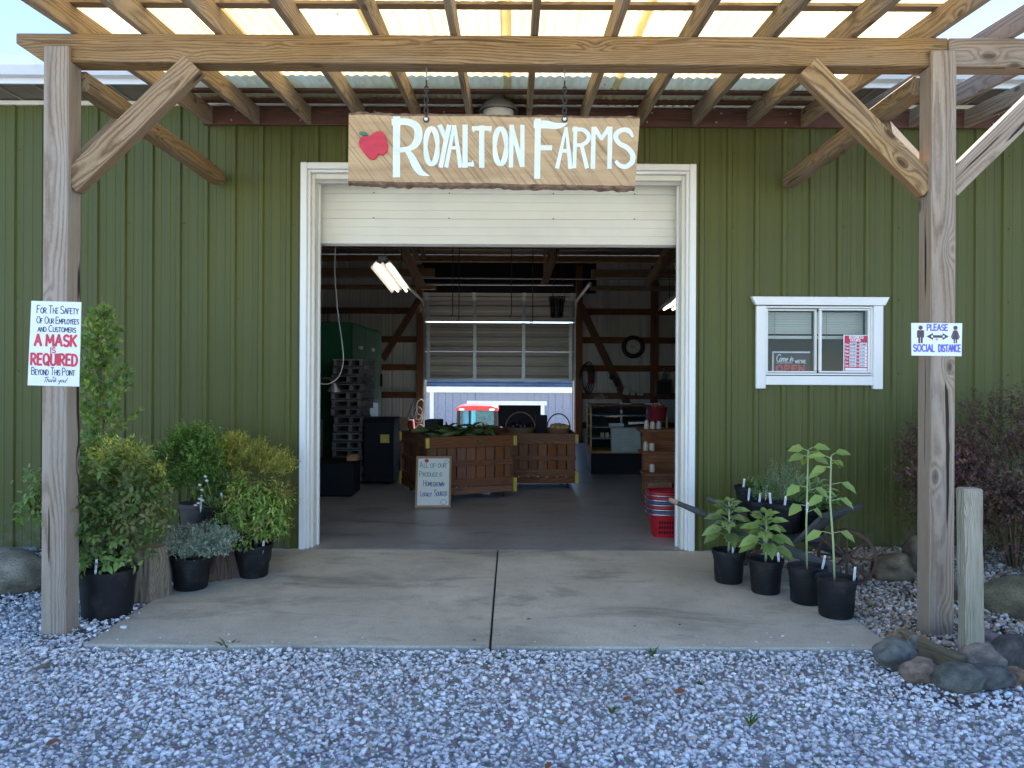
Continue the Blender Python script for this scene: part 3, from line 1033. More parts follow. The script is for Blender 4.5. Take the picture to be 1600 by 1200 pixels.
(ha, hz1), (hb, hz0) = wp(1172, 464), wp(1386, 478)
MB().prism([(ha, hz1), (hb, hz1), (hb - 0.035, hz0), (ha + 0.035, hz0)], WY - 0.05, WY + 0.01).build('head_trim', M['white'], win, bevel=0.003)
wrect('side_trim', 1179.5, 478.4, 1194, 607, WY - 0.045, WY + 0.01, M['white'], win)
wrect('side_trim', 1361.5, 478.4, 1376, 608, WY - 0.045, WY + 0.01, M['white'], win)
wrect('sill_trim', 1194.5, 587, 1361, 602, WY - 0.042, WY + 0.01, M['white'], win)
wrect('frame', 1195, 478.6, 1361, 482, WY - 0.03, WY + 0.08, M['white'], win, 0.002)
wrect('frame', 1195, 583, 1361, 586.5, WY - 0.03, WY + 0.08, M['white'], win, 0.002)
wrect('frame', 1195, 482.2, 1197.5, 582.8, WY - 0.03, WY + 0.08, M['white'], win, 0.002)
wrect('frame', 1358.5, 482.2, 1361, 582.8, WY - 0.03, WY + 0.08, M['white'], win, 0.002)
for (a, b, yo) in ((1197.8, 1278, 0.02), (1279, 1358.2, -0.02)):
    sash = win
    wrect('sash_rail', a, 482.4, b, 485.4, WY + yo, WY + yo + 0.03, M['white'], sash, 0.002)
    wrect('sash_rail', a, 579.6, b, 582.6, WY + yo, WY + yo + 0.03, M['white'], sash, 0.002)
    wrect('sash_stile', a, 485.6, a + 3.4, 579.4, WY + yo, WY + yo + 0.03, M['white'], sash, 0.002)
    wrect('sash_stile', b - 3.4, 485.6, b, 579.4, WY + yo, WY + yo + 0.03, M['white'], sash, 0.002)
    wrect('pane', a + 3.4, 485.4, b - 3.4, 579.6, WY + yo + 0.013, WY + yo + 0.017, M['glass'], sash, 0)
blind = thing('window_blind', 'white slatted blind drawn halfway down inside the barn window', 'blind', (2.53, WY + 0.12, 1.7))
M['blind'] = plain('blind_slat_vinyl', (0.80, 0.76, 0.64), 0.5, var=0.04)
(bx0, bz1), (bx1, bz0) = wp(1198, 486), wp(1358, 527)
ns = 9
for i in range(ns):
    zc = bz1 - (bz1 - bz0 - 0.03) * (i + 0.5) / ns
    for a, b in ((bx0, (bx0 + bx1) / 2 - 0.01), ((bx0 + bx1) / 2 + 0.01, bx1)):
        MB().box(((a + b) / 2, WY + 0.12, zc), (b - a, 0.022, 0.0016), Matrix.Rotation(math.radians(62), 3, 'X')).build('slat', M['blind'], blind)
for a, b in ((bx0, (bx0 + bx1) / 2 - 0.01), ((bx0 + bx1) / 2 + 0.01, bx1)):
    MB().span((a, WY + 0.108, bz0 - 0.012), (b, WY + 0.132, bz0 + 0.014)).build('bottom_rail', M['blind'], blind, bevel=0.003)
    MB().tube([((a * 3 + b) / 4, WY + 0.107, bz1), ((a * 3 + b) / 4, WY + 0.107, bz0)], 0.0015, 5).build('ladder_cord', M['dullsteel'], blind)

for a, b_ in (((1.80, 8.0, 0.0), (3.7, 8.06, 2.6)), ((1.78, WY + 0.11, 0.0), (1.83, 7.999, 2.6)), ((3.66, WY + 0.11, 0.0), (3.71, 7.999, 2.6)), ((1.78, WY + 0.11, 2.601), (3.71, 8.06, 2.66))):
    MB().span(a, b_).build('dark_window_box', M['darkcab'], barn)  # unseen black panels added behind the window to block light and darken its panes

# ---------------------------------------------------------------- pergola
pg = thing('pergola', 'timber pergola with a translucent corrugated roof in front of the barn door', 'pergola', (0, 5.4, 0))
PY = 4.42
LX, RX = -2.57, 2.42
BZ0, BZ1 = 3.22, 3.382


def rz_bot(y):
    return BZ1 + 0.003 + (y - PY) * 0.057




def notched_post(x):
    """Post with its front third carried up in front of the beam; local X runs up the post."""
    prof = [(-0.05, 0.0), (3.297, 0.0), (3.297, 0.034), (BZ0 - 0.001, 0.034), (BZ0 - 0.001, 0.14), (-0.05, 0.14)]
    n = len(prof)
    m_ = Matrix.Translation((x, PY, 0)) @ Matrix(((0, 0, 1), (0, 1, 0), (1, 0, 0))).to_4x4()
    MB().add([(a, d, -0.07) for a, d in prof] + [(a, d, 0.07) for a, d in prof],
             [tuple(range(n)), tuple(range(n, 2 * n))[::-1]] + [(i, i + n, (i + 1) % n + n, (i + 1) % n) for i in range(n)]).build('post', M['post'], pg, bevel=0.006, matrix=m_)


notched_post(LX)
notched_post(RX)
by = PY + 0.0375
# main beam, its left end cut to a raking chin
bxc = -0.18
prof = [(-2.82 - bxc, 0.081), (2.46 - bxc, 0.081), (2.46 - bxc, -0.081), (-2.665 - bxc, -0.081), (-2.82 - bxc, 0.022)]
n = len(prof)
MB().add([(x, -0.0675, z) for x, z in prof] + [(x, 0.0675, z) for x, z in prof], [tuple(range(n)), tuple(range(n, 2 * n))[::-1]] + [(i, i + n, (i + 1) % n + n, (i + 1) % n) for i in range(n)]).build(
    'beam', M['beam'], pg, bevel=0.005, matrix=Matrix.Translation((bxc, by + 0.068, (BZ0 + BZ1) / 2)))
beam('beam', (2.466, by + 0.068, (BZ0 + BZ1) / 2), (5.6, by + 0.068, (BZ0 + BZ1) / 2 + 0.004), 0.135, BZ1 - BZ0, M['post'], pg, bevel=0.006)
beam('post', (5.5, PY + 0.073, -0.05), (5.5, PY + 0.073, BZ0 - 0.001), 0.14, 0.14, M['post'], pg, up=Vector((0, 1, 0)), bevel=0.007)
# knee braces in the plane of the beam
for x, s in ((LX + 0.07, 1), (RX - 0.07, -1), (RX + 0.07, 1)):
    m_ = M['beam'] if x < 2.4 else M['post']
    beam('brace', (x - s * 0.02, PY + 0.078, 2.53), (x + s * 0.68, PY + 0.078, BZ0 + 0.0), 0.088, 0.13, m_, pg, bevel=0.005)
# side beams running back to the wall, with their braces
for x, s in ((LX + 0.05, 1), (RX - 0.05, -1)):
    beam('side_beam', (x, PY + 0.1435, 3.155), (x + s * 0.10, WY - 0.06, 3.055), 0.115, 0.12, M['log'], pg, bevel=0.022, wane=0.006)
    beam('brace', (x + s * 0.0, PY + 0.12, 2.62), (x + s * 0.01, PY + 0.66, 3.08), 0.085, 0.10, M['rafter'], pg, bevel=0.006)
# ledger on the wall
beam('ledger', (-2.56, WY - 0.042, 3.575), (5.8, WY - 0.042, 3.575), 0.04, 0.15, M['ledger'], pg)
for i in range(14):
    for dz in (-0.04, 0.035):
        MB().lathe([(0.009, -0.004), (0.006, -0.008)], (-2.32 + i * 0.57 + 0.04 * (dz > 0), WY - 0.0625, 3.575 + dz), 8, 'Y').build('ledger_bolt', M['steel'], pg)
# rafters
RAFT = [-2.50, -2.10, -1.68, -1.235, -0.785, -0.34, 0.12, 0.575, 1.03, 1.485, 1.935, 2.385]
Y0R = 3.85
for i, x in enumerate(RAFT + [2.83, 3.28, 3.73, 4.2, 4.65]):
    y1 = WY - 0.064
    dx = R_.uniform(-0.012, 0.012)
    a = Vector((x, Y0R, rz_bot(Y0R) + 0.07))
    b = Vector((x + dx, y1, rz_bot(y1) + 0.07))
    beam('rafter', a, b, 0.04 if i else 0.045, 0.14, M['rafter'] if i < 12 else M['post'], pg, bevel=0.003, wane=0.0008)
for y in (4.06, 4.43, 5.32, 6.06, 6.33):
    z = rz_bot(y) + 0.142 + 0.010
    beam('purlin', (-2.56, y, z), (2.45, y, z), 0.07, 0.019, M['ledger'] if y > 4.5 else M['rafter'], pg, bevel=0.002)
# corrugated translucent sheets
pitch = 0.0675
sx0, sx1 = -2.53, 2.44
nsh = 6
wsh = (sx1 - sx0) / nsh
for k in range(nsh):
    a, b = sx0 + k * wsh - (0.03 if k else 0), sx0 + (k + 1) * wsh + (0.03 if k < nsh - 1 else 0)
    nn = int((b - a) / pitch * 8)
    m_ = MB()
    rows = [4.0, 4.2, 4.43, 5.3, 6.06, 6.47]
    vs = []
    for y in rows:
        sag = 0.006 * math.sin(y * 2.1 + k)
        for j in range(nn + 1):
            xx = a + (b - a) * j / nn
            vs.append((xx, y + R_.uniform(-0.002, 0.002), rz_bot(y) + 0.142 + 0.021 + 0.010 + sag + 0.0085 * math.cos(2 * math.pi * xx / pitch) + (k % 2) * 0.003))
    m_.add(vs, [(r * (nn + 1) + j, r * (nn + 1) + j + 1, (r + 1) * (nn + 1) + j + 1, (r + 1) * (nn + 1) + j) for r in range(len(rows) - 1) for j in range(nn)])
    m_.build('roofing_sheet', M['panel'], pg, smooth=True)

# ---------------------------------------------------------------- lettering: a pen-stroke alphabet
def arc(cx, cz, rx, rz, a0, a1, n=10):
    return [(cx + rx * math.cos(math.radians(a0 + (a1 - a0) * i / n)), cz + rz * math.sin(math.radians(a0 + (a1 - a0) * i / n))) for i in range(n + 1)]


GL = {
    'A': (0.66, [[(0, 0), (0.33, 1)], [(0.33, 1), (0.66, 0)], [(0.13, 0.36), (0.54, 0.36)]]),
    'B': (0.56, [[(0, 0), (0, 1)], [(0, 1)] + arc(0.22, 0.76, 0.26, 0.24, 90, -90) + [(0, 0.52)], [(0, 0.52)] + arc(0.24, 0.26, 0.31, 0.26, 90, -90) + [(0, 0)]]),
    'C': (0.62, [arc(0.36, 0.5, 0.36, 0.5, 50, 310, 14)]),
    'D': (0.62, [[(0, 0), (0, 1)], [(0, 1)] + arc(0.2, 0.5, 0.42, 0.5, 90, -90, 12) + [(0, 0)]]),
    'E': (0.5, [[(0, 0), (0, 1)], [(0, 1), (0.5, 1)], [(0, 0.52), (0.42, 0.52)], [(0, 0), (0.5, 0)]]),
    'F': (0.5, [[(0, 0), (0, 1)], [(0, 1), (0.5, 1)], [(0, 0.55), (0.4, 0.55)]]),
    'G': (0.66, [arc(0.36, 0.5, 0.36, 0.5, 50, 350, 14), [(0.4, 0.42), (0.7, 0.42)]]),
    'H': (0.6, [[(0, 0), (0, 1)], [(0.6, 0), (0.6, 1)], [(0, 0.5), (0.6, 0.5)]]),
    'I': (0.06, [[(0.03, 0), (0.03, 1)]]),
    'J': (0.4, [[(0.4, 1), (0.4, 0.25)] + arc(0.2, 0.22, 0.2, 0.22, 0, -150)]),
    'K': (0.56, [[(0, 0), (0, 1)], [(0.54, 1), (0, 0.42)], [(0.16, 0.56), (0.56, 0)]]),
    'L': (0.46, [[(0, 1), (0, 0)], [(0, 0), (0.46, 0)]]),
    'M': (0.76, [[(0, 0), (0.06, 1)], [(0.06, 1), (0.38, 0.3)], [(0.38, 0.3), (0.70, 1)], [(0.70, 1), (0.76, 0)]]),
    'N': (0.6, [[(0, 0), (0, 1)], [(0, 1), (0.6, 0)], [(0.6, 0), (0.6, 1)]]),
    'O': (0.7, [arc(0.35, 0.5, 0.35, 0.5, 95, 455, 18)]),
    'P': (0.54, [[(0, 0), (0, 1)], [(0, 1)] + arc(0.24, 0.74, 0.3, 0.26, 90, -90) + [(0, 0.48)]]),
    'Q': (0.7, [arc(0.35, 0.5, 0.35, 0.5, 95, 455, 18), [(0.42, 0.25), (0.7, -0.06)]]),
    'R': (0.58, [[(0, 0), (0, 1)], [(0, 1)] + arc(0.24, 0.75, 0.3, 0.25, 90, -90) + [(0, 0.5)], [(0.2, 0.5), (0.58, 0)]]),
    'S': (0.52, [arc(0.26, 0.75, 0.25, 0.25, 30, 270, 9) + arc(0.26, 0.25, 0.26, 0.25, 90, -150, 9)[1:]]),
    'T': (0.6, [[(0, 1), (0.6, 1)], [(0.3, 1), (0.3, 0)]]),
    'U': (0.6, [[(0, 1), (0, 0.3)] + arc(0.3, 0.3, 0.3, 0.3, 180, 360)[1:] + [(0.6, 1)]]),
    'V': (0.6, [[(0, 1), (0.3, 0)], [(0.3, 0), (0.6, 1)]]),
    'W': (0.86, [[(0, 1), (0.22, 0)], [(0.22, 0), (0.43, 0.8)], [(0.43, 0.8), (0.64, 0)], [(0.64, 0), (0.86, 1)]]),
    'X': (0.56, [[(0, 1), (0.56, 0)], [(0.56, 1), (0, 0)]]),
    'Y': (0.58, [[(0, 1), (0.29, 0.48)], [(0.58, 1), (0.29, 0.48)], [(0.29, 0.5), (0.29, 0)]]),
    'Z': (0.54, [[(0, 1), (0.54, 1)], [(0.54, 1), (0, 0)], [(0, 0), (0.54, 0)]]),
    '0': (0.46, [arc(0.23, 0.5, 0.23, 0.5, 90, 450, 14)]),
    '1': (0.14, [[(0.0, 0.8), (0.12, 1)], [(0.12, 1), (0.12, 0)]]),
    '6': (0.46, [[(0.4, 1), (0.12, 0.62)], arc(0.23, 0.28, 0.23, 0.28, 100, 460, 12)]),
    ':': (0.06, [[(0.03, 0.15), (0.03, 0.27)], [(0.03, 0.6), (0.03, 0.72)]]),
    '.': (0.06, [[(0.03, 0.0), (0.03, 0.1)]]),
    '!': (0.1, [[(0.12, 1), (0.06, 0.3)], [(0.03, 0.0), (0.03, 0.09)]]),
    "'": (0.06, [[(0.05, 1), (0.02, 0.74)]]),
}
SC = {   # cursive lower case for the thank-you line and the shop-window sign
    'T': (0.5, [[(0, 0.95), (0.62, 1.05)], [(0.34, 1.0), (0.2, 0)]]),
    'C': (0.6, [arc(0.4, 0.5, 0.36, 0.52, 40, 300, 12)]),
    'h': (0.42, [[(0.12, 0.9), (0, 0)], [(0.02, 0.25)] + arc(0.2, 0.3, 0.14, 0.2, 140, 10, 6) + [(0.36, 0.02), (0.42, 0.05)]]),
    'a': (0.44, [arc(0.18, 0.25, 0.17, 0.25, 50, 380, 10) + [(0.36, 0.03), (0.44, 0.05)]]),
    'n': (0.46, [[(0.04, 0.48), (0, 0)], [(0.02, 0.3)] + arc(0.2, 0.3, 0.14, 0.2, 140, 10, 6) + [(0.36, 0.02), (0.46, 0.06)]]),
    'm': (0.66, [[(0.04, 0.48), (0, 0)], [(0.02, 0.3)] + arc(0.17, 0.3, 0.12, 0.2, 140, 10, 6) + [(0.28, 0)], [(0.28, 0.3)] + arc(0.42, 0.3, 0.12, 0.2, 140, 10, 6) + [(0.56, 0.02), (0.66, 0.06)]]),
    'k': (0.42, [[(0.12, 0.95), (0, 0)], [(0.36, 0.48), (0.06, 0.22)], [(0.12, 0.27), (0.40, 0.0)]]),
    'y': (0.42, [[(0.02, 0.48), (0.08, 0.12), (0.2, 0.06), (0.36, 0.48)], [(0.36, 0.48), (0.2, -0.4), (0.02, -0.4), (0.05, -0.25)]]),
    'o': (0.4, [arc(0.18, 0.25, 0.18, 0.25, 80, 440, 12)]),
    'u': (0.44, [[(0.04, 0.48), (0.04, 0.12), (0.14, 0.0), (0.28, 0.1), (0.34, 0.48)], [(0.34, 0.48), (0.34, 0.06), (0.44, 0.04)]]),
    'e': (0.4, [[(0.03, 0.24), (0.32, 0.28)] + arc(0.18, 0.25, 0.16, 0.25, 10, 310, 10)]),
    'i': (0.14, [[(0.06, 0.46), (0.04, 0)], [(0.1, 0.66), (0.1, 0.72)]]),
    '!': GL['!'], ' ': (0.3, []), '.': GL['.'],
}


class Pen:
    """Strokes drawn on a flat plate; each lies a hair above the one before."""

    def __init__(self, origin, u=Vector((1, 0, 0)), v=Z, lift=0.0008):
        self.o, self.u, self.vv = Vector(origin), Vector(u).normalized(), Vector(v).normalized()
        self.n = self.u.cross(self.vv)
        self.k = 0
        self.lift = lift
        self.mb = MB()

    def pt(self, a, b, d):
        return self.o + self.u * a + self.vv * b + self.n * d

    def stroke(self, pts, w):
        ws = w if isinstance(w, (list, tuple)) else [w] * len(pts)
        d = self.lift + (self.k % 9) * 0.00007
        self.k += 1
        closed = len(pts) > 3 and (Vector(pts[0]) - Vector(pts[-1])).length < 1e-6
        L, Rr = [], []
        n = len(pts)
        for i in range(n):
            p = Vector(pts[i])
            if closed:
                a, b = Vector(pts[i - 1 if i else n - 2]), Vector(pts[(i + 1) if i < n - 1 else 1])
            else:
                a, b = Vector(pts[max(0, i - 1)]), Vector(pts[min(n - 1, i + 1)])
            t = (b - a)
            t = t.normalized() if t.length > 1e-9 else Vector((1, 0))
            e = Vector((0, 0))
            if not closed and i in (0, n - 1):
                e = t * ws[i] * (0.3 if i else -0.3)
            nn = Vector((-t.y, t.x)) * ws[i] / 2
            L.append(p + nn + e)
            Rr.append(p - nn + e)
        self.mb.add([self.pt(q.x, q.y, d) for q in L + Rr], [(i, i + n, i + 1 + n, i + 1) for i in range(n - 1)])

    def fill(self, pts):
        d = self.lift + (self.k % 9) * 0.00007
        self.k += 1
        self.mb.add([self.pt(a, b, d) for a, b in pts], [tuple(range(len(pts)))])

    def text(self, s, x, z, h, w, small=0.7, gap=0.16, width=1.0, fit=None, wob=0.02, script=False, slant=0.0):
        tbl = SC if script else GL

        def adv(ch):
            if ch == ' ':
                return 0.34 * h * width
            k = h if (script or not ch.islower()) else h * small
            g = tbl[ch if script else ch.upper()]
            return (g[0] * width + (0.02 if script else gap)) * k
        tot = sum(adv(c) for c in s)
        sc = fit / tot if fit else 1.0
        for ch in s:
            if ch != ' ':
                k = h if (script or not ch.islower()) else h * small
                g = tbl[ch if script else ch.upper()]
                dz, th = R_.uniform(-wob, wob) * h, R_.uniform(-wob, wob)
                for st in g[1]:
                    self.stroke([(x + (a * width * k + slant * b * k + th * b * k) * sc, z + dz + b * k) for a, b in st], w)
            x += adv(ch) * sc
        return x

    def done(self, name, mat, parent):
        me = self.mb.build(name, mat, parent)
        self.mb = MB()
        return me


# ---------------------------------------------------------------- hanging farm sign
SD = 4.52
SGN = thing('farm_sign', 'live-edge plank sign with cream painted letters and a red apple, hanging from chains', 'sign', (-0.1, SD, 2.75))


def sp_(px, py):
    p = W(px, py, SD)
    return p.x, p.z


tl, tr_, br, bl = sp_(545, 178), sp_(1000, 184), sp_(992, 292), sp_(544, 284)
N = 60
front, back = [], []
top, bot = [], []
for i in range(N + 1):
    t = i / N
    xt, xb = tl[0] + (tr_[0] - tl[0]) * t, bl[0] + (br[0] - bl[0]) * t
    zt = tl[1] + (tr_[1] - tl[1]) * t + 0.006 * noise.noise((t * 8, 0, 0))
    zb_ = bl[1] + (br[1] - bl[1]) * t + 0.005 * noise.noise((t * 9, 3, 0))
    top.append((xt, zt))
    bot.append((xb, zb_))
mb = MB()
K = 6
grid = []
for i in range(N + 1):
    for j in range(K + 1):
        s = j / K
        grid.append((bot[i][0] + (top[i][0] - bot[i][0]) * s, SD, bot[i][1] + (top[i][1] - bot[i][1]) * s))
nb_ = len(grid)
gb = [(x, SD + 0.048, z) for x, y, z in grid]
fs = []
for i in range(N):
    for j in range(K):
        a = i * (K + 1) + j
        fs.append((a, a + K + 1, a + K + 2, a + 1))
        fs.append((nb_ + a, nb_ + a + 1, nb_ + a + K + 2, nb_ + a + K + 1))
for i in range(N):
    a = i * (K + 1)
    fs.append((a, nb_ + a, nb_ + a + K + 1, a + K + 1))
    a += K
    fs.append((a, a + K + 1, nb_ + a + K + 1, nb_ + a))
for j in range(K):
    fs.append((j, j + 1, nb_ + j + 1, nb_ + j))
    a = N * (K + 1) + j
    fs.append((a, nb_ + a, nb_ + a + 1, a + 1))
mb.add(grid + gb, fs).build('plank', M['plank'], SGN)
# bark left on the lower and upper edges
for nm, edge, sgn, amp in (('bark_edge', bot, -1, 0.026), ('bark_edge', top, 1, 0.012)):
    mb = MB()
    vs, fs = [], []
    n = 120
    for i in range(n + 1):
        t = i / n
        k = min(N - 1, int(t * N))
        u = t * N - k
        x = edge[k][0] + (edge[k + 1][0] - edge[k][0]) * u
        z = edge[k][1] + (edge[k + 1][1] - edge[k][1]) * u
        a = amp * (0.75 + 0.9 * abs(noise.noise((t * 13, sgn, 0))) + 0.5 * noise.noise((t * 45, sgn, 2)))
        bsh = 0.006 * noise.noise((t * 60, 5, sgn))
        vs += [(x, SD - 0.0015 + bsh * 0.2, z - sgn * (0.004 + 0.005 * abs(noise.noise((t * 30, sgn, 9))))), (x, SD - 0.004 + bsh, z + sgn * a * 0.45), (x, SD + 0.012 + bsh, z + sgn * a), (x, SD + 0.04, z + sgn * a * 0.8), (x, SD + 0.0495, z)]
    for i in range(n):
        for j in range(4):
            fs.append((i * 5 + j, i * 5 + j + 1, i * 5 + j + 6, i * 5 + j + 5))
    mb.add(vs, fs).build(nm, M['barkedge'], SGN)


def smooth_path(p, n=6):
    if len(p) < 4:
        return p
    out = []
    for i in range(len(p) - 1):
        p0, p1, p2, p3 = [np.array(p[max(0, min(len(p) - 1, i + k))], dtype=float) for k in (-1, 0, 1, 2)]
        for k in range(n):
            t = k / n
            out.append(tuple(0.5 * (2 * p1 + (p2 - p0) * t + (2 * p0 - 5 * p1 + 4 * p2 - p3) * t * t + (3 * p1 - p0 - 3 * p2 + p3) * t ** 3)))
    out.append(tuple(p[-1]))
    return out


def oval(cx, cy, rx, ry, wx, wy):
    return [(cx + rx * math.cos(a), cy + ry * math.sin(a), wx * abs(math.cos(a)) + wy * abs(math.sin(a))) for a in [2 * math.pi * i / 28 for i in range(29)]]


LET = [  # (letter, x origin of the traced area, strokes of (x, y, width))
    ('R', 540, [[(532, 135, 75), (530, 725, 75)], [(500, 172, 70), (640, 170, 70), (735, 215, 80), (760, 300, 86), (735, 390, 78), (670, 445, 55), (565, 465, 52)], [(640, 470, 50), (690, 540, 72), (740, 640, 82), (790, 700, 60), (875, 732, 6)]]),
    ('O', 540, [oval(895, 425, 62, 188, 40, 42)]),
    ('Y', 540, [[(985, 215, 52), (1045, 360, 40)], [(1078, 215, 50), (1040, 390, 48), (993, 632, 46)]]),
    ('A', 540, [[(1128, 215, 34), (1050, 632, 44)], [(1136, 215, 34), (1196, 632, 48)], [(1085, 440, 35), (1165, 440, 35)]]),
    ('L', 540, [[(1245, 215, 55), (1245, 632, 55)], [(1245, 612, 42), (1325, 612, 42)], [(1320, 630, 24), (1324, 575, 10)]]),
    ('T', 540, [[(1330, 238, 46), (1508, 238, 46)], [(1418, 225, 54), (1418, 632, 56)], [(1342, 240, 30), (1330, 278, 8)], [(1496, 240, 30), (1508, 278, 8)]]),
    ('O', 770, [oval(80, 425, 60, 187, 40, 42)]),
    ('N', 770, [[(197, 215, 48), (188, 632, 45)], [(197, 225, 46), (302, 620, 48)], [(308, 215, 45), (308, 628, 45)]]),
    ('F', 770, [[(470, 155, 62), (462, 745, 62)], [(450, 196, 80), (560, 198, 82), (650, 212, 66), (720, 205, 45), (780, 180, 5)], [(480, 440, 52), (603, 440, 52)]]),
    ('A', 770, [[(760, 235, 26), (672, 642, 44)], [(766, 235, 26), (808, 645, 48)], [(705, 472, 38), (790, 472, 38)]]),
    ('R', 770, [[(860, 232, 42), (850, 642, 38)], [(840, 250, 38), (940, 254, 42), (998, 310, 45), (985, 370, 42), (930, 408, 38), (870, 412, 35)], [(925, 415, 38), (978, 642, 45)]]),
    ('M', 770, [[(1050, 235, 45), (1042, 645, 48)], [(1062, 240, 48), (1132, 345, 36)], [(1132, 345, 36), (1208, 240, 48)], [(1222, 235, 48), (1215, 645, 48)]]),
    ('S', 770, [[(1456, 322, 26), (1420, 268, 50), (1360, 252, 46), (1295, 285, 52), (1280, 335, 52), (1320, 395, 50), (1400, 440, 52), (1455, 510, 55), (1450, 585, 55), (1390, 635, 50), (1325, 625, 45), (1285, 585, 36)]]),
]
zs = 0.15 * SD / F
for ch, ox, strokes in LET:
    pen = Pen((0, SD, 0))
    pen.lift = 0.0015
    for st in strokes:
        st = smooth_path(st) if len(st) < 20 else st
        pen.stroke([sp_(ox + a * 0.15, 165 + b * 0.15) for a, b, w in st], [w * zs for a, b, w in st])
    pen.done('letter', M['letter'], SGN)
ap = [(250, 330), (300, 290), (335, 272), (385, 282), (415, 315), (430, 370), (445, 420), (440, 475), (420, 505), (385, 522), (340, 512), (335, 540), (310, 565), (280, 572), (240, 550), (190, 490), (150, 430), (142, 385), (155, 345), (190, 322), (230, 325)]
apw = [sp_(540 + a * 0.15, 165 + b * 0.15) for a, b in ap]
MB().prism(apw, SD - 0.016, SD - 0.0005).build('apple', M['apple'], SGN, bevel=0.003)
lf = [(140, 295), (165, 280), (200, 280), (225, 292), (232, 315), (205, 322), (170, 315)]
MB().prism([sp_(540 + a * 0.15, 165 + b * 0.15) for a, b in lf], SD - 0.019, SD - 0.008).build('apple_leaf', M['leafpaint'], SGN, bevel=0.002)
for hx in (665, 881):
    ch = thing('sign_chain', 'dark iron chain holding the %s end of the farm sign' % ('apple' if hx < 700 else 'FARMS'), 'chain', (sp_(hx, 187)[0], SD, 2.95), 'chains of the farm sign')
    x0, z0 = sp_(hx + 1, 187)
    z1 = BZ0 + 0.005
    MB().tube([(x0, by + 0.06, z1 + 0.01), (x0, by + 0.06, z1 - 0.05), (x0 + 0.012, by + 0.06, z1 - 0.065), (x0 + 0.004, by + 0.06, z1 - 0.08)], 0.004, 6).build('hook', M['steel'], ch, smooth=True)
    nl = 7
    for i in range(nl):
        zc = z1 - 0.085 - (z1 - 0.085 - z0 - 0.0) * (i + 0.45) / nl
        hl = (z1 - 0.085 - z0) / nl * 0.62
        ycn = by + 0.06 + (SD - 0.01 - by - 0.06) * (i / (nl - 1)) ** 1.2
        ax = Vector((1, 0, 0)) if i % 2 else Vector((0, 1, 0))
        pts = [Vector((x0, ycn, zc)) + ax * (0.011 * math.cos(a)) + Z * (hl * math.sin(a)) for a in [2 * math.pi * k / 12 for k in range(12)]]
        MB().tube(pts, 0.0042, 6, closed=True).build('link', M['chain'], ch, smooth=True)
    MB().lathe([(0.018, 0.0), (0.018, -0.006), (0.012, -0.009)], (x0, SD - 0.0015, z0), 14, 'Y').build('washer', M['chain'], ch)
    MB().lathe([(0.0105, 0.0), (0.0105, -0.006), (0.006, -0.010)], (x0, SD - 0.0112, z0), 12, 'Y').build('bolt_head', M['bolt'], ch)

# ---------------------------------------------------------------- signs on the posts


def card(name, label, corners, y, thick, mat, cat='sign'):
    """A thin rigid card from four photo corners (tl, tr, br, bl) at depth y."""
    P = [W(px, py, y) for px, py in corners]
    c = sum(P, Vector()) / 4
    o = thing(name, label, cat, c)
    mb = MB()
    mb.add([p for p in P] + [p + Vector((0, thick, 0)) for p in P], [(0, 1, 2, 3), (7, 6, 5, 4), (0, 4, 5, 1), (1, 5, 6, 2), (2, 6, 7, 3), (3, 7, 4, 0)])
    mb.build('card', mat, o)
    if y < 5:
        for f_ in (0.10, 0.90) if P[0].z - P[3].z > 0.3 else (0.5,):
            q = (P[0] + P[1]) / 2 * (1 - f_) + (P[2] + P[3]) / 2 * f_
            MB().lathe([(0.006, 0.0), (0.006, -0.003), (0.003, -0.005)], q, 10, 'Y').build('screw_head', M['steel'], o)
    u = (P[1] - P[0]).normalized()
    v = (P[0] - P[3]).normalized()
    v = (v - u * v.dot(u)).normalized()
    return o, Pen(P[3], u, v), (P[1] - P[0]).length, (P[0] - P[3]).length


o, pen, w, h = card('mask_sign', 'white hand-lettered mask notice fixed to the post with the potted shrubs', [(49, 470), (127, 472), (123.5, 604), (43, 602)], PY - 0.008, 0.004, M['paper'])
k = h / 133.0


def line(pen, s, x, base, hh, wd, fit=None, **kw):
    pen.text(s, x * k, (133 - base) * k, hh * k, wd * k, fit=fit * k if fit else None, **kw)


line(pen, 'For The Safety', 12, 19, 12, 1.25, fit=66)
pen.done('lettering', M['ink'], o)
line(pen, 'Of Our Employees', 12, 35, 10.5, 1.2, fit=67)
pen.done('lettering', M['ink'], o)
line(pen, 'and Customers', 14, 48, 10, 1.2, fit=61)
pen.done('lettering', M['ink'], o)
line(pen, 'Beyond This Point', 6, 116, 11.5, 1.2, fit=69)
pen.done('lettering', M['ink'], o)
line(pen, 'Thank you!', 25, 127, 7.5, 0.9, fit=36, script=True, slant=0.2)
pen.done('lettering', M['ink'], o)
line(pen, 'A MASK', 10, 70, 17, 3.9, fit=68, gap=0.22)
pen.done('red_lettering', M['redink'], o)
line(pen, 'IS', 35, 81, 8.5, 1.9, fit=10, gap=0.3)
pen.done('red_lettering', M['redink'], o)
line(pen, 'REQUIRED', 5, 100, 17, 3.7, fit=75, gap=0.2, width=0.8)
pen.done('red_lettering', M['redink'], o)

o, pen, w, h = card('distance_sign', 'white card asking for social distance on the post beside the barn window', [(1424, 504.5), (1503.5, 505), (1502.5, 556.5), (1424.5, 555.5)], PY - 0.008, 0.004, M['paper'])
k = h / 51.0


def l2(s, x, base, hh, wd, fit, **kw):
    pen.text(s, x * k, (51 - base) * k, hh * k, wd * k, fit=fit * k, **kw)


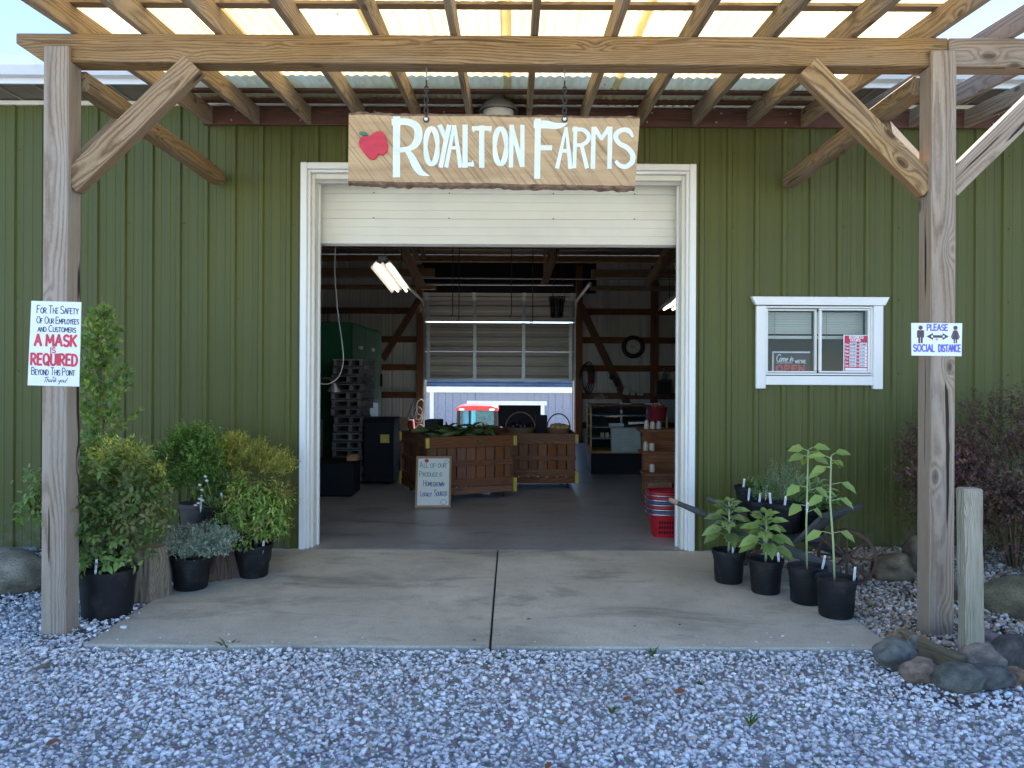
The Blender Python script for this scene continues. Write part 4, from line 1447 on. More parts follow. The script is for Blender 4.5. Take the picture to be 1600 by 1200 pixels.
l2('PLEASE', 24, 11.5, 9.2, 2.0, 33, gap=0.2)
l2('SOCIAL', 3, 44.5, 10.5, 2.2, 34, gap=0.2)
l2('DISTANCE', 42, 44.5, 10.5, 2.1, 35, gap=0.2)
pen.done('blue_lettering', M['blueink'], o)


def q2(pts):
    return [(a * k, (51 - b) * k) for a, b in pts]


for cx, fem in ((13.5, 0), (68, 1)):
    pen.fill([((cx + 3.4 * math.cos(a)) * k, (51 - 7.4 + 3.4 * math.sin(a)) * k) for a in [2 * math.pi * i / 14 for i in range(14)]])
    if not fem:
        pen.fill(q2([(cx - 5.5, 12.5), (cx - 5.5, 23), (cx - 3.6, 23), (cx - 3.6, 15.5), (cx - 3.4, 31.5), (cx - 0.5, 31.5), (cx - 0.5, 22), (cx + 0.5, 22), (cx + 0.5, 31.5), (cx + 3.4, 31.5), (cx + 3.6, 15.5), (cx + 3.6, 23), (cx + 5.5, 23), (cx + 5.5, 12.5), (cx + 4, 11.3), (cx - 4, 11.3)]))
    else:
        pen.fill(q2([(cx - 3, 11.3), (cx - 7.2, 22.5), (cx - 5.6, 23.3), (cx - 3, 16), (cx - 5.8, 25.5), (cx - 2.7, 25.5), (cx - 2.7, 31.5), (cx - 0.5, 31.5), (cx - 0.5, 25.5), (cx + 0.5, 25.5), (cx + 0.5, 31.5), (cx + 2.7, 31.5), (cx + 2.7, 25.5), (cx + 5.8, 25.5), (cx + 3, 16), (cx + 5.6, 23.3), (cx + 7.2, 22.5), (cx + 3, 11.3)]))
pen.fill(q2([(23, 21), (33, 15.5), (33, 19), (48, 19), (48, 15.5), (57.5, 21), (48, 26.5), (48, 23), (33, 23), (33, 26.5)]))
pen.done('pictogram', M['figure'], o)
for ax_ in (31.5, 49.5):
    pen.k += 1
    pen.lift = 0.0018
    pen.fill([((ax_ + 1.7 * math.cos(a)) * k, (51 - 21 + 1.7 * math.sin(a)) * k) for a in [2 * math.pi * i / 12 for i in range(12)]])
pen.done('arrow_dots', M['paper'], o)

# signs in the barn window
o, pen, w, h = card('hours_sign', 'red and white business hours card in the sliding barn window', [(1318, 523), (1357.5, 523.5), (1357, 581.5), (1317.5, 581)], WY - 0.012, 0.003, M['paper'])
kx, kz = w / 40.0, h / 58.0
M['hoursred'] = plain('red_print', (0.52, 0.03, 0.07), 0.5, var=0.1)
pen.fill([(1.3 * kx, 1.2 * kz), (38.7 * kx, 1.2 * kz), (38.7 * kx, 56.8 * kz), (1.3 * kx, 56.8 * kz)])
pen.done('red_panel', M['hoursred'], o)
pen.lift = 0.0016
for i in range(7):
    zt = 58 - 12.2 - i * 5.5
    for a, b in ((9.5, 20.5), (25, 37)):
        pen.fill([(a * kx, (zt - 4.9) * kz), (b * kx, (zt - 4.9) * kz), (b * kx, zt * kz), (a * kx, zt * kz)])
pen.fill([(3 * kx, 2 * kz), (37.5 * kx, 2 * kz), (37.5 * kx, 6.2 * kz), (3 * kx, 6.2 * kz)])
pen.text('BUSINESS', 9 * kx, 52.2 * kz, 4.0 * kz, 0.9 * kx, fit=23 * kx, gap=0.25)
pen.text('HOURS:', 11 * kx, 47.6 * kz, 3.6 * kz, 0.9 * kx, fit=17 * kx, gap=0.25)
for i, dn in enumerate(('Mon.', 'Tues', 'Wed.', 'Thur', 'Fri.', 'Sat.', 'Sun.')):
    pen.text(dn, 2.2 * kx, (58 - 16.5 - i * 5.5) * kz, 3.0 * kz, 0.55 * kx, fit=6.6 * kx, gap=0.2)
    pen.text('to', 21.5 * kx, (58 - 16.0 - i * 5.5) * kz, 2.8 * kz, 0.5 * kx, fit=2.8 * kx)
pen.done('white_print', M['paper'], o)
pen.lift = 0.0026
for i in range(7):
    zz_ = (58 - 16.2 - i * 5.5) * kz
    pen.text('CLOSED' if i == 0 else '10:00', 10.4 * kx, zz_, 2.6 * kz, 0.5 * kx, fit=9 * kx)
    pen.text('CLOSED' if i == 0 else '6:00', 26 * kx, zz_, 2.6 * kz, 0.5 * kx, fit=(10 if i == 0 else 8) * kx)
pen.done('handwritten_hours', M['ink'], o)

o, pen, w, h = card('open_sign', 'black come in we are open sign standing inside the barn window', [(1209, 550.5), (1265, 551), (1265, 582), (1209, 582)], WY + 0.075, 0.004, plain('navy_sign_face', (0.012, 0.014, 0.035), 0.5))
k = h / 31.5
pen.text('Come in', 3.2 * k, (31.5 - 14) * k, 10.5 * k, 1.25 * k, fit=27 * k, script=True, slant=0.25)
pen.stroke([(4 * k, (31.5 - 16.5) * k), (29 * k, (31.5 - 16.3) * k)], 0.8 * k)
pen.text("WE'RE", 33 * k, (31.5 - 16.5) * k, 4.6 * k, 1.1 * k, fit=17.5 * k, gap=0.22)
pen.done('white_lettering', M['paper'], o)
pen.text('OPEN', 4.5 * k, (31.5 - 30) * k, 9.5 * k, 3.0 * k, fit=47 * k, gap=0.42, width=1.25)
pen.done('red_lettering', M['redink'], o)
fr = MB().span((W(1207, 549, WY + .07).x, WY + 0.071, W(1207, 551, WY).z), (W(1266, 549, WY + .07).x, WY + 0.083, W(1207, 549, WY + .07).z))
fr.span((W(1207, 549, WY + .07).x, WY + 0.0712, W(1207, 582, WY + .07).z), (W(1209, 549, WY + .07).x, WY + 0.0828, W(1207, 551.1, WY).z))
fr.build('frame', M['paper'], o)

# ---------------------------------------------------------------- barn lamp over the door
lamp = thing('wall_lamp', 'dome-shaped grey metal lamp under the eave above the farm sign', 'lamp', (W(779, 160, 6.2).x, 6.25, 3.6))
lx, ly, lz = W(779, 160, 6.25)
lz = 3.545
MB().lathe([(0.155, -0.01), (0.157, 0.0), (0.13, 0.045), (0.085, 0.075), (0.06, 0.09), (0.055, 0.12), (0.05, 0.125)], (lx, ly, lz), 24, close=False).build('shade', M['dullsteel'], lamp, smooth=True)
MB().lathe([(0.02, -0.09), (0.08, -0.085), (0.115, -0.05), (0.12, -0.005)], (lx, ly, lz), 20, close=False).build('globe', plain('frosted_globe', (0.62, 0.60, 0.50), 0.4), lamp, smooth=True)
MB().tube([(lx, ly, lz + 0.12), (lx, ly + 0.05, lz + 0.14), (lx, WY - 0.005, lz + 0.1)], 0.018, 8).build('arm', M['dullsteel'], lamp, smooth=True)

# ---------------------------------------------------------------- plants
LEAF_V = np.array([(0, 0, 0), (0.3, 0.5, 0.10), (0.3, -0.5, 0.10), (0.68, 0.36, 0.05), (0.68, -0.36, 0.05), (1.0, 0, -0.14), (0.3, 0, 0.0), (0.68, 0, -0.03)])
LEAF_F = np.array([(0, 6, 1), (0, 2, 6), (1, 6, 7), (1, 7, 3), (6, 2, 4), (6, 4, 7), (3, 7, 5), (7, 4, 5)])
BLADE_V = np.array([(0, 0, 0), (0.45, 0.5, 0.08), (0.45, -0.5, 0.08), (1.0, 0, 0)])
BLADE_F = np.array([(0, 2, 1), (1, 2, 3)])


GAIN = 2.1


def unit(a):
    return a / np.maximum(1e-9, np.linalg.norm(a, axis=1))[:, None]


def leaf_mesh(name, P, D, Nn, L, Wd, cols, parent, kind='leaf', mat=None):
    V0, F0 = (LEAF_V, LEAF_F) if kind == 'leaf' else (BLADE_V, BLADE_F)
    D = unit(D)
    S = unit(np.cross(Nn, D))
    U = np.cross(D, S)
    L, Wd = np.asarray(L), np.asarray(Wd)
    X = (P[:, None, :] + V0[None, :, 0, None] * (D * L[:, None])[:, None, :] + V0[None, :, 1, None] * (S * Wd[:, None])[:, None, :] + V0[None, :, 2, None] * (U * L[:, None])[:, None, :])
    n, nv = len(P), len(V0)
    Fc = (F0[None] + (np.arange(n) * nv)[:, None, None]).reshape(-1, 3)
    return np_mesh(name, X.reshape(-1, 3), Fc, np.repeat(cols, nv, axis=0), mat or M['foliage'], parent)


def shrub(parent, c, rad, r, twigs=300, tl=0.1, k=8, L=0.03, Wd=0.015, pal=((0.05, 0.1, 0.02),), up=0.5, out=0.8, rnd=0.4, kind='leaf', spread=0.7, shell=0.4, half=-0.4, name='foliage', lumpy=0.25, flat=0.0, droop=0.0, clumps=0, ctight=0.28):
    """Leaves set along twigs that fill an uneven, lumpy crown."""
    c, rad = np.array(c, dtype=float), np.array(rad, dtype=float)
    d = unit(r.normal(size=(twigs * 3, 3)))
    if clumps:
        cc = unit(r.normal(size=(clumps * 3, 3)))
        cc = cc[cc[:, 2] > half][:clumps]
        own = r.integers(0, len(cc), len(d))
        d = unit(cc[own] + r.normal(size=d.shape) * ctight)
    d = d[d[:, 2] > half][:twigs]
    n = len(d)
    lump = np.array([1 + lumpy * (noise.noise((q[0] * 2.2 + c[0] * 9, q[1] * 2.2, q[2] * 2.2)) + 0.5 * noise.noise((q[0] * 5, q[1] * 5 + c[0], q[2] * 5))) for q in d])
    rr = (shell + (1 - shell) * np.sqrt(r.uniform(0, 1, n))) * lump
    base = c + d * rad * rr[:, None]
    td = unit(d * out + np.array([0, 0, up]) + r.normal(size=(n, 3)) * rnd)
    tlen = tl * r.uniform(0.6, 1.3, n)
    base = base - td * tlen[:, None] * 0.6
    tn = unit(np.cross(td, r.normal(size=(n, 3))))
    if flat:
        tn = unit(tn * (1 - flat) + np.array([0, 0, 1.0]) * flat)
    tt = (np.arange(k) + 0.5) / k
    P = (base[:, None, :] + td[:, None, :] * (tlen[:, None] * tt[None])[:, :, None]).reshape(-1, 3)
    m = n * k
    ang = (np.tile(np.arange(k), n) * 2.4 + np.repeat(r.uniform(0, 6.28, n), k))
    td_r, tn_r = np.repeat(td, k, 0), np.repeat(tn, k, 0)
    sd = np.cross(td_r, tn_r)
    side = sd * np.cos(ang)[:, None] + tn_r * np.sin(ang)[:, None] * (1 - flat)
    D = unit(td_r * (1 - spread) + side * spread + np.array([0, 0, -droop]) + r.normal(size=(m, 3)) * 0.12)
    Nn = unit(np.cross(D, np.cross(td_r, D)) * 0.6 + np.array([0, 0, 0.6]) + r.normal(size=(m, 3)) * 0.25)
    pal = np.array(pal) * GAIN
    tw_c = pal[r.integers(0, len(pal), n)] * r.uniform(0.75, 1.2, (n, 1))
    cols = np.repeat(tw_c, k, 0) * r.uniform(0.8, 1.2, (m, 1))
    sc = r.uniform(0.5, 1.3, m) * (0.65 + 0.35 * np.sin(np.pi * np.tile(tt, n)))
    return leaf_mesh(name, P, D, Nn, L * sc, Wd * sc, cols, parent, kind)


def pot(parent, c, rt, h, mat=None, soil=True, taper=0.8):
    c = Vector(c)
    rb = rt * taper
    prof = [(rb * 0.92, 0.0), (rb, 0.01), ((rb + (rt * 0.97 - rb) * 0.72), h * 0.72), ((rb + (rt * 0.97 - rb) * 0.72) * 1.025, h * 0.725), (rt * 0.985, h - 0.03), (rt * 1.05, h - 0.028), (rt * 1.06, h), (rt * 1.0, h + 0.002), (rt * 0.95, h - 0.02), (rt * 0.93, h - 0.035)]
    MB().lathe(prof, c, 32, close=False).build('pot', mat or M['nursery'], parent, smooth=True, autosmooth=0.7)
    if soil:
        MB().lathe([(0.001, h - 0.024), (rt * 0.5, h - 0.022), (rt * 0.94, h - 0.03)], c, 20, close=False).build('soil', M['soil'], parent)


def stake(parent, p, h=0.09, w=0.014, lean=0.1, rz=0.0):
    p = Vector(p)
    rot = Matrix.Rotation(rz, 3, 'Z') @ Matrix.Rotation(lean, 3, 'Y')
    mb = MB()
    mb.add([p + rot @ Vector(q) for q in ((-w / 2, 0, h), (w / 2, 0, h), (w / 2, 0, 0.01), (0, 0, -0.03), (-w / 2, 0, 0.01), (-w / 2, 0.0015, h), (w / 2, 0.0015, h), (w / 2, 0.0015, 0.01), (0, 0.0015, -0.03), (-w / 2, 0.0015, 0.01))],
           [(4, 3, 2, 1, 0), (5, 6, 7, 8, 9), (0, 1, 6, 5), (1, 2, 7, 6), (2, 3, 8, 7), (3, 4, 9, 8), (4, 0, 5, 9)])
    s = mb.build('plant_label', M['stake'], parent)
    pen = Pen(p + rot @ Vector((0, -0.0002, 0)), rot @ Vector((0, 0, 1)), rot @ Vector((-1, 0, 0)))
    pts = [(h * 0.25 + h * 0.6 * i / 14, (-1) ** i * w * 0.18 * R_.uniform(0.3, 1)) for i in range(15)]
    pen.stroke(pts, 0.0022)
    pen.done('handwriting', M['ink'], s)


rp = np.random.default_rng(77)
# 1 tall arborvitae behind the left post
c = Vector((-2.86, 5.45, 0))
t = thing('arborvitae', 'tall narrow arborvitae rising behind the post with the mask notice', 'shrub', c)
pot(t, c, 0.17, 0.28)
MB().tube([c + Vector((0, 0, 0.2)), c + Vector((0.02, 0, 0.9)), c + Vector((0.03, 0, 1.5)), c + Vector((0.02, 0, 1.98))], [0.022, 0.016, 0.008, 0.003], 8).build('trunk', M['stem'], t, smooth=True)
BR_P, BR_D, BR_N, BR_L, BR_W, BR_C = [], [], [], [], [], []
bt = MB()
for i in range(96):
    f = i / 95
    z = 0.35 + 1.52 * f ** 0.9
    az = i * 2.4 + rp.uniform(-0.4, 0.4)
    reach = (0.34 * (1 - f) ** 0.75 + 0.055) * rp.uniform(0.6, 1.15)
    if 0.28 < f < 0.36:
        reach *= 0.55
    o_ = np.array([c.x + 0.025 * f, c.y, z])
    dr = unit(np.array([[math.cos(az), math.sin(az) * 0.9, 0.75 + rp.uniform(-0.2, 0.3)]]))[0]
    bt.tube([o_, o_ + dr * reach * 0.8], [0.004, 0.0015], 5)
    ns_ = int(11 + reach * 55)
    for j in range(ns_):
        s = rp.uniform(0.15, 1.0)
        b0 = o_ + dr * reach * s
        fan = unit((dr * 0.55 + np.array([0, 0, 0.35]) + rp.normal(size=3) * 0.45)[None])[0]
        nrm = unit(np.cross(fan, np.array([0, 0, 1.0]) + rp.normal(size=3) * 0.5)[None])[0]
        col = np.array(((0.105, 0.16, 0.03), (0.15, 0.19, 0.04), (0.06, 0.11, 0.025))[rp.integers(0, 3)]) * rp.uniform(0.75, 1.2)
        for q in range(9):
            aa = (q - 4) * 0.17 + rp.uniform(-0.08, 0.08)
            sidev = np.cross(nrm, fan)
            dq = fan * math.cos(aa) + sidev * math.sin(aa)
            BR_P.append(b0 + fan * 0.004 * abs(q - 4)); BR_D.append(dq); BR_N.append(nrm)
            BR_L.append(0.062 * (1 - 0.09 * abs(q - 4)) * rp.uniform(0.7, 1.15)); BR_W.append(0.0055); BR_C.append(col * 2.1 * rp.uniform(0.85, 1.15))
bt.build('branches', M['stem'], t)
leaf_mesh('foliage', np.array(BR_P), np.array(BR_D), np.array(BR_N), np.array(BR_L), np.array(BR_W), np.array(BR_C), t, 'blade')


def stems(parent, c, z0, z1, spread, n, r=0.006, mat=None, bend=0.3, seed=1):
    q = np.random.default_rng(seed)
    for i in range(n):
        a = q.uniform(0, 6.28)
        s = spread * q.uniform(0.3, 1.0)
        e = Vector((c[0] + math.cos(a) * s, c[1] + math.sin(a) * s, z1 * q.uniform(0.8, 1.0)))
        b = Vector((c[0] + math.cos(a) * 0.02, c[1] + math.sin(a) * 0.02, z0))
        m_ = (b + e) / 2 + Vector((-math.cos(a) * s * bend * 0.4, -math.sin(a) * s * bend * 0.4, 0.02))
        MB().tube([b, m_, e], [r, r * 0.8, r * 0.4], 6).build('stem', mat or M['stem'], parent, smooth=True)


# 2 big leafy shrub in the large pot by the left post
c = (-2.46, 4.80, 0.0)
t = thing('potted_shrub', 'broad-leaved green shrub in a large black tub against the post', 'shrub', c)
pot(t, (c[0], c[1], -0.02), 0.165, 0.29, taper=0.85)
stems(t, c, 0.25, 0.85, 0.22, 9, seed=3)
shrub(t, (c[0] - 0.02, c[1] + 0.02, 0.66), (0.40, 0.30, 0.40), rp, twigs=480, tl=0.18, k=10, L=0.046, Wd=0.024, pal=((0.065, 0.095, 0.022), (0.09, 0.125, 0.03), (0.045, 0.07, 0.018), (0.10, 0.10, 0.035)), up=0.3, spread=0.75, shell=0.3, half=-0.8, droop=0.25)
shrub(t, (c[0] + 0.02, c[1] - 0.06, 0.33), (0.22, 0.14, 0.07), rp, twigs=26, tl=0.15, k=6, L=0.055, Wd=0.028, pal=((0.12, 0.17, 0.04), (0.08, 0.13, 0.03)), up=-0.3, spread=0.7, name='low_foliage', droop=0.3)
shrub(t, (c[0] - 0.40, c[1] + 0.05, 0.62), (0.16, 0.2, 0.26), rp, twigs=38, tl=0.2, k=7, L=0.055, Wd=0.028, pal=((0.10, 0.155, 0.035), (0.07, 0.115, 0.028)), up=0.1, spread=0.7, name='side_foliage', droop=0.25)
stake(t, (c[0] - 0.0, c[1] - 0.14, 0.27), 0.085, lean=0.08)
# 3 golden thread cypress
c = (-2.62, 5.22, 0.0)
t = thing('golden_cypress', 'bright yellow thread-leaf cypress above the tall split stump', 'shrub', c)
pot(t, (c[0], c[1], 0.33), 0.12, 0.20)
stems(t, c, 0.5, 0.85, 0.12, 5, seed=4)
shrub(t, (c[0] + 0.06, c[1], 0.80), (0.22, 0.2, 0.20), rp, twigs=560, clumps=26, ctight=0.2, tl=0.14, k=14, L=0.034, Wd=0.008, pal=((0.27, 0.27, 0.045), (0.36, 0.34, 0.07), (0.18, 0.21, 0.04)), up=0.25, spread=0.45, kind='blade', half=-0.3, lumpy=0.35)
# stumps
def stump(name, label, c, r, h, seed, rough_=0.25, mat='bark'):
    t = thing(name, label, 'stump', c)
    vs, fs = [], []
    seg, rows = 90, 14
    for j in range(rows + 1):
        f = j / rows
        for k_ in range(seg):
            a = 2 * math.pi * k_ / seg
            rr = r * (1.12 - 0.16 * f + rough_ * noise.noise((math.cos(a) * 2.2 + seed, math.sin(a) * 2.2, f * 0.7)) + 0.20 * noise.noise((math.cos(a) * 7 + seed, math.sin(a) * 7, f * 1.2)) - 0.10 * abs(noise.noise((math.cos(a) * 16 + seed, math.sin(a) * 16, f))))
            hh = h * f + (0.05 * h * noise.noise((math.cos(a) * 3, math.sin(a) * 3 + seed, 4)) if j == rows else 0)
            vs.append((c[0] + rr * math.cos(a), c[1] + rr * math.sin(a), c[2] + hh))
    for j in range(rows):
        for k_ in range(seg):
            fs.append((j * seg + k_, j * seg + (k_ + 1) % seg, (j + 1) * seg + (k_ + 1) % seg, (j + 1) * seg + k_))
    # grain runs up the stump: local X is vertical
    m_ = Matrix.Translation(Vector(c)) @ Matrix.Rotation(-math.pi / 2, 4, 'Y')
    inv = m_.inverted()
    MB().add([inv @ Vector(v) for v in vs], fs).build('bark', M[mat], t, matrix=m_, smooth=True)
    topv = [vs[rows * seg + k_] for k_ in range(seg)]
    cen = sum((Vector(v) for v in topv), Vector()) / seg - Vector((0, 0, 0.01))
    MB().add([tuple(cen)] + topv, [(0, 1 + k_, 1 + (k_ + 1) % seg) for k_ in range(seg)]).build('cut_top', M['edging'], t)
    return t


stump('tree_stump', 'tall weathered split stump at the gravel edge of the slab', (-2.37, 5.14, -0.03), 0.115, 0.36, 3, rough_=0.42)
stump('tree_stump', 'wide reddish stump carrying the boxwood pots', (-2.20, 5.80, 0.0), 0.30, 0.31, 12, mat='redstump')
# 4 boxwood, on the wide stump
c = (-2.36, 5.86, 0.32)
t = thing('boxwood', 'round dark green boxwood in a grey pot on the wide stump', 'shrub', c)
pot(t, c, 0.11, 0.17, M['greypot'])
stems(t, c, 0.45, 0.8, 0.14, 6, seed=6)
shrub(t, (c[0] - 0.02, c[1], 0.79), (0.29, 0.26, 0.29), rp, twigs=1500, clumps=70, ctight=0.15, tl=0.10, k=14, L=0.022, Wd=0.011, pal=((0.075, 0.13, 0.026), (0.12, 0.185, 0.038), (0.055, 0.095, 0.02)), up=0.6, spread=0.6, shell=0.35, half=-0.75, lumpy=0.22)
# 5 daisies in small black pot on the stump
c = (-2.12, 5.74, 0.32)
t = thing('daisy_pot', 'small daisy plant in a ribbed black pot on the wide stump', 'flower', c)
pot(t, c, 0.115, 0.17)
shrub(t, (c[0], c[1], 0.56), (0.15, 0.13, 0.10), rp, twigs=60, tl=0.12, k=6, L=0.06, Wd=0.02, pal=((0.07, 0.115, 0.03), (0.05, 0.09, 0.025)), up=0.8, spread=0.6, droop=0.2)
M['petal'] = plain('daisy_petals', (0.80, 0.79, 0.66), 0.6)
for i, (dx, dz) in enumerate(((-0.10, 0.30), (-0.08, 0.19), (-0.11, 0.17), (-0.13, 0.155), (-0.06, 0.36), (-0.085, 0.265), (-0.10, 0.20), (-0.05, 0.33))):
    p = Vector((c[0] + dx, c[1] - 0.13, 0.36 + dz))
    fl = MB()
    for q in range(9):
        a = 2 * math.pi * q / 9
        e = Vector((math.cos(a), -0.25, math.sin(a) * 0.6)) * 0.015
        sd = Vector((-math.sin(a), 0, math.cos(a) * 0.6)) * 0.004
        fl.add([p, p + e * 0.5 + sd, p + e, p + e * 0.5 - sd], [(0, 1, 2, 3)])
    fo = fl.build('flower_head', M['petal'], t)
    MB().tube([p, Vector((c[0] + dx * 0.4, c[1] - 0.05, 0.47))], 0.0015, 4).build('flower_stalk', M['greenstem'], fo)
stake(t, (c[0] - 0.11, c[1] - 0.09, 0.48), 0.10, lean=0.05)
stake(t, (c[0] + 0.06, c[1] - 0.10, 0.47), 0.13, lean=-0.15)
# 6 golden juniper
c = (-1.98, 6.08, 0.0)
t = thing('golden_juniper', 'spreading golden juniper in a black pot against the green wall', 'shrub', c)
pot(t, (c[0], c[1], 0.0), 0.15, 0.26)
stems(t, c, 0.25, 0.72, 0.2, 8, seed=8)
shrub(t, (c[0] - 0.02, c[1] - 0.05, 0.74), (0.31, 0.24, 0.17), rp, twigs=950, clumps=36, ctight=0.16, tl=0.10, k=16, L=0.022, Wd=0.008, pal=((0.18, 0.175, 0.035), (0.25, 0.225, 0.05), (0.11, 0.125, 0.028)), up=0.45, out=0.9, spread=0.5, kind='blade', half=-0.35, lumpy=0.4)
shrub(t, (c[0] - 0.14, c[1] - 0.05, 0.90), (0.10, 0.1, 0.10), rp, twigs=240, tl=0.09, k=16, L=0.022, Wd=0.008, pal=((0.18, 0.175, 0.035), (0.25, 0.225, 0.05)), up=0.6, spread=0.5, kind='blade', name='upper_foliage')
shrub(t, (c[0] + 0.1, c[1], 0.5), (0.22, 0.2, 0.16), rp, twigs=160, tl=0.12, k=12, L=0.025, Wd=0.007, pal=((0.15, 0.10, 0.05), (0.20, 0.16, 0.05)), up=-0.1, spread=0.5, kind='blade', name='inner_foliage')
# 7 blue spreading juniper
c = (-2.17, 5.34, 0.0)
t = thing('blue_juniper', 'low blue-grey juniper in a black pot on the slab corner', 'shrub', c)
pot(t, c, 0.135, 0.22)
stems(t, c, 0.2, 0.33, 0.16, 8, seed=9)
shrub(t, (c[0] + 0.06, c[1] - 0.02, 0.30), (0.26, 0.2, 0.13), rp, twigs=900, clumps=44, ctight=0.15, tl=0.085, k=16, L=0.015, Wd=0.0075, pal=((0.155, 0.19, 0.155), (0.20, 0.235, 0.20), (0.10, 0.13, 0.10)), up=0.5, out=0.8, spread=0.6, kind='blade', half=-0.35, lumpy=0.35)
stake(t, (c[0] + 0.03, c[1] - 0.05, 0.39), 0.03, lean=0.2)
# 8 curly-leaved bush near the door
c = (-1.85, 5.66, 0.0)
t = thing('potted_bush', 'bushy curly-leaved plant in a black pot beside the door trim', 'shrub', c)
pot(t, c, 0.125, 0.23)
stems(t, c, 0.2, 0.6, 0.16, 8, seed=10)
shrub(t, (c[0] - 0.01, c[1], 0.45), (0.275, 0.24, 0.26), rp, twigs=460, tl=0.13, k=9, L=0.048, Wd=0.017, pal=((0.115, 0.17, 0.035), (0.15, 0.21, 0.045), (0.075, 0.12, 0.026), (0.15, 0.14, 0.04)), up=0.35, spread=0.7, shell=0.3, half=-0.7, droop=0.45, lumpy=0.22)
stake(t, (c[0] + 0.09, c[1] - 0.08, 0.2), 0.07, lean=0.1)

# ---------------------------------------------------------------- seedlings in pots on the right
def sunflower_top(parent, p, r, n=7, L=0.12, Wd=0.07, col=((0.24, 0.35, 0.08), (0.30, 0.41, 0.11)), zup=0.25):
    for i in range(n):
        a = i * 2.4 + r.uniform(-0.3, 0.3)
        f = i / max(1, n - 1)
        dr = unit(np.array([[math.cos(a), math.sin(a), zup + (1 - f) * 0.3 - f * 0.15]]))[0]
        b = np.array(p) - np.array([0, 0, f * 0.07])
        pet = b + dr * 0.03
        lv = leaf_mesh('leaf', pet[None], (dr + np.array([0, -0.1, -0.5]))[None], np.array([[0, -0.7, 0.8]]), np.array([L * r.uniform(0.75, 1.1)]), np.array([Wd * r.uniform(0.8, 1.1)]), np.array([col[i % len(col)]]) * r.uniform(0.85, 1.1), parent)
        MB().tube([Vector(b), Vector(pet)], 0.0025, 5).build('leaf_stalk', M['greenstem'], lv)


def stalk_leaf(parent, p, az, r, L=0.115, Wd=0.07, lift=0.2, col=(0.29, 0.40, 0.10)):
    dr = np.array([math.cos(az), math.sin(az), lift])
    pet = np.array(p) + dr * 0.055
    lv = leaf_mesh('leaf', pet[None], unit((dr + np.array([0, -0.1, -0.8]))[None]), np.array([[0, -0.7, 0.8]]), np.array([L]), np.array([Wd]), np.array([col]) * r.uniform(0.85, 1.1), parent)
    MB().tube([Vector(p), Vector(pet)], 0.0022, 5).build('leaf_stalk', M['greenstem'], lv)


def young_leafy(parent, c, z0, z1, r, pal):
    """A thick stem with large toothed leaves, crowded at the tip."""
    MB().tube([(c[0], c[1], z0), (c[0] + 0.005, c[1], (z0 + z1) / 2), (c[0], c[1], z1)], [0.009, 0.007, 0.004], 8).build('stem', M['greenstem'], parent, smooth=True)
    n = 22
    for i in range(n):
        f = i / (n - 1)
        z = z0 + (z1 - z0) * (0.25 + 0.75 * f ** 0.8)
        a = i * 2.4 + r.uniform(-0.2, 0.2)
        ln = 0.135 * (1 - f) ** 0.6 + 0.04
        dr = np.array([math.cos(a), math.sin(a), 0.35 + 0.9 * f])
        p0 = np.array([c[0], c[1], z])
        p1 = p0 + unit(dr[None])[0] * ln * 0.35
        colr = np.array(pal[i % len(pal)]) * r.uniform(0.85, 1.15)
        # each leaf is a blade with four side lobes
        d0 = unit((dr * np.array([1, 1, 0.5]) + np.array([0, -0.15, -0.75 * (1 - f)]))[None])[0]
        sd = unit(np.cross(np.array([0, 0, 1.0]), d0)[None])[0]
        Ps, Ds, Ls, Ws = [p1], [d0], [ln], [ln * 0.46]
        for s_ in (0.12, 0.38):
            for sg in (-1, 1):
                Ps.append(p1 + d0 * ln * s_)
                Ds.append(unit((d0 * 0.65 + sd * sg * 0.8)[None])[0])
                Ls.append(ln * (0.46 - 0.2 * s_))
                Ws.append(ln * 0.26)
        lv = leaf_mesh('leaf', np.array(Ps), np.array(Ds), np.tile(np.array([[0, -0.75, 0.75]]), (5, 1)), np.array(Ls), np.array(Ws), np.tile(colr, (5, 1)), parent)
        MB().tube([Vector(p0), Vector(p1)], 0.002, 5).build('leaf_stalk', M['greenstem'], lv)


rs = np.random.default_rng(5)
gp = GP(1144, 914); c = (gp.x, gp.y + 0.09, 0)
t = thing('leafy_seedling', 'broad toothed-leaf seedling in the black pot nearest the door', 'potted plant', c, 'potted seedlings on the slab')
pot(t, c, 0.112, 0.225, taper=0.86)
young_leafy(t, c, 0.2, 0.56, rs, ((0.19, 0.27, 0.08), (0.24, 0.33, 0.11), (0.15, 0.22, 0.06)))
stake(t, (c[0] + 0.01, c[1] - 0.06, 0.2), 0.09, lean=0.06)
gp = GP(1203, 931); c = (gp.x, gp.y + 0.09, 0)
t = thing('leafy_seedling', 'shorter spiky-topped seedling in the second black pot from the door', 'potted plant', c, 'potted seedlings on the slab')
pot(t, c, 0.112, 0.225, taper=0.84)
young_leafy(t, c, 0.2, 0.53, rs, ((0.22, 0.32, 0.08), (0.28, 0.38, 0.11), (0.18, 0.26, 0.07)))
stake(t, (c[0] + 0.07, c[1] - 0.055, 0.2), 0.08, lean=-0.06)
gp = GP(1269, 947); c = (gp.x, gp.y + 0.09, 0)
t = thing('sunflower_seedling', 'tall thin sunflower seedling in the pot under the barrow front board', 'potted plant', c, 'potted seedlings on the slab')
pot(t, c, 0.118, 0.235, taper=0.86)
MB().tube([(c[0], c[1], 0.21), (c[0] - 0.006, c[1], 0.5), (c[0] + 0.004, c[1], 0.98)], [0.0065, 0.0065, 0.005], 8).build('stem', M['greenstem'], t, smooth=True)
sunflower_top(t, (c[0] + 0.006, c[1], 0.985), rs, 7, 0.12, 0.068)
for z, a in ((0.74, 3.3), (0.72, 0.15), (0.62, 3.5), (0.58, 0.5)):
    stalk_leaf(t, (c[0], c[1], z), a, rs)
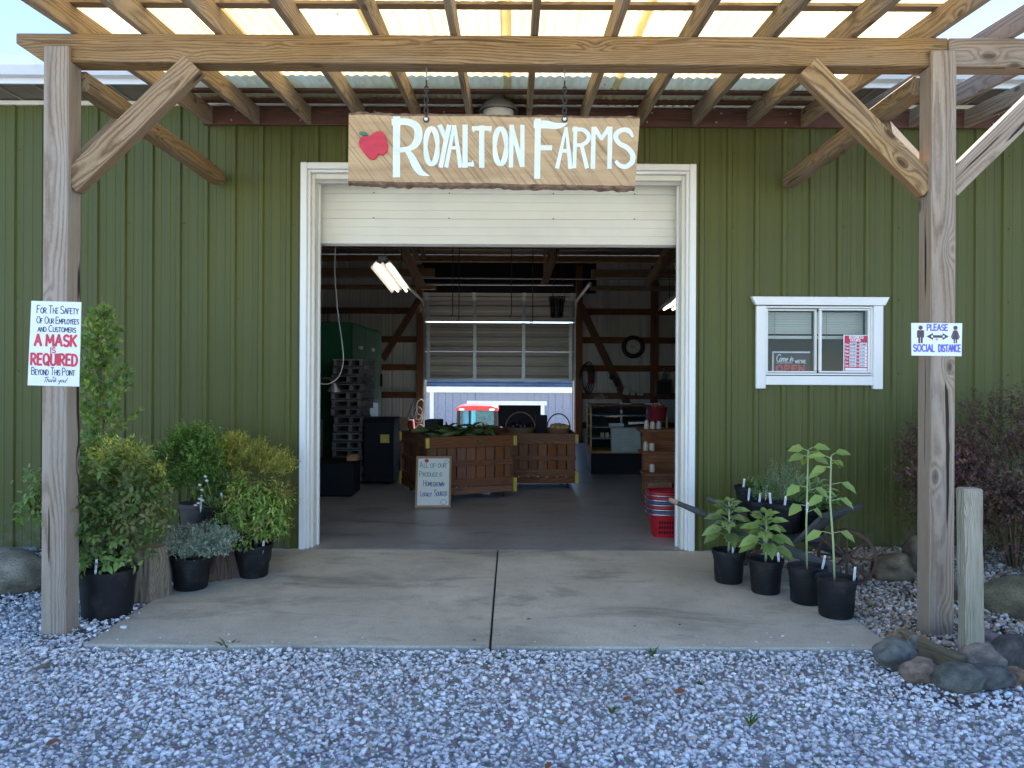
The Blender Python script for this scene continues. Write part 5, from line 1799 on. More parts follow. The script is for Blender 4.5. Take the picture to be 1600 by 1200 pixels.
stake(t, (c[0] - 0.006, c[1] - 0.012, 0.59), 0.055, lean=0.05)
stake(t, (c[0] + 0.085, c[1] - 0.03, 0.21), 0.10, lean=0.2)
gp = GP(1316, 969); c = (gp.x, gp.y + 0.09, 0)
t = thing('sunflower_seedling', 'tall thin sunflower seedling in the black pot nearest the slab corner', 'potted plant', c, 'potted seedlings on the slab')
pot(t, c, 0.118, 0.235, taper=0.86)
MB().tube([(c[0] - 0.01, c[1], 0.21), (c[0] - 0.02, c[1], 0.45), (c[0] - 0.04, c[1], 0.7), (c[0] - 0.035, c[1], 0.97)], [0.0065, 0.0065, 0.006, 0.005], 8).build('stem', M['greenstem'], t, smooth=True)
sunflower_top(t, (c[0] - 0.035, c[1], 0.975), rs, 5, 0.13, 0.055)
for z, a in ((0.80, 0.0), (0.72, 3.2), (0.70, 0.2), (0.50, 2.9), (0.50, 0.1), (0.90, 3.4)):
    stalk_leaf(t, (c[0] - 0.03, c[1], z), a, rs, L=0.12, Wd=0.06)
stake(t, (c[0] + 0.085, c[1] - 0.05, 0.2), 0.11, lean=0.08)

# ---------------------------------------------------------------- old wooden wheelbarrow
A0, A1 = Vector((1.19, 5.92, 0.52)), Vector((2.20, 5.30, 0.15))      # near shaft
Bo = Vector((0.25, 0.40, 0.0))
wb = thing('wheelbarrow', 'old dark wooden wheelbarrow with an iron-rimmed wheel, loaded with pots', 'wheelbarrow', (1.8, 5.75, 0))
ax = (A1 - A0).normalized()
A0m = A0 + ax * 0.30
beam('shaft', A0m, A1, 0.045, 0.06, M['barrow'], wb, bevel=0.006)
MB().tube([A0, A0 + ax * 0.1, A0 + ax * 0.302], [0.017, 0.019, 0.026], 10).build('handle', M['barrow'], wb, smooth=True)
MB().tube([A0 - ax * 0.002, A0 + ax * 0.07], [0.0185, 0.0195], 10).build('grip', plain('worn_handle_wood', (0.40, 0.24, 0.14), 0.7), wb, smooth=True)
B0, B1 = A0 + Bo + ax * 0.14, A1 + Bo
beam('shaft', B0 + ax * 0.15, B1, 0.045, 0.06, M['barrow'], wb, bevel=0.006)
MB().tube([B0, B0 + ax * 0.152], [0.018, 0.025], 10).build('handle', M['barrow'], wb, smooth=True)


def on(s, side, up=0.0):
    return A0 + ax * s + Bo * side + Vector((0, 0, up))


for i in range(6):        # bed slats across the shafts
    s = 0.42 + i * 0.082
    beam('bed_slat', on(s, -0.12, 0.042), on(s, 1.12, 0.042), 0.078, 0.018, M['barrow'], wb, up=Z, bevel=0.003)
fb = [Vector((1.93, 5.40, 0.29)), Vector((2.10, 5.28, 0.52)), Vector((2.50, 5.66, 0.52)), Vector((2.24, 5.82, 0.29))]
nrm = (fb[1] - fb[0]).cross(fb[3] - fb[0]).normalized() * 0.022
MB().add(fb + [p + nrm for p in fb], [(0, 1, 2, 3), (7, 6, 5, 4), (0, 4, 5, 1), (1, 5, 6, 2), (2, 6, 7, 3), (3, 7, 4, 0)]).build('front_board', M['barrow'], wb, bevel=0.004)
beam('front_cap', fb[1] + Vector((-0.01, -0.01, 0)), fb[2] + Vector((0.01, 0.01, 0)), 0.05, 0.03, M['barrow'], wb, bevel=0.004)
for side in (0.0, 1.0):
    beam('leg', on(0.52, side, -0.02), Vector((on(0.52, side).x - 0.08, on(0.52, side).y - 0.02, 0.0)), 0.04, 0.05, M['barrow'], wb, bevel=0.004)
    beam('leg_brace', on(0.80, side, -0.02), Vector((on(0.52, side).x - 0.05, on(0.52, side).y - 0.01, 0.10)), 0.018, 0.03, M['rust'], wb, bevel=0.002)
wc = (A1 + B1) / 2 + ax * 0.02
wc.z = 0.195
wdir = Bo.normalized()
wh = node('wheel', wc, wb)
e1 = Vector((wdir.y, -wdir.x, 0)).normalized()
rim = [wc + e1 * (0.185 * math.cos(a)) + Z * (0.185 * math.sin(a)) for a in [2 * math.pi * i / 32 for i in range(32)]]
mb = MB()
vs = []
for a in [2 * math.pi * i / 36 for i in range(36)]:
    d = e1 * math.cos(a) + Z * math.sin(a)
    vs += [wc + d * 0.195 + wdir * 0.02, wc + d * 0.195 - wdir * 0.02, wc + d * 0.178 - wdir * 0.02, wc + d * 0.178 + wdir * 0.02]
fs = [(i * 4 + j, i * 4 + (j + 1) % 4, ((i + 1) % 36) * 4 + (j + 1) % 4, ((i + 1) % 36) * 4 + j) for i in range(36) for j in range(4)]
mb.add(vs, fs).build('rim', M['rust'], wh)
for i in range(8):
    a = 2 * math.pi * i / 8
    d = e1 * math.cos(a) + Z * math.sin(a)
    MB().tube([wc + d * 0.02, wc + d * 0.18], 0.009, 6).build('spoke', M['rust'], wh)
MB().tube([wc - wdir * 0.045, wc + wdir * 0.045], 0.03, 12).build('hub', M['rust'], wh)
MB().tube([(A1 + Vector((0, 0, 0.02))), (B1 + Vector((0, 0, 0.02)))], 0.011, 8).build('axle', M['rust'], wb)
MB().tube([fb[0] + Vector((0.15, 0.12, 0.1)), (A1 + B1) / 2 + Vector((0.02, 0, 0.03))], 0.01, 6).build('strut', M['rust'], wb)
# pots standing on the barrow
def bedz(s):
    return on(s, 0.5, 0.052).z


herbs = [
    ('herb_pot', 'low rosette plant in the black pot at the handle end of the barrow', 0.50, 0.85, 0.10, 0.17, 'rosette'),
    ('herb_pot', 'short thyme-like herb in the small front pot on the barrow', 0.66, 0.25, 0.095, 0.16, 'thyme'),
    ('herb_pot', 'feathery rosemary bush in the biggest pot on the barrow', 0.84, 0.28, 0.125, 0.21, 'rosemary'),
    ('herb_pot', 'silvery sage-leaved plant in the pot behind the barrow front board', 0.98, 0.86, 0.11, 0.18, 'sage'),
]
M['sagegreen'] = plain('sage_stem', (0.2, 0.22, 0.14), 0.7)
for nm, lab, s, side, rt, hh, kind in herbs:
    p = on(s, side)
    zb = max(0.25, bedz(s)) + 0.02
    c = (p.x, p.y, zb)
    t = thing(nm, lab, 'potted plant', c, 'potted herbs on the wheelbarrow')
    pot(t, c, rt, hh)
    MB().span((c[0] - rt * 0.6, c[1] - rt * 0.6, bedz(s) - 0.03), (c[0] + rt * 0.6, c[1] + rt * 0.6, zb + 0.002)).build('pot_block', M['barrow'], wb)
    zt = zb + hh
    if kind == 'rosette':
        n = 16
        a = np.arange(n) * 2.4
        D = np.stack([np.cos(a), np.sin(a), np.linspace(0.7, 1.6, n)], 1)
        leaf_mesh('foliage', np.tile(np.array([[c[0], c[1], zt - 0.02]]), (n, 1)), D, np.stack([-np.cos(a), -np.sin(a), np.ones(n) * 0.6], 1), rs.uniform(0.09, 0.15, n), np.full(n, 0.026), np.tile(np.array([[0.14, 0.20, 0.06]]), (n, 1)) * rs.uniform(0.8, 1.2, (n, 1)), t)
        stake(t, (c[0] - 0.06, c[1] - 0.07, zt - 0.02), 0.085)
    elif kind == 'thyme':
        shrub(t, (c[0] + 0.03, c[1], zt + 0.07), (0.09, 0.08, 0.10), rs, twigs=110, tl=0.09, k=12, L=0.016, Wd=0.007, pal=((0.10, 0.15, 0.06), (0.07, 0.11, 0.04)), up=0.8, spread=0.6)
        stake(t, (c[0] - 0.02, c[1] - 0.07, zt - 0.02), 0.085)
        stake(t, (c[0] - 0.07, c[1] + 0.02, zt - 0.0), 0.085)
        stake(t, (c[0] + 0.06, c[1] + 0.03, zt + 0.02), 0.085)
    elif kind == 'rosemary':
        shrub(t, (c[0] + 0.01, c[1] + 0.03, zt + 0.12), (0.14, 0.11, 0.15), rs, twigs=130, tl=0.16, k=22, L=0.022, Wd=0.0045, pal=((0.12, 0.165, 0.10), (0.08, 0.12, 0.065)), up=1.1, spread=0.55, kind='blade', rnd=0.25)
        stake(t, (c[0] - 0.03, c[1] - 0.10, zt - 0.02), 0.085)
        stake(t, (c[0] - 0.10, c[1] - 0.02, zt - 0.01), 0.085, lean=-0.1)
    else:
        shrub(t, (c[0], c[1], zt + 0.08), (0.14, 0.11, 0.12), rs, twigs=36, tl=0.16, k=7, L=0.09, Wd=0.028, pal=((0.15, 0.20, 0.09), (0.11, 0.16, 0.06)), up=0.9, spread=0.5)

# ---------------------------------------------------------------- boulders and stones
def boulder(label, c, s, col, seed, rz=0.0, name='boulder', group=None, rough_=0.18, angular=False, cat='stone'):
    bm = bmesh.new()
    bmesh.ops.create_icosphere(bm, subdivisions=4, radius=1.0)
    r = random.Random(seed)
    planes = [(Vector((r.gauss(0, 1), r.gauss(0, 1), r.gauss(0, 0.8))).normalized(), r.uniform(0.55, 0.85)) for _ in range(9 if angular else 4)]
    for v in bm.verts:
        p = v.co.copy()
        for n_, d_ in planes:
            q = p.dot(n_) - d_
            if q > 0:
                p -= n_ * q * (0.9 if angular else 0.55)
        p *= 1 + rough_ * noise.noise(p * 1.4 + Vector((seed, 0, 0))) + 0.045 * noise.noise(p * 4 + Vector((seed, 2, 0))) + 0.02 * noise.noise(p * 11 + Vector((seed, 5, 0)))
        v.co = p
    me = bpy.data.meshes.new(name)
    bm.to_mesh(me)
    at = me.attributes.new('tint', 'FLOAT_COLOR', 'POINT')
    for i, v in enumerate(bm.verts):
        m_ = 0.85 + 0.5 * noise.noise(v.co * 2.5 + Vector((seed, 9, 0))) + 0.25 * noise.noise(v.co * 9)
        at.data[i].color = (col[0] * m_, col[1] * m_, col[2] * m_, 1)
    bm.free()
    me.polygons.foreach_set('use_smooth', [True] * len(me.polygons))
    o = link_mesh(name, me, M['boulder'], None, Matrix.Translation(Vector(c)) @ Matrix.Rotation(rz, 4, 'Z') @ Matrix.Diagonal((s[0], s[1], s[2], 1)))
    return tag(o, label, cat, group)


boulder('mottled pale boulder left of the mask notice post', (-3.47, 5.35, 0.08), (0.32, 0.24, 0.17), (0.30, 0.27, 0.20), 4)
boulder('brown mossy boulder on the pebbles behind the wheelbarrow wheel', (2.72, 5.62, 0.08), (0.17, 0.14, 0.12), (0.20, 0.15, 0.09), 5)
boulder('small dark boulder touching the right post back side', (2.96, 5.75, 0.13), (0.10, 0.10, 0.16), (0.15, 0.11, 0.07), 6)
boulder('small brown stone beside the post on the pebbles', (2.83, 5.25, 0.06), (0.09, 0.09, 0.09), (0.17, 0.12, 0.08), 16)
boulder('large smooth olive-brown boulder under the barberry bush', (3.20, 4.80, 0.09), (0.29, 0.24, 0.155), (0.20, 0.18, 0.11), 7)
boulder('squarish brown boulder behind the grey timber stake', (2.90, 5.1, 0.08), (0.15, 0.13, 0.13), (0.22, 0.18, 0.14), 8, angular=True)
G_ = 'rounded stones edging the bed'
for lab, px, py, w_, h_, col, sd, ang in (
        ('blue-grey rounded cobble at the slab corner', 1404, 1022, 60, 44, (0.19, 0.185, 0.165), 21, False),
        ('split tan and brown cobble next to the blue-grey one', 1442, 1043, 58, 40, (0.30, 0.21, 0.15), 22, True),
        ('long dark green-grey cobble lying in front of the timber stake', 1508, 1058, 74, 34, (0.15, 0.145, 0.12), 23, False),
        ('large oval speckled brown cobble right of the timber stake', 1545, 1027, 72, 40, (0.28, 0.22, 0.17), 24, False),
        ('dark slate cobble tucked under the oval brown one', 1553, 1056, 64, 34, (0.13, 0.125, 0.115), 25, False),
        ('dark brown cobble at the picture edge behind the oval one', 1590, 1022, 64, 50, (0.10, 0.085, 0.075), 26, False),
        ('reddish brown cobble at the picture edge in front', 1594, 1055, 40, 26, (0.26, 0.16, 0.10), 27, True),
        ('pale grey crumbly stone against the timber edging', 1437, 1006, 44, 26, (0.34, 0.31, 0.25), 28, True),
        ('tan crumbly stone behind the blue-grey cobble', 1408, 998, 30, 22, (0.34, 0.24, 0.13), 29, True),
        ('pinkish rough stone behind the oval cobble', 1535, 995, 50, 40, (0.26, 0.19, 0.17), 30, True)):
    gp = GP(px, py + h_ * 0.42)
    k = gp.y / F
    boulder(lab, (gp.x, gp.y + 0.04, h_ * k * 0.44 - 0.025), (w_ * k * 0.58, max(0.06, w_ * k * 0.38), h_ * k * 0.66), col, sd, rz=R_.uniform(-0.3, 0.3), name='cobble', group=G_, angular=ang)

ts = beam('timber_stake', (2.36, 4.03, -0.05), (2.345, 4.03, 0.895), 0.095, 0.085, M['greywood'], None, up=Vector((0, 1, 0)), bevel=0.008, wane=0.003)
tag(ts, 'short weathered grey timber stake standing in front of the right post', 'post')
te = beam('edging_timber', (2.16, 4.37, 0.02), (2.255, 3.93, 0.02), 0.05, 0.09, M['edging'], None, bevel=0.006, wane=0.002)
tag(te, 'low mossy edging timber lying at the foot of the right post', 'timber')

# ---------------------------------------------------------------- barberry bush
c = (3.75, 5.85, 0.0)
t = thing('barberry_bush', 'dense dark purple barberry bush against the wall at the right', 'bush', c)
stems(t, c, 0.0, 1.0, 0.55, 22, r=0.008, seed=21)
PURP = ((0.060, 0.030, 0.026), (0.085, 0.040, 0.032), (0.045, 0.026, 0.024), (0.065, 0.050, 0.030), (0.10, 0.058, 0.045))
shrub(t, (c[0], c[1] - 0.02, 0.78), (0.86, 0.52, 0.58), rp, twigs=3400, clumps=90, ctight=0.16, tl=0.15, k=14, L=0.024, Wd=0.013, pal=PURP, up=0.4, out=0.7, spread=0.65, shell=0.45, half=-0.75, lumpy=0.22)
shrub(t, (c[0] + 0.05, c[1] - 0.1, 0.36), (0.72, 0.42, 0.34), rp, twigs=700, clumps=40, ctight=0.18, tl=0.14, k=14, L=0.024, Wd=0.013, pal=PURP, up=0.2, spread=0.65, shell=0.3, half=-0.8, name='lower_foliage')
shrub(t, (c[0] - 0.72, c[1], 0.70), (0.18, 0.2, 0.5), rp, twigs=130, tl=0.24, k=14, L=0.022, Wd=0.012, pal=PURP, up=0.9, spread=0.6, name='side_foliage', half=-0.9)

# ---------------------------------------------------------------- small litter: weeds, leaves, twigs
def weed(label, px, py, h, seed, spiky=False):
    p = GP(px, py)
    r = np.random.default_rng(seed)
    n = 9
    a = r.uniform(0, 6.28, n)
    D = np.stack([np.cos(a) * 0.6, np.sin(a) * 0.6, r.uniform(0.4, 1.2, n)], 1)
    o = leaf_mesh('weed', np.tile(np.array([[p.x, p.y, -0.04]]), (n, 1)), D, np.stack([-np.cos(a), -np.sin(a), np.ones(n)], 1), r.uniform(0.6, 1.1, n) * h, np.full(n, h * (0.12 if spiky else 0.3)), np.tile(np.array([[0.11, 0.17, 0.04]]), (n, 1)) * r.uniform(0.7, 1.3, (n, 1)), None)
    return tag(o, label, 'weed', 'weeds in the gravel')


weed('tiny weed at the slab edge just right of the joint', 783, 1020, 0.05, 1)
weed('grassy weed sprouting at the slab edge right of centre', 1019, 1018, 0.08, 2, True)
weed('thin weed at the slab edge in front of the potted juniper', 355, 1006, 0.09, 3, True)
weed('upright weed in the open gravel below the potted sunflowers', 1172, 1122, 0.08, 4, True)
weed('low yellowish weed beside the fallen leaf', 955, 1103, 0.05, 5)
weed('small flat weed in the gravel right of the fallen leaves', 1096, 1060, 0.045, 6)
for lab, px, py, L_, rz in (('curled orange-brown fallen leaf in the gravel', 973, 1087, 0.05, 0.4), ('long brown fallen leaf in the gravel', 1053, 1076, 0.065, 0.1), ('brown fallen leaf near the bottom edge of the picture', 852, 1193, 0.05, 1.0), ('reddish fallen leaf in the gravel at the far left', 70, 1156, 0.06, 0.5)):
    p = GP(px, py)
    o = leaf_mesh('fallen_leaf', np.array([[p.x, p.y, -0.022]]), np.array([[math.cos(rz), math.sin(rz), 0.25]]), np.array([[0.1, -0.3, 1.0]]), np.array([L_]), np.array([L_ * 0.5]), np.array([[0.26, 0.10, 0.04]]), None)
    tag(o, lab, 'leaf', 'fallen leaves')
p0, p1 = GP(40, 1045), GP(78, 1034)
tw = MB().tube([p0 + Vector((0, 0, -0.02)), (p0 + p1) / 2 + Vector((0, 0.01, -0.012)), p1 + Vector((0, 0, -0.018))], [0.003, 0.006, 0.009], 7).build('twig', M['stem'], None, smooth=True)
tag(tw, 'brown twig lying on the gravel at the far left', 'twig')
hose = MB().tube([(-4.4, 6.3, 0.0), (-3.75, 6.25, 0.03), (-3.4, 6.2, 0.16), (-3.1, 6.1, 0.34), (-2.95, 5.9, 0.45)], 0.009, 7).build('cable', M['black'], None, smooth=True)
tag(hose, 'thin black cable rising from the gravel behind the left shrubs', 'cable')

for lab, px, py, L_ in (('dark bark chip on the right half of the slab near the joint', 826, 968, 0.035), ('tiny dark bark chip on the slab right of centre', 992, 979, 0.016), ('small dark chip on the slab left of the sunflower pots', 1062, 977, 0.022), ('flat brown chip by the joint at the slab front', 741, 1001, 0.025)):
    p = GP(px, py)
    bc_ = MB().add([(p.x - L_ / 2, p.y, 0.002), (p.x, p.y - L_ * 0.25, 0.004), (p.x + L_ / 2, p.y + L_ * 0.1, 0.002), (p.x + L_ * 0.1, p.y + L_ * 0.3, 0.003), (p.x, p.y, 0.010)], [(0, 1, 4), (1, 2, 4), (2, 3, 4), (3, 0, 4), (3, 2, 1, 0)]).build('bark_chip', M['barkedge'], None)
    tag(bc_, lab, 'chip', 'chips of bark on the slab')

# ---------------------------------------------------------------- inside the barn
# two apple bins on casters
def apple_bin(label, c, rz, size=1.06, ztop=0.735, zbase=0.075):
    t = thing('apple_bin', label, 'bin', c)
    Rm = Matrix.Translation(Vector(c)) @ Matrix.Rotation(rz, 4, 'Z')
    hs = size / 2

    def wpt(x, y, z):
        return Rm @ Vector((x, y, z))
    for side in range(4):
        S = Matrix.Rotation(side * math.pi / 2, 4, 'Z')

        def sp(x, d, z):
            q = S @ Vector((x, -hs + d, 0))
            return wpt(q.x, q.y, z)
        nrm = (sp(0, 0, 0) - sp(0, 0.1, 0)).normalized()
        n = 9
        wd = size / n
        for i in range(n):
            x = -hs + (i + 0.5) * wd
            beam('slat', sp(x, 0.03, zbase + 0.07), sp(x, 0.03, ztop - 0.005), wd - 0.009 - R_.uniform(0, 0.006), 0.016, M['bin'], t, up=nrm, bevel=0.002)
        beam('top_rail', sp(-hs - 0.01, 0.008, ztop - 0.065), sp(hs - 0.008, 0.008, ztop - 0.065), 0.022, 0.13, M['bin'], t, bevel=0.003)
        beam('mid_rail', sp(-hs, 0.01, ztop - 0.31), sp(hs - 0.02, 0.01, ztop - 0.31), 0.02, 0.06, M['bin'], t, bevel=0.003)
        beam('bottom_rail', sp(-hs, 0.01, zbase + 0.13), sp(hs - 0.02, 0.01, zbase + 0.13), 0.02, 0.085, M['bin'], t, bevel=0.003)
        beam('skid_board', sp(-hs, 0.005, zbase + 0.04), sp(hs - 0.022, 0.005, zbase + 0.04), 0.026, 0.075, M['bin'], t, bevel=0.003)
    MB().box((0, 0, 0), (size - 0.1, size - 0.1, 0.02)).build('bin_floor', M['bin'], t, matrix=Matrix.Translation(wpt(0, 0, ztop - 0.16)) @ Matrix.Rotation(rz, 4, 'Z'))
    for sx in (-1, 1):
        for sy in (-1, 1):
            p = wpt(sx * (hs - 0.1), sy * (hs - 0.1), 0)
            MB().lathe([(0.034, -0.014), (0.036, 0), (0.034, 0.014)], p + Vector((0, 0, 0.036)), 14, 'X').build('caster', M['black'], t)
            MB().span((p.x - 0.02, p.y - 0.02, 0.06), (p.x + 0.02, p.y + 0.02, zbase + 0.02)).build('caster_fork', M['steel'], t)
            cp = wpt(sx * (hs + 0.006), sy * (hs + 0.006), 0)
            for zz in ((ztop - 0.12, ztop - 0.01), (zbase + 0.0, zbase + 0.16)):
                MB().box((0, 0, 0), (0.042, 0.042, zz[1] - zz[0])).build('corner_bracket', M['yellow'], t, matrix=Matrix.Translation(cp + Vector((0, 0, sum(zz) / 2))) @ Matrix.Rotation(rz, 4, 'Z'), bevel=0.003)
    return t


ang = math.atan2(0.44, 1.0)
b1 = Vector((-0.94, 8.8, 0)) + (Vector((math.cos(ang), math.sin(ang), 0)) + Vector((-math.sin(ang), math.cos(ang), 0))) * 0.53
apple_bin('slatted wooden produce bin on casters turned toward the door, whiteboard against it', b1, ang)
b2 = Vector((0.26, 10.42, 0))
apple_bin('slatted wooden produce bin behind, carrying the handled baskets', b2, 0.02, 1.08, 0.70)

# produce heaps lying in the bins
corn = thing('corn_heap', 'green husked corn heaped in the nearer bin', 'produce', b1 + Vector((0, 0, 0.6)))
cm = np.random.default_rng(8)
for i in range(46):
    a = cm.uniform(0, 6.28)
    p = b1 + Vector((cm.uniform(-0.42, 0.42), cm.uniform(-0.42, 0.42), 0.66 + cm.uniform(0, 0.13)))
    d = Vector((math.cos(a), math.sin(a), cm.uniform(-0.1, 0.3))).normalized()
    MB().tube([p - d * 0.12, p - d * 0.05, p + d * 0.05, p + d * 0.14], [0.012, 0.03, 0.028, 0.005], 7).build('corn_ear', M['cornhusk'] if 'cornhusk' in M else M.setdefault('cornhusk', plain('corn_husk', (0.07, 0.11, 0.03), 0.6, var=0.3)), corn, smooth=True)


P_ = np.column_stack([b1.x + cm.uniform(-0.4, 0.4, 70), b1.y + cm.uniform(-0.4, 0.4, 70), 0.72 + cm.uniform(0, 0.05, 70)])
A_ = cm.uniform(0, 6.28, 70)
leaf_mesh('husk_leaves', P_, np.stack([np.cos(A_), np.sin(A_), cm.uniform(0.0, 0.7, 70)], 1), np.tile(np.array([[0, 0, 1.0]]), (70, 1)), cm.uniform(0.12, 0.3, 70), cm.uniform(0.02, 0.045, 70), np.tile(np.array([[0.09, 0.13, 0.04]]), (70, 1)) * cm.uniform(0.6, 1.4, (70, 1)), corn)


def crate(name, label, c, s, mat, cat='crate', rz=0.0, wall=0.015):
    o = thing(name, label, cat, c)
    m_ = Matrix.Translation(Vector(c)) @ Matrix.Rotation(rz, 4, 'Z')
    for a, b in (((-s[0] / 2, -s[1] / 2, 0), (s[0] / 2, -s[1] / 2 + wall, s[2])), ((-s[0] / 2, s[1] / 2 - wall, 0), (s[0] / 2, s[1] / 2, s[2])),
                 ((-s[0] / 2, -s[1] / 2 + wall, 0), (-s[0] / 2 + wall, s[1] / 2 - wall, s[2])), ((s[0] / 2 - wall, -s[1] / 2 + wall, 0), (s[0] / 2, s[1] / 2 - wall, s[2]))):
        MB().span(a, b).build('side_panel', mat, o, matrix=m_, bevel=0.002)
    MB().span((-s[0] / 2, -s[1] / 2, -0.012), (s[0] / 2, s[1] / 2, 0)).build('base_panel', mat, o, matrix=m_)
    return o


p = W(671, 682, 9.35)
crate('produce_crate', 'black slatted crate standing in the nearer bin', (p.x + 0.05, 9.4, 0.66), (0.16, 0.24, 0.24), M['black'], rz=-0.2)
p = W(846, 684, 10.3)
crate('produce_crate', 'dark crate between the two handled baskets', (p.x, 10.4, 0.66), (0.15, 0.2, 0.24), M['darkcab'])


def basket(label, c, r, h, hh, items, colr, isz, seed):
    o = thing('handled_basket', label, 'basket', c, 'handled baskets on the bins')
    M.setdefault('splint', plain('basket_splint', (0.20, 0.11, 0.055), 0.7, var=0.35, scale=30))
    MB().lathe([(r * 0.7, 0), (r * 0.9, h * 0.5), (r, h), (r * 1.03, h + 0.005), (r * 0.98, h + 0.01), (r * 0.9, h - 0.02)], c, 20, close=False).build('bowl', M['splint'], o, smooth=True)
    c = Vector(c)
    pts = [c + Vector((r * math.cos(a), 0, h + hh * math.sin(a))) for a in [math.pi * i / 18 for i in range(19)]]
    vs, fs = [], []
    for q in pts:
        vs += [q + Vector((0, -0.012, 0)), q + Vector((0, 0.012, 0))]
    mb = MB()
    mb.tube(pts, 0.009, 6)
    mb.build('handle', M['splint'], o, smooth=True)
    heap = thing('heap', label.split(' ')[0], 'x')
    bpy.data.objects.remove(heap)
    q_ = random.Random(seed)
    for i in range(items):
        a = q_.uniform(0, 6.28)
        rr = r * 0.8 * math.sqrt(q_.random())
        MB().lathe([(0.001, -isz), (isz * 0.7, -isz * 0.7), (isz, 0), (isz * 0.75, isz * 0.65), (0.001, isz * 0.95)], c + Vector((rr * math.cos(a), rr * math.sin(a), h - 0.01 + isz * 0.5 + (1 - rr / r) * 0.03)), 10, close=False).build('vegetable', colr, o, smooth=True)
    return o


M['squash'] = plain('tan_potato_skin', (0.36, 0.24, 0.09), 0.7, var=0.3)
M['eggplant'] = plain('dark_aubergine_skin', (0.012, 0.008, 0.02), 0.22)
p = W(813, 683, 10.15)
basket('splint basket of dark purple vegetables with a tall arched handle', (p.x, 10.2, 0.65), 0.19, 0.10, 0.20, 14, M['eggplant'], 0.045, 3)
p = W(873, 683, 10.1)
basket('splint basket of tan potatoes with an arched handle, by the bin corner', (p.x, 10.15, 0.655), 0.15, 0.09, 0.19, 22, M['squash'], 0.04, 4)

# whiteboard leaning against the nearer bin
P = [W(644, 713.5, 8.70), W(699, 713.5, 8.72), W(703, 786, 8.50), W(648, 788.5, 8.48)]
P[2].z = 0.004
P[3].z = 0.004
o = thing('whiteboard', 'small wood-framed whiteboard about homegrown produce leaning on the bin', 'sign', (P[2] + P[3]) / 2)
u = (P[1] - P[0]).normalized()
v = (P[0] - P[3]).normalized()
v = (v - u * v.dot(u)).normalized()
n_ = u.cross(v)
w_, h_ = (P[1] - P[0]).length, (P[0] - P[3]).length
O = P[3]
M['wb'] = plain('whiteboard_face', (0.62, 0.64, 0.58), 0.35, var=0.05)
MB().add([O, O + u * w_, O + u * w_ + v * h_, O + v * h_, O - n_ * 0.01, O + u * w_ - n_ * 0.01, O + u * w_ + v * h_ - n_ * 0.01, O + v * h_ - n_ * 0.01],
         [(0, 1, 2, 3), (7, 6, 5, 4), (0, 4, 5, 1), (1, 5, 6, 2), (2, 6, 7, 3), (3, 7, 4, 0)]).build('board', M['wb'], o)
fw = 0.022
for a, b in ((O + v * fw / 2, O + u * w_ + v * fw / 2), (O + v * (h_ - fw / 2), O + u * w_ + v * (h_ - fw / 2))):
    beam('frame_rail', a + n_ * 0.004, b + n_ * 0.004, fw, 0.02, M['signframe'], o, up=n_, bevel=0.002)
for a, b in ((O + u * fw / 2 + v * fw, O + u * fw / 2 + v * (h_ - fw)), (O + u * (w_ - fw / 2) + v * fw, O + u * (w_ - fw / 2) + v * (h_ - fw))):
    beam('frame_stile', a + n_ * 0.004, b + n_ * 0.004, fw, 0.02, M['signframe'], o, up=n_, bevel=0.002)
pen = Pen(O, u, v, 0.0012)
k = h_ / 75.0
kx = w_ / 58.0
tw = [('All of our', 6, 58.5, 8.5, 44), ('Produce is', 6, 45, 8, 38)]
for s, x, z, hh, fit in tw:
    pen.text(s, x * kx, z * k, hh * k, 0.75 * k, fit=fit * kx, wob=0.05)
pen.done('teal_lettering', M['greenink'], o)
for s, x, z, hh, fit in (('Homegrown', 13, 31, 8.5, 34), ('Locally', 9, 16.5, 7, 18), ('Sourced', 31, 17, 8.5, 21)):
    pen.text(s, x * kx, z * k, hh * k, 0.75 * k, fit=fit * kx, wob=0.05)
pen.stroke([(27 * k, 25 * k), (30 * k, 26 * k)], 0.7 * k)
pen.stroke([((46 + 5 * math.cos(a)) * kx, (8 + 3.6 * math.sin(a)) * k) for a in [2 * math.pi * i / 16 for i in range(17)]], 0.5 * k)
pen.stroke([((50 + 3 * math.cos(a)) * kx, (67 + 2.6 * math.sin(a)) * k) for a in [2 * math.pi * i / 12 for i in range(13)]], 0.5 * k)
pen.done('navy_lettering', M['bluepen'], o)
pen.fill([((15 + 3.2 * math.cos(a)) * k, (68.5 + 2.9 * math.sin(a)) * k) for a in [2 * math.pi * i / 16 for i in range(16)]])
pen.done('tomato_drawing', plain('orange_red_marker', (0.45, 0.08, 0.03), 0.6), o)

# glass display case
cx0, cx1, cy0, cy1, ch = 1.13, 2.25, 11.35, 11.95, 1.0
o = thing('display_case', 'glass-fronted display case with pale wooden end frames at the back', 'display case', ((cx0 + cx1) / 2, cy0, 0))
M['casewood'] = wood('pale_case_wood', (0.50, 0.36, 0.15), (0.36, 0.24, 0.10), knots=0.0, crack=0.0, grey_amt=0.05)
MB().span((cx0 + 0.02, cy0 + 0.02, 0.0), (cx1 - 0.02, cy1, 0.30)).build('plinth', M['darkcab'], o, bevel=0.004)
MB().span((cx0, cy0, 0.302), (cx1, cy1, 0.335)).build('deck', M['casewood'], o, bevel=0.003)


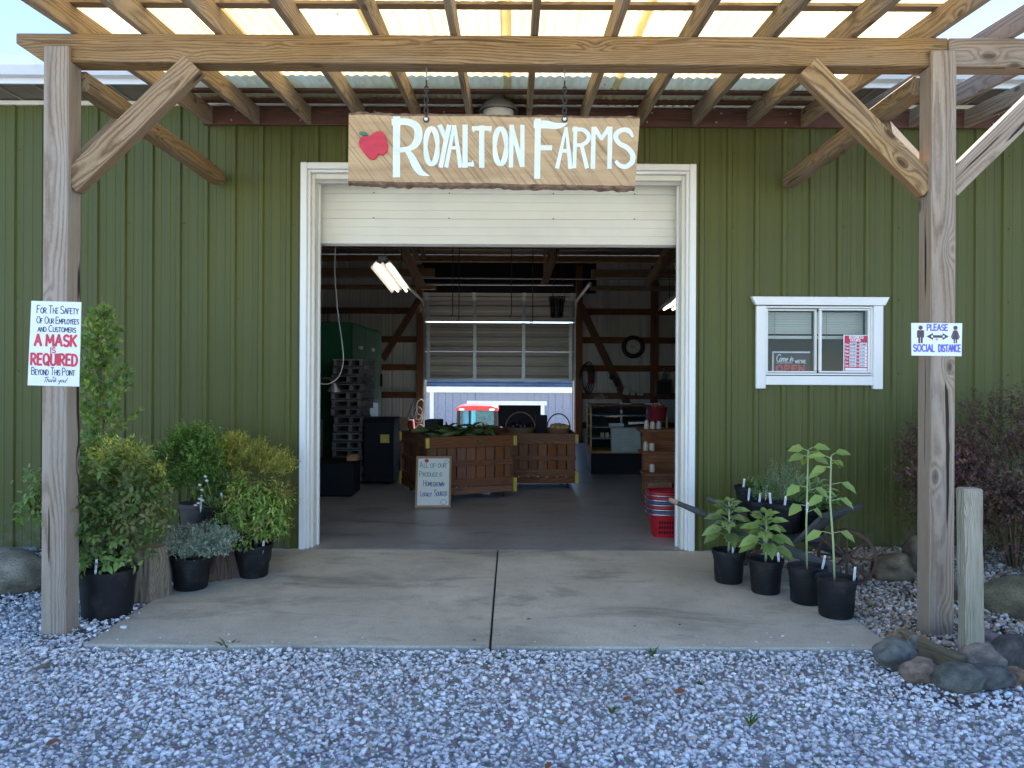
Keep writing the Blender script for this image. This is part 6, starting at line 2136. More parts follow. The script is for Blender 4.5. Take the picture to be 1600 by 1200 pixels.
def endframe(x):
    pr = [(cy0, 0.336), (cy0, 0.80), (cy0 + 0.03, 0.90), (cy0 + 0.10, 0.97), (cy0 + 0.18, ch), (cy1, ch), (cy1, 0.336)]
    inn = [(cy0 + 0.05, 0.386), (cy0 + 0.05, 0.79), (cy0 + 0.075, 0.87), (cy0 + 0.13, 0.925), (cy0 + 0.19, 0.95), (cy1 - 0.05, 0.95), (cy1 - 0.05, 0.386)]
    n = len(pr)
    mb = MB()
    for xx in (x, x + 0.025):
        pass
    vs = [(x, y, z) for y, z in pr] + [(x, y, z) for y, z in inn] + [(x + 0.025, y, z) for y, z in pr] + [(x + 0.025, y, z) for y, z in inn]
    fs = []
    for i in range(n):
        j = (i + 1) % n
        fs += [(i, j, j + n, i + n), (2 * n + i, 2 * n + i + n, 2 * n + j + n, 2 * n + j), (i, i + 2 * n, j + 2 * n, j), (i + n, j + n, j + 3 * n, i + 3 * n)]
    mb.add(vs, fs).build('end_frame', M['casewood'], o, bevel=0.0)


endframe(cx0)
endframe(cx1 - 0.025)
gp_ = [(cy0 + 0.01, 0.336), (cy0 + 0.01, 0.80), (cy0 + 0.04, 0.90), (cy0 + 0.11, 0.965), (cy0 + 0.19, ch - 0.01)]
mb = MB()
n = len(gp_)
mb.add([(cx0 + 0.027, y, z) for y, z in gp_] + [(cx1 - 0.027, y, z) for y, z in gp_], [(i, i + 1, i + 1 + n, i + n) for i in range(n - 1)])
mb.build('curved_glass', M['caseglass'], o, smooth=True)
MB().span((cx0 + 0.026, cy0 + 0.185, ch - 0.02), (cx1 - 0.026, cy1, ch)).build('top_board', M['ledger'], o)
for z, y in ((0.50, cy0 + 0.10), (0.66, cy0 + 0.13), (0.83, cy0 + 0.17)):
    MB().span((cx0 + 0.027, y, z), (cx1 - 0.027, cy1 - 0.03, z + 0.012)).build('shelf', M['dullsteel'], o)
MB().span((cx0 + 0.027, cy1 - 0.022, 0.336), (cx1 - 0.027, cy1 - 0.002, ch - 0.021)).build('back_panel', M['darkcab'], o)
for x in ((cx0 + cx1) / 2 - 0.05, cx1 - 0.22):
    MB().span((x, cy1 - 0.06, 0.336), (x + 0.03, cy1 - 0.03, ch - 0.022)).build('shelf_upright', M['steel'], o)
bp = [W(955, 669, 11.3), W(1000, 669.5, 11.3), W(1001, 706, 11.25), W(956, 706.5, 11.25)]
wbd = thing('price_board', 'small framed price board leaning on the front of the display case', 'sign', bp[3])
q = bp
MB().add(q + [x + Vector((0, 0.012, 0)) for x in q], [(0, 1, 2, 3), (7, 6, 5, 4), (0, 4, 5, 1), (1, 5, 6, 2), (2, 6, 7, 3), (3, 7, 4, 0)]).build('board', plain('grey_green_board', (0.30, 0.34, 0.30), 0.5), wbd)
for a, b in ((q[0], q[1]), (q[1], q[2]), (q[2], q[3]), (q[3], q[0])):
    beam('frame_rail', a + Vector((0, -0.004, 0)), b + Vector((0, -0.004, 0)), 0.018, 0.02, M['dullsteel'], wbd, up=Vector((0, 1, 0)), bevel=0.001)
pen = Pen(q[3] + Vector((0, -0.003, 0)), (q[2] - q[3]).normalized(), (q[0] - q[3]).normalized(), 0.002)
for i in range(5):
    zz_ = 0.29 - i * 0.052
    pts = [(0.07 + 0.26 * j / 22, zz_ + R_.uniform(-0.009, 0.009)) for j in range(23)]
    pen.stroke(pts, 0.004)
pen.done('scribbled_writing', M['dullsteel'], wbd)
for i, (dx, w2, h2, z, col) in enumerate(((0.18, 0.05, 0.07, 0.512, (0.5, 0.4, 0.2)), (0.25, 0.05, 0.07, 0.512, (0.55, 0.45, 0.28)), (0.30, 0.22, 0.05, 0.672, (0.5, 0.52, 0.5)), (0.95, 0.12, 0.03, 0.512, (0.5, 0.5, 0.45)))):
    bx = MB().span((cx0 + dx, cy0 + 0.22, z), (cx0 + dx + w2, cy0 + 0.3, z + h2)).build('goods_box', plain('goods_%d' % i, col, 0.6), None, bevel=0.003)
    tag(bx, ('small tan packet on the lower case shelf', 'second tan packet on the lower case shelf', 'pale flat box on the middle case shelf', 'thin pale box on the lower case shelf at its far end')[i], 'box')

# things on the back wall and ledges, right
tc = W(989, 542, BY - 0.12)
o = thing('tire_clock', 'round wall clock set in a black tire on the back wall', 'clock', tc)
MB().lathe([(0.15, 0.0), (0.15, -0.05), (0.17, -0.08), (0.21, -0.085), (0.235, -0.06), (0.24, 0.0)], tc, 36, 'Y', close=False).build('tire', M['black'], o, smooth=True)
MB().lathe([(0.152, -0.03), (0.001, -0.03)], tc, 32, 'Y', close=False).build('dial', plain('clock_dial', (0.55, 0.52, 0.44), 0.5), o)
pen = Pen(tc + Vector((0, -0.031, 0)))
for i in range(12):
    a = math.pi * i / 6
    pen.stroke([(0.115 * math.cos(a), 0.115 * math.sin(a)), (0.138 * math.cos(a), 0.138 * math.sin(a))], 0.012)
pen.done('hour_marks', M['ink'], o)
pen.lift = 0.002
pen.stroke([(0.02, -0.008), (-0.07, 0.0)], 0.012)
pen.done('hour_hand', M['ink'], o)
pen.lift = 0.003
pen.stroke([(-0.02, -0.01), (0.10, 0.04)], 0.008)
pen.done('minute_hand', M['ink'], o)

# hanging wire basket and hooks
hb = W(870, 480, 12.5)
o = thing('hanging_basket', 'black wire basket hanging in front of the back door', 'basket', hb)
mb = MB()
for i in range(14):
    a = 2 * math.pi * i / 14
    mb.tube([hb + Vector((0.13 * math.cos(a), 0.13 * math.sin(a), 0.16)), hb + Vector((0.09 * math.cos(a), 0.09 * math.sin(a), -0.16))], 0.006, 5)
mb.build('wire_ribs', M['chain'], o)
for z, r in ((0.16, 0.132), (0.08, 0.122), (0.0, 0.112), (-0.08, 0.102), (-0.16, 0.092)):
    MB().tube([hb + Vector((r * math.cos(a), r * math.sin(a), z)) for a in [2 * math.pi * i / 20 for i in range(20)]], 0.007, 5, closed=True).build('hoop', M['chain'], o)
MB().lathe([(0.001, -0.158), (0.088, -0.156)], hb, 16, close=False).build('base', M['steel'], o)
MB().lathe([(0.10, -0.155), (0.118, 0.13)], hb, 20, close=False).build('liner', M['black'], o)
for i in range(3):
    a = 2 * math.pi * i / 3
    MB().tube([hb + Vector((0.13 * math.cos(a), 0.13 * math.sin(a), 0.16)), hb + Vector((0, 0, 1.0))], 0.004, 5).build('suspension_wire', M['chain'], o)
for lab, px, py, d in (('thin iron hook rod hanging left of the back door centre stile', 707, 492, 12.0), ('second thin iron hook rod beside it, slightly lower', 717, 499, 12.2), ('iron hook rod hanging near the middle of the back door', 799, 493, 12.4), ('longer iron hook rod left of the wire basket', 832, 503, 12.6)):
    q = W(px, py, d)
    hk = MB().tube([Vector((q.x, d, 3.9)), Vector((q.x, d, q.z)), Vector((q.x - 0.02, d, q.z - 0.03)), Vector((q.x - 0.03, d, q.z))], 0.008, 5).build('hook_rod', M['chain'], None)
    tag(hk, lab, 'hook')

# fluorescent fixtures
TUBE = emit('lit_tube', (1.0, 0.93, 0.74), 1.5)
M['reflector'] = plain('white_reflector', (0.85, 0.83, 0.76), 0.4, var=0.02)


def fluorescent(label, a, b, w=0.26):
    a, b = Vector(a), Vector(b)
    o = thing('fluorescent_light', label, 'light', (a + b) / 2, 'lit fluorescent fixtures')
    d = (b - a).normalized()
    s = d.cross(Z).normalized()
    n = s.cross(d)
    prof = [(-w / 2, -0.035), (-w * 0.28, 0.03), (-w * 0.1, 0.0), (0, 0.03), (w * 0.1, 0.0), (w * 0.28, 0.03), (w / 2, -0.035)]
    mb = MB()
    k_ = len(prof)
    mb.add([a + s * x + n * z for x, z in prof] + [b + s * x + n * z for x, z in prof] + [a + s * x + n * (z + 0.012) for x, z in prof] + [b + s * x + n * (z + 0.012) for x, z in prof],
           [(i, i + 1, i + 1 + k_, i + k_) for i in range(k_ - 1)] + [(2 * k_ + i, 2 * k_ + i + k_, 2 * k_ + i + 1 + k_, 2 * k_ + i + 1) for i in range(k_ - 1)])
    mb.build('reflector', M['reflector'], o)
    for x in (-w * 0.2, w * 0.2):
        MB().tube([a + s * x - n * 0.012 + d * 0.03, b + s * x - n * 0.012 - d * 0.03], 0.014, 10).build('tube', TUBE, o, smooth=True)
    beam('ballast_housing', a + n * 0.06 - d * 0.03, b + n * 0.06 + d * 0.0, 0.09, 0.05, M['dullsteel'], o)
    for e in (a + d * 0.1, b - d * 0.1):
        MB().tube([e + n * 0.08, e + Vector((0, 0, 1.2))], 0.004, 5).build('hanger_wire', M['chain'], o)
    return o


fluorescent('lit twin-tube fluorescent fixture hanging near the door opening top', W(598, 413, 8.4), W(629, 454, 9.6))
fluorescent('lit fluorescent fixture half hidden behind the door jamb', W(1068, 468, 8.3), W(1044, 482, 9.5))
wc_ = [W(525, 375, 8.0), W(523, 420, 8.02), W(527, 480, 8.0), W(535, 540, 8.0), (W(536, 568, 8.0)), W(528, 590, 8.0), W(512, 600, 8.0), W(495, 598, 8.05)]
cord = MB().tube([tuple(x) for x in smooth_path([tuple(x) for x in wc_], 5)], 0.006, 6).build('electric_cable', M['rope'], None, smooth=True)
tag(cord, 'pale electric cable hanging in a loop just inside the door', 'cable')
q = W(522, 611, 9.0)
cl = thing('clamp_lamp', 'shiny metal clamp lamp shade in the dark beside the pallets', 'lamp', q)
MB().lathe([(0.02, 0.09), (0.03, 0.07), (0.075, 0.0), (0.08, -0.01)], q, 18, close=False).build('shade', M['steel'], cl, smooth=True, matrix=None)
MB().tube([q + Vector((0, 0, 0.08)), q + Vector((-0.06, 0.02, 0.14)), q + Vector((-0.3, 0.05, 0.16))], 0.014, 8).build('arm', M['rust'], cl, smooth=True)

# walk-in cooler, pallets, black bin and leaning boards on the left
o = thing('cooler_cabinet', 'tall dark green steel walk-in cooler with a handled door', 'cabinet', (-2.9, 12.6, 0))
gx, gy0, gy1, gz = -2.31, 11.4, 13.95, 2.18
MB().span((gx - 1.5, gy0, 0.0), (gx - 0.03, gy1, gz)).build('body', M['greencab'], o, bevel=0.01)
for y0, y1 in ((gy0 + 0.02, gy0 + 1.02), (gy0 + 1.05, gy1 - 0.02)):
    d_ = MB().span((gx - 0.029, y0, 0.06), (gx, y1, gz - 0.04)).build('door', M['greencab'], o, bevel=0.006)
    MB().span((gx + 0.001, y0 + 0.4, 1.80), (gx + 0.03, y0 + 0.62, 1.85)).build('handle', M['steel'], d_, bevel=0.004)
    MB().span((gx + 0.001, y1 - 0.1, 1.2), (gx + 0.03, y1 - 0.06, 1.42)).build('latch', M['darkcab'], d_, bevel=0.004)
pm = None
px0, px1, py0_, py1_ = -2.36, -1.96, 10.35, 11.2
for i in range(15):
    z = 0.02 + i * 0.108
    if pm is None:
        pm = thing('small_pallet', 'weathered grey wooden pallet at the bottom of the tall stack', 'pallet', (0, 0, 0), 'pallets stacked by the cooler')
        for j in range(5):
            beam('deck_board', (-0.2, -0.4 + j * 0.2, 0.088), (0.2, -0.4 + j * 0.2, 0.088), 0.12, 0.018, M['pallet'], pm, bevel=0.002)
        for x in (-0.17, 0.03, 0.17):
            beam('stringer', (x, -0.46, 0.045), (x, 0.46, 0.045), 0.045, 0.064, M['pallet'], pm, bevel=0.002)
        for j in range(3):
            beam('bottom_board', (-0.2, -0.4 + j * 0.4, 0.0065), (0.2, -0.4 + j * 0.4, 0.0065), 0.1, 0.012, M['pallet'], pm, bevel=0.001)
        pm.matrix_basis = Matrix.Translation((-2.16, 10.8, z))
    else:
        ords = ('second', 'third', 'fourth', 'fifth', 'sixth', 'seventh', 'eighth', 'ninth', 'tenth', 'eleventh', 'twelfth', 'thirteenth', 'fourteenth')
        place_copy(pm, (-2.16 + R_.uniform(-0.02, 0.02), 10.8 + R_.uniform(-0.03, 0.03), z), R_.uniform(-0.03, 0.03), 1.0, 'weathered grey wooden pallet, %s from the floor in the tall stack' % ords[i - 1] if i < 14 else 'weathered grey wooden pallet on top of the tall stack')
bx0_, bz0_ = W(568, 658, 10.2).x, W(568, 658, 10.2).z
o = thing('storage_bin', 'black upright steel bin with a yellow sticker', 'bin', ((bx0_ + W(615, 700, 10.2).x) / 2, 10.3, 0))
MB().span((bx0_, 10.2, 0.03), (W(615, 700, 10.2).x, 10.75, bz0_)).build('body', M['darkcab'], o, bevel=0.02, seg=2)
MB().span((bx0_ - 0.01, 10.19, bz0_ + 0.001), (W(615, 700, 10.2).x + 0.01, 10.76, bz0_ + 0.03)).build('lid', M['darkcab'], o, bevel=0.008)
a_, b_ = W(594.5, 679, 10.19), W(608, 692, 10.19)
MB().span((a_.x, 10.185, b_.z), (b_.x, 10.199, a_.z)).build('sticker', M['yellow'], o)
beam_ = MB()
beam_.add([W(592, 652, 11.4), W(636, 652, 11.3), W(640, 735, 10.9), W(597, 740, 11.0)] + [p + Vector((0, 0.02, 0)) for p in (W(592, 652, 11.4), W(636, 652, 11.3), W(640, 735, 10.9), W(597, 740, 11.0))],
          [(0, 1, 2, 3), (7, 6, 5, 4), (0, 4, 5, 1), (1, 5, 6, 2), (2, 6, 7, 3), (3, 7, 4, 0)])
tag(beam_.build('plywood_sheet', M['plywood'], None), 'tan plywood sheet leaning behind the black bin', 'board')
for lab, pts in (('short white board sticking up behind the black bin', ((578, 638), (584, 637), (587, 662), (580, 662))), ('taller white board leaning behind the black bin', ((583, 629), (590.5, 630), (592, 662), (588, 662)))):
    q = [W(a, b, 10.9) for a, b in pts]
    q[2].z = q[3].z = 0.02
    tag(MB().add(q + [x + Vector((0, 0.02, 0)) for x in q], [(0, 1, 2, 3), (7, 6, 5, 4), (0, 4, 5, 1), (1, 5, 6, 2), (2, 6, 7, 3), (3, 7, 4, 0)]).build('white_board', M['paper'], None), lab, 'board')
q = W(549, 712, 9.2)
o = crate('wooden_box', 'small tan wooden box in the dark below the pallets', (q.x - 0.02, 9.4, 0.42), (0.12, 0.15, 0.05), M['plywood'], 'box')
tag(MB().span((-2.35, 9.2, 0.0), (-1.86, 9.7, 0.40)).build('dark_chest', M['darkcab'], None, bevel=0.02), 'low black chest under the small tan box', 'chest')
tag(MB().span((-2.75, 9.0, 0.0), (-2.42, 10.1, 0.86)).build('workbench_cabinet', M['ledger'], None, bevel=0.01), 'dark reddish cabinet at the inner left of the doorway', 'cabinet')
# coil of rope on the post, red jack, hanging boards
q = W(655, 645, BY - 0.25)
o = thing('rope_coil', 'pale rope hanging in loops on the post beside the back door', 'rope', q)
for i, (dz, r, rz_) in enumerate(((0.0, 0.1, 1.4), (-0.12, 0.09, 1.0), (-0.02, 0.07, 1.9), (-0.3, 0.07, 0.9), (0.12, 0.09, 1.8))):
    MB().tube([q + Vector((0.02 * i - 0.04 + r * math.cos(a), -0.02 * i, dz + r * rz_ * math.sin(a))) for a in [2 * math.pi * j / 20 for j in range(20)]], 0.009, 6, closed=True).build('loop', M['rope'], o, smooth=True)
o = thing('red_cart', 'red steel hand cart standing by the back wall', 'cart', W(640, 680, 15.6))
a_, b_ = W(636, 657, 15.6), W(648, 680, 15.6)
M['cartred'] = plain('faded_red_steel', (0.22, 0.03, 0.02), 0.6)
MB().add([a_, Vector((b_.x - 0.05, 15.6, a_.z)), Vector((b_.x, 15.6, b_.z)), Vector((a_.x + 0.05, 15.6, b_.z)), a_ + Vector((0, 0.3, 0)), Vector((b_.x - 0.05, 15.9, a_.z)), Vector((b_.x, 15.9, b_.z)), Vector((a_.x + 0.05, 15.9, b_.z))],
         [(0, 1, 2, 3), (7, 6, 5, 4), (0, 4, 5, 1), (1, 5, 6, 2), (2, 6, 7, 3), (3, 7, 4, 0)]).build('tray', M['cartred'], o, bevel=0.01)
MB().tube([W(636, 655, 15.6), W(646, 630, 15.8)], 0.02, 6).build('handle', M['dullsteel'], o)
for x in (a_.x + 0.06, b_.x - 0.04):
    MB().lathe([(0.10, -0.03), (0.12, 0), (0.10, 0.03)], (x, 15.75, 0.12), 16, 'X').build('wheel', M['black'], o)
    MB().tube([(x, 15.75, 0.12), (x, 15.75, b_.z)], 0.015, 6).build('leg', M['cartred'], o)

# coiled black hose, tools and pale boxes on the girts at the right
q = W(912, 590, BY - 0.2)
o = thing('hose_coil', 'black hose hanging in long loops on the back wall', 'hose', q)
for i in range(4):
    MB().tube([q + Vector((0.03 * i + (0.10 + 0.01 * i) * math.cos(a), -0.02 * i, (0.24 + 0.03 * i) * math.sin(a))) for a in [2 * math.pi * j / 22 for j in range(22)]], 0.011, 6, closed=True).build('loop', M['black'], o, smooth=True)
o = thing('red_satchel', 'dark red tool bag hanging beside the hose', 'bag', W(923, 590, BY - 0.25))
q = W(923, 590, BY - 0.25)
MB().box(q, (0.12, 0.08, 0.26)).build('bag_body', plain('dark_red_canvas', (0.10, 0.012, 0.02), 0.8), o, bevel=0.03, seg=2)
MB().tube([q + Vector((-0.05, 0, 0.12)), q + Vector((0, 0, 0.26)), q + Vector((0.05, 0, 0.12))], 0.01, 6).build('strap', M['black'], o)
for i, (px, py, w2, h2, lab) in enumerate(((958, 607, 0.14, 0.18, 'pale paper sack on the girt beside the diagonal brace'), (979, 612, 0.13, 0.17, 'tilted pale box on the girt right of the brace'), (988, 615, 0.10, 0.09, 'small white pot on the girt'), (1000, 616, 0.12, 0.07, 'low white box at the end of the girt'))):
    q = W(px, py, BY - 0.2)
    bx = MB().box((0, 0, 0), (w2, 0.12, h2)).build('shelf_box', plain('pale_box_%d' % i, (0.42, 0.40, 0.36), 0.7), None, bevel=0.01, matrix=Matrix.Translation(q + Vector((0, 0, h2 * 0.1))) @ Matrix.Rotation(0.25 if i == 1 else 0.03 * i, 4, 'Y'))
    tag(bx, lab, 'box')
q = W(960, 592, BY - 0.28)
o = thing('hand_drill', 'dark power tool hanging at the diagonal brace', 'tool', q)
MB().box(q, (0.22, 0.08, 0.09), Matrix.Rotation(0.5, 3, 'Y')).build('motor_body', M['black'], o, bevel=0.015)
MB().tube([q, q + Vector((0.05, 0, -0.16))], 0.03, 8).build('grip', M['black'], o)
MB().tube([q, q + Vector((-0.16, 0, 0.08))], [0.03, 0.012], 8).build('chuck', M['steel'], o)
q = W(1036, 606, BY - 0.4)
o = thing('boxed_radio', 'dark boxed radio on a shelf in the back right corner', 'radio', q)
MB().box(q, (0.34, 0.2, 0.34)).build('case', M['ledger'], o, bevel=0.008)
MB().box(q + Vector((0, -0.105, 0)), (0.28, 0.008, 0.27)).build('grille', M['black'], o, bevel=0.002)
MB().lathe([(0.05, 0), (0.05, 0.1), (0.02, 0.16), (0.015, 0.24)], q + Vector((0.02, 0, 0.172)), 12).build('bottle_top', M['greypot'], o, smooth=True)
q = W(938, 628, 11.7)
o = thing('dried_bundle', 'bundle of pale dried stems lying on top of the display case', 'dried flowers', (q.x, 11.65, 1.0))
shrub(o, (q.x, 11.65, 1.07), (0.11, 0.08, 0.07), rp, twigs=60, tl=0.06, k=5, L=0.03, Wd=0.008, pal=((0.30, 0.27, 0.22), (0.2, 0.17, 0.13)), kind='blade', name='dried_stems')
for lab, px, py, w2 in (('flat white paper on top of the display case', 977, 634, 0.15), ('second flat white paper on top of the case at its far end', 1013, 634, 0.10)):
    q = W(px, py, 11.7)
    tag(MB().box((q.x, 11.7, 1.006), (w2, 0.14, 0.008)).build('paper_sheet', M['paper'], None), lab, 'paper')
tag(MB().tube([W(982, 661.5, 11.28), W(1014, 660, 11.28)], [0.02, 0.012], 8).build('paper_wrapper', M['reflector'], None), 'long white wrapper lying on the upper case shelf edge', 'wrapper')

# stepped produce stand on the right
o = thing('stepped_stand', 'stepped dark red wooden produce stand beside the right jamb', 'stand', (1.75, 8.6, 0))
steps = [(8.05, 8.35, 0.0, 0.23), (8.36, 8.66, 0.0, 0.40), (8.67, 8.97, 0.0, 0.60), (8.98, 9.28, 0.0, 0.82)]
for i, (y0, y1, z0, z1) in enumerate(steps):
    MB().span((1.38 + 0.03 * i, y0, z1 - 0.03), (2.4, y1, z1)).build('step_board', M['girt'], o, bevel=0.004)
    MB().span((1.40 + 0.03 * i, y0 + 0.01, 0.0), (2.38, y0 + 0.03, z1 - 0.031)).build('riser', M['girt'], o, bevel=0.003)
for i, (x, y, z, lab) in enumerate(((1.53, 8.2, 0.24, 'woven tray basket on the lowest step of the red stand'), (1.80, 8.22, 0.24, 'second woven tray basket on the lowest step, nearer the wall'))):
    crate('tray_basket', lab, (x, y, z), (0.24, 0.2, 0.10), M['splint'], 'basket')
for i, (x, y, z, col, lab) in enumerate(((1.50, 8.8, 0.60, (0.5, 0.4, 0.3), 'small tan jar on the third step of the stand'), (1.57, 8.8, 0.60, (0.55, 0.5, 0.4), 'pale jar beside it on the third step'), (1.56, 9.1, 0.82, (0.5, 0.42, 0.3), 'tan jar on the top step of the stand'), (1.63, 9.1, 0.82, (0.52, 0.44, 0.32), 'another tan jar on the top step'), (1.70, 9.1, 0.82, (0.4, 0.33, 0.25), 'brown jar on the top step next to the jamb'), (1.52, 8.5, 0.40, (0.5, 0.45, 0.4), 'white jar on the second step of the stand'))):
    jr = thing('preserve_jar', lab, 'jar', (x, y, z), 'jars on the stepped stand')
    MB().lathe([(0.028, 0.0), (0.03, 0.005), (0.03, 0.07), (0.024, 0.085)], (x, y, z), 14).build('jar_body', plain('jar_%d' % i, col, 0.3), jr, smooth=True, autosmooth=0.6)
    MB().lathe([(0.026, 0.0855), (0.026, 0.1)], (x, y, z), 14).build('lid', M['red'] if i % 2 else M['steel'], jr)
q = (1.68, 9.1, 0.92)
o = thing('produce_bucket', 'dark red bucket of small produce hung above the stand', 'bucket', q)
MB().lathe([(0.09, 0.0), (0.10, 0.01), (0.12, 0.15), (0.125, 0.155)], q, 18, close=False).build('bucket', plain('dark_red_tin', (0.16, 0.012, 0.02), 0.5), o, smooth=True)
for i in range(9):
    a = i * 2.4
    MB().lathe([(0.001, -0.03), (0.03, 0), (0.001, 0.03)], (q[0] + 0.07 * math.cos(a) * (i / 9) ** .5, q[1] + 0.07 * math.sin(a) * (i / 9) ** .5, q[2] + 0.17), 8).build('produce', M['wb'] if i % 3 == 0 else M['ledger'], o, smooth=True)

# stack of red shopping baskets
bc = Vector((1.47, 7.15, 0.0))
M['bluegrey'] = plain('metal_handle', (0.45, 0.47, 0.50), 0.25, metal=0.8)
M['bluecore'] = plain('dark_blue_plastic', (0.05, 0.07, 0.14), 0.4)
sizes = [(0.0, M['red'])] + [(0.205 + i * 0.042, m) for i, m in enumerate((M['bluecore'], M['red'], M['bluecore'], M['red'], M['red']))]
for i, (z, mt) in enumerate(sizes):
    lab = ['red plastic shopping basket at the bottom of the stack inside the door', 'dark blue basket rim just above the bottom red one', 'red basket third from the floor in the stack', 'dark blue basket fourth from the floor in the stack', 'red basket second from the top of the stack', 'red shopping basket on top of the stack'][i]
    o = thing('shopping_basket', lab, 'basket', (bc.x, bc.y, z), 'stacked shopping baskets')
    hgt = 0.225 if i == 0 else 0.034
    bw, bd_, tw_, td = (0.19, 0.13, 0.225, 0.16) if i == 0 else (0.22, 0.155, 0.228, 0.163)

    def ring(w, d, zz, n=28):
        out = []
        for k_ in range(n):
            a = 2 * math.pi * k_ / n
            ca, sa = math.cos(a), math.sin(a)
            out.append(Vector((bc.x + w * math.copysign(abs(ca) ** 0.5, ca), bc.y + d * math.copysign(abs(sa) ** 0.5, sa), zz)))
        return out
    rs_ = [ring(bw, bd_, z), ring(tw_, td, z + hgt - 0.02), ring(tw_ + 0.008, td + 0.008, z + hgt - 0.018), ring(tw_ + 0.008, td + 0.008, z + hgt), ring(tw_ - 0.006, td - 0.006, z + hgt)]
    n = 28
    mb = MB().add([q for r in rs_ for q in r], [(j * n + k_, j * n + (k_ + 1) % n, (j + 1) * n + (k_ + 1) % n, (j + 1) * n + k_) for j in range(4) for k_ in range(n)])
    mb.build('basket_body', mt, o, smooth=True, autosmooth=0.6)
    if i:
        MB().tube(ring(tw_ + 0.012, td + 0.012, z + 0.004), 0.007, 6, closed=True).build('handle', M['bluegrey'], o, smooth=True)
    else:
        for j in range(3):
            for k_ in range(14):
                x = -0.15 + k_ * 0.0231
                yy = bc.y - (bd_ + (td - bd_) * ((0.05 + j * 0.05) / 0.2)) - 0.0035
                MB().box((bc.x + x, yy, z + 0.05 + j * 0.045), (0.011, 0.004, 0.022)).build('slot', M['darkcab'], o)

# ---------------------------------------------------------------- behind the barn: tractor and the blue-grey barn
GZ = -1.93
o = thing('tractor', 'red compact tractor with a glazed cab parked behind the barn', 'tractor', (W(746, 640, 24).x, 24.0, GZ))
tx = W(746, 640, 24).x
M['tred'] = plain('tractor_red', (0.55, 0.045, 0.03), 0.35, var=0.1)
M['torange'] = plain('tractor_orange', (0.62, 0.10, 0.02), 0.4, var=0.1)
zt = W(746, 633, 24).z
rv = [(-0.64, -0.17), (-0.62, -0.06), (-0.45, -0.015), (0.0, 0.0), (0.45, -0.015), (0.62, -0.06), (0.64, -0.17), (0.5, -0.15), (-0.5, -0.15)]
MB().prism([(tx + a, zt + b) for a, b in rv], 23.6, 25.2).build('cab_roof', M['tred'], o, bevel=0.02, seg=2)
for sx in (-0.45, 0.45):
    MB().box((tx + sx, 23.58, zt - 0.11), (0.16, 0.06, 0.07)).build('work_lamp', M['bolt'], o, bevel=0.015)
for sx in (-0.55, 0.55):
    for yy in (23.78, 25.0):
        beam('cab_pillar', (tx + sx, yy, zt - 0.13), (tx + sx * 1.06, yy + (-.05 if yy < 24 else .05), zt - 1.35), 0.10, 0.08, M['black'], o, bevel=0.01)
beam('cab_pillar', (tx - 0.22, 23.76, zt - 0.13), (tx - 0.22, 23.72, zt - 1.3), 0.07, 0.05, M['black'], o, bevel=0.01)
MB().box((tx, 23.75, zt - 0.70), (1.06, 0.01, 1.1)).build('windshield', M['cabglass'], o)
MB().box((tx, 25.05, zt - 0.70), (1.06, 0.01, 1.1)).build('rear_glass', M['cabglass'], o)
for sx in (-0.57, 0.57):
    MB().box((tx + sx, 24.4, zt - 0.70), (0.01, 1.15, 1.1)).build('side_glass', M['cabglass'], o)
MB().box((tx, 24.5, GZ + 1.0), (1.2, 1.3, 0.5)).build('cab_floor', M['black'], o, bevel=0.03)
MB().box((tx + 0.05, 24.6, GZ + 1.45), (0.5, 0.45, 0.12)).build('seat', M['black'], o, bevel=0.04)
MB().box((tx + 0.1, 24.85, GZ + 1.62), (0.42, 0.1, 0.3)).build('seat_back', M['black'], o, bevel=0.04)
MB().tube([Vector((tx + 0.05 + 0.18 * math.cos(a), 24.1 + 0.05 * math.sin(a), GZ + 1.72 + 0.17 * math.sin(a))) for a in [2 * math.pi * i / 18 for i in range(18)]], 0.014, 6, closed=True).build('steering_wheel', M['black'], o)
MB().box((tx, 22.9, GZ + 1.05), (0.62, 1.5, 0.55)).build('hood', M['tred'], o, bevel=0.08, seg=3)
for sx in (-0.2, 0.2):
    MB().lathe([(0.07, 0), (0.06, -0.03)], (tx + sx, 22.14, GZ + 1.12), 14, 'Y').build('headlight', M['bolt'], o)
for sx in (-0.62, 0.62):
    MB().tube([(tx + sx, 23.8, GZ + 1.1), (tx + sx, 23.3, GZ + 1.5), (tx + sx, 21.9, GZ + 0.6)], 0.06, 8).build('loader_arm', M['torange'], o)
    MB().tube([(tx + sx * 0.98, 23.74, zt - 0.75), (tx + sx * 1.15, 23.6, zt - 0.72)], 0.012, 6).build('mirror_arm', M['black'], o)
    MB().box((tx + sx * 1.18, 23.58, zt - 0.72), (0.10, 0.04, 0.18)).build('mirror', M['bolt'], o, bevel=0.02)
    MB().box((tx + sx * 1.25, 24.3, GZ + 1.45), (0.22, 0.7, 0.35)).build('fender', M['torange'], o, bevel=0.05)
    for yy, r, ww in ((24.7, 0.55, 0.30), (22.5, 0.36, 0.22)):
        wn_ = node('wheel', (tx + sx * 1.1, yy, GZ + r), o)
        MB().lathe([(r * 0.6, -ww / 2), (r * 0.93, -ww / 2), (r, -ww / 4), (r, ww / 4), (r * 0.93, ww / 2), (r * 0.6, ww / 2)], (tx + sx * 1.1, yy, GZ + r), 24, 'X', close=False).build('tyre', M['black'], wn_, smooth=True)
        MB().lathe([(0.05, -ww / 4), (r * 0.6, -ww / 3), (r * 0.6, ww / 3), (0.05, ww / 4)], (tx + sx * 1.1, yy, GZ + r), 20, 'X').build('rim', M['yellow'], wn_)
MB().box((tx, 21.7, GZ + 0.35), (1.4, 0.5, 0.5)).build('bucket', M['torange'], o, bevel=0.04)

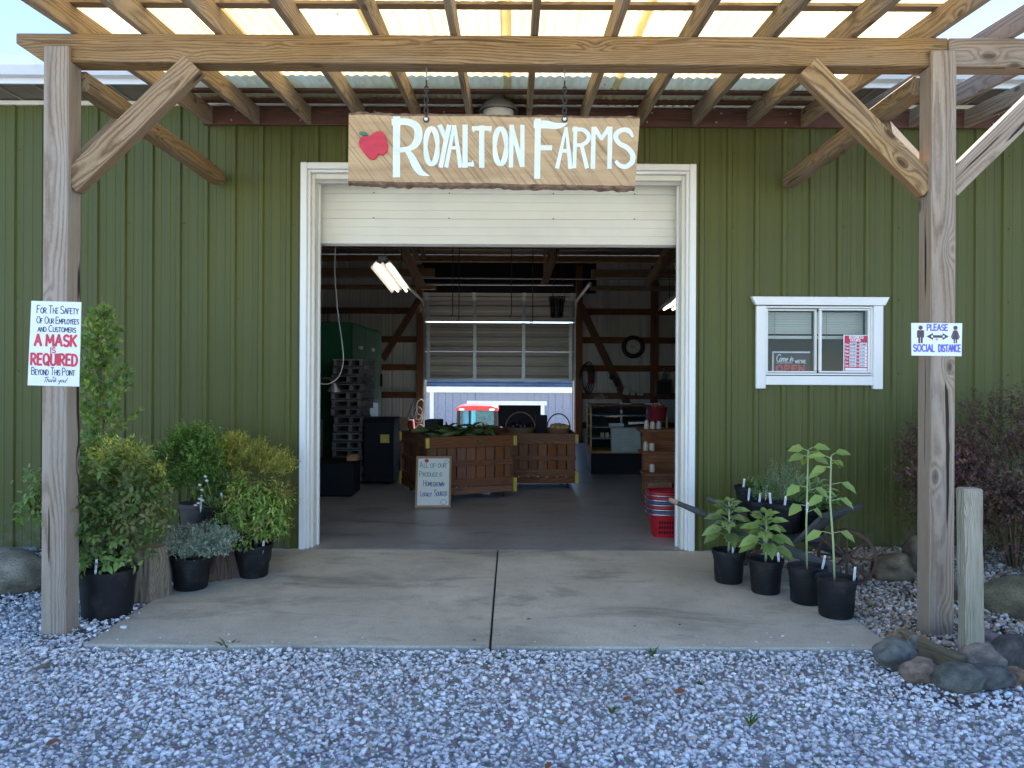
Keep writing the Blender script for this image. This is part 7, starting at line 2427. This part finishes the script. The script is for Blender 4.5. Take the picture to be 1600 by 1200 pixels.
D2 = 32.0
o = thing('rear_barn', 'pale blue-grey sided barn with white trim and shingled roof behind the tractor', 'barn', (0, D2, GZ))
ez = W(780, 613, D2).z
dxa, dxb, dz = W(743, 640, D2).x, W(845, 640, D2).x, W(800, 633, D2).z
for a, b, z0 in ((-9, dxa, GZ - 0.1), (dxb, 9, GZ - 0.1), (dxa, dxb, dz)):
    x = a
    while x < b - 1e-6:
        nx = min(b, x + 0.30)
        MB().span((x + 0.006, D2, z0), (nx - 0.006, D2 + 0.04, ez)).build('siding_board', M['bluesiding'], o)
        x = nx
    MB().span((a, D2 + 0.041, z0), (b, D2 + 0.06, ez)).build('sheathing', M['bluesiding'], o)
MB().span((-9.3, D2 - 0.42, ez + 0.0), (9.3, D2 - 0.38, ez + 0.24)).build('fascia', M['white'], o)
MB().span((-9.3, D2 - 0.379, ez + 0.001), (9.3, D2 + 0.05, ez + 0.02)).build('soffit', M['white'], o)
for i in range(14):
    y0 = D2 - 0.46 + i * 0.34
    z0 = ez + 0.235 + i * 0.34 * 0.42
    MB().add([(-9.4, y0, z0), (9.4, y0, z0), (9.4, y0 + 0.37, z0 + 0.37 * 0.42 - 0.012), (-9.4, y0 + 0.37, z0 + 0.37 * 0.42 - 0.012),
              (-9.4, y0, z0 + 0.025), (9.4, y0, z0 + 0.025), (9.4, y0 + 0.37, z0 + 0.37 * 0.42 + 0.002), (-9.4, y0 + 0.37, z0 + 0.37 * 0.42 + 0.002)],
             [(0, 1, 2, 3), (7, 6, 5, 4), (0, 4, 5, 1), (1, 5, 6, 2), (2, 6, 7, 3), (3, 7, 4, 0)]).build('shingle_course', M['shingle'], o)
MB().span((dxa - 0.35, D2 - 0.05, dz), (dxb + 0.25, D2 - 0.001, dz + 0.17)).build('door_head_trim', M['white'], o)
MB().span((dxb, D2 - 0.045, GZ), (dxb + 0.15, D2 - 0.001, dz - 0.001)).build('door_side_trim', M['white'], o)
MB().span((dxa - 0.15, D2 - 0.045, GZ), (dxa, D2 - 0.001, dz - 0.001)).build('door_side_trim', M['white'], o)
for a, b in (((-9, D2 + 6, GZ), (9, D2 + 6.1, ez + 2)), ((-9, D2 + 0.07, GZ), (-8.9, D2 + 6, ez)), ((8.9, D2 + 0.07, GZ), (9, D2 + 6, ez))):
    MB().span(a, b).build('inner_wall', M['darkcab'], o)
x_ = W(674, 640, D2).x
MB().span((x_ - 0.06, D2 - 0.06, GZ), (x_ + 0.10, D2 - 0.001, ez - 0.001)).build('corner_trim', M['white'], o)
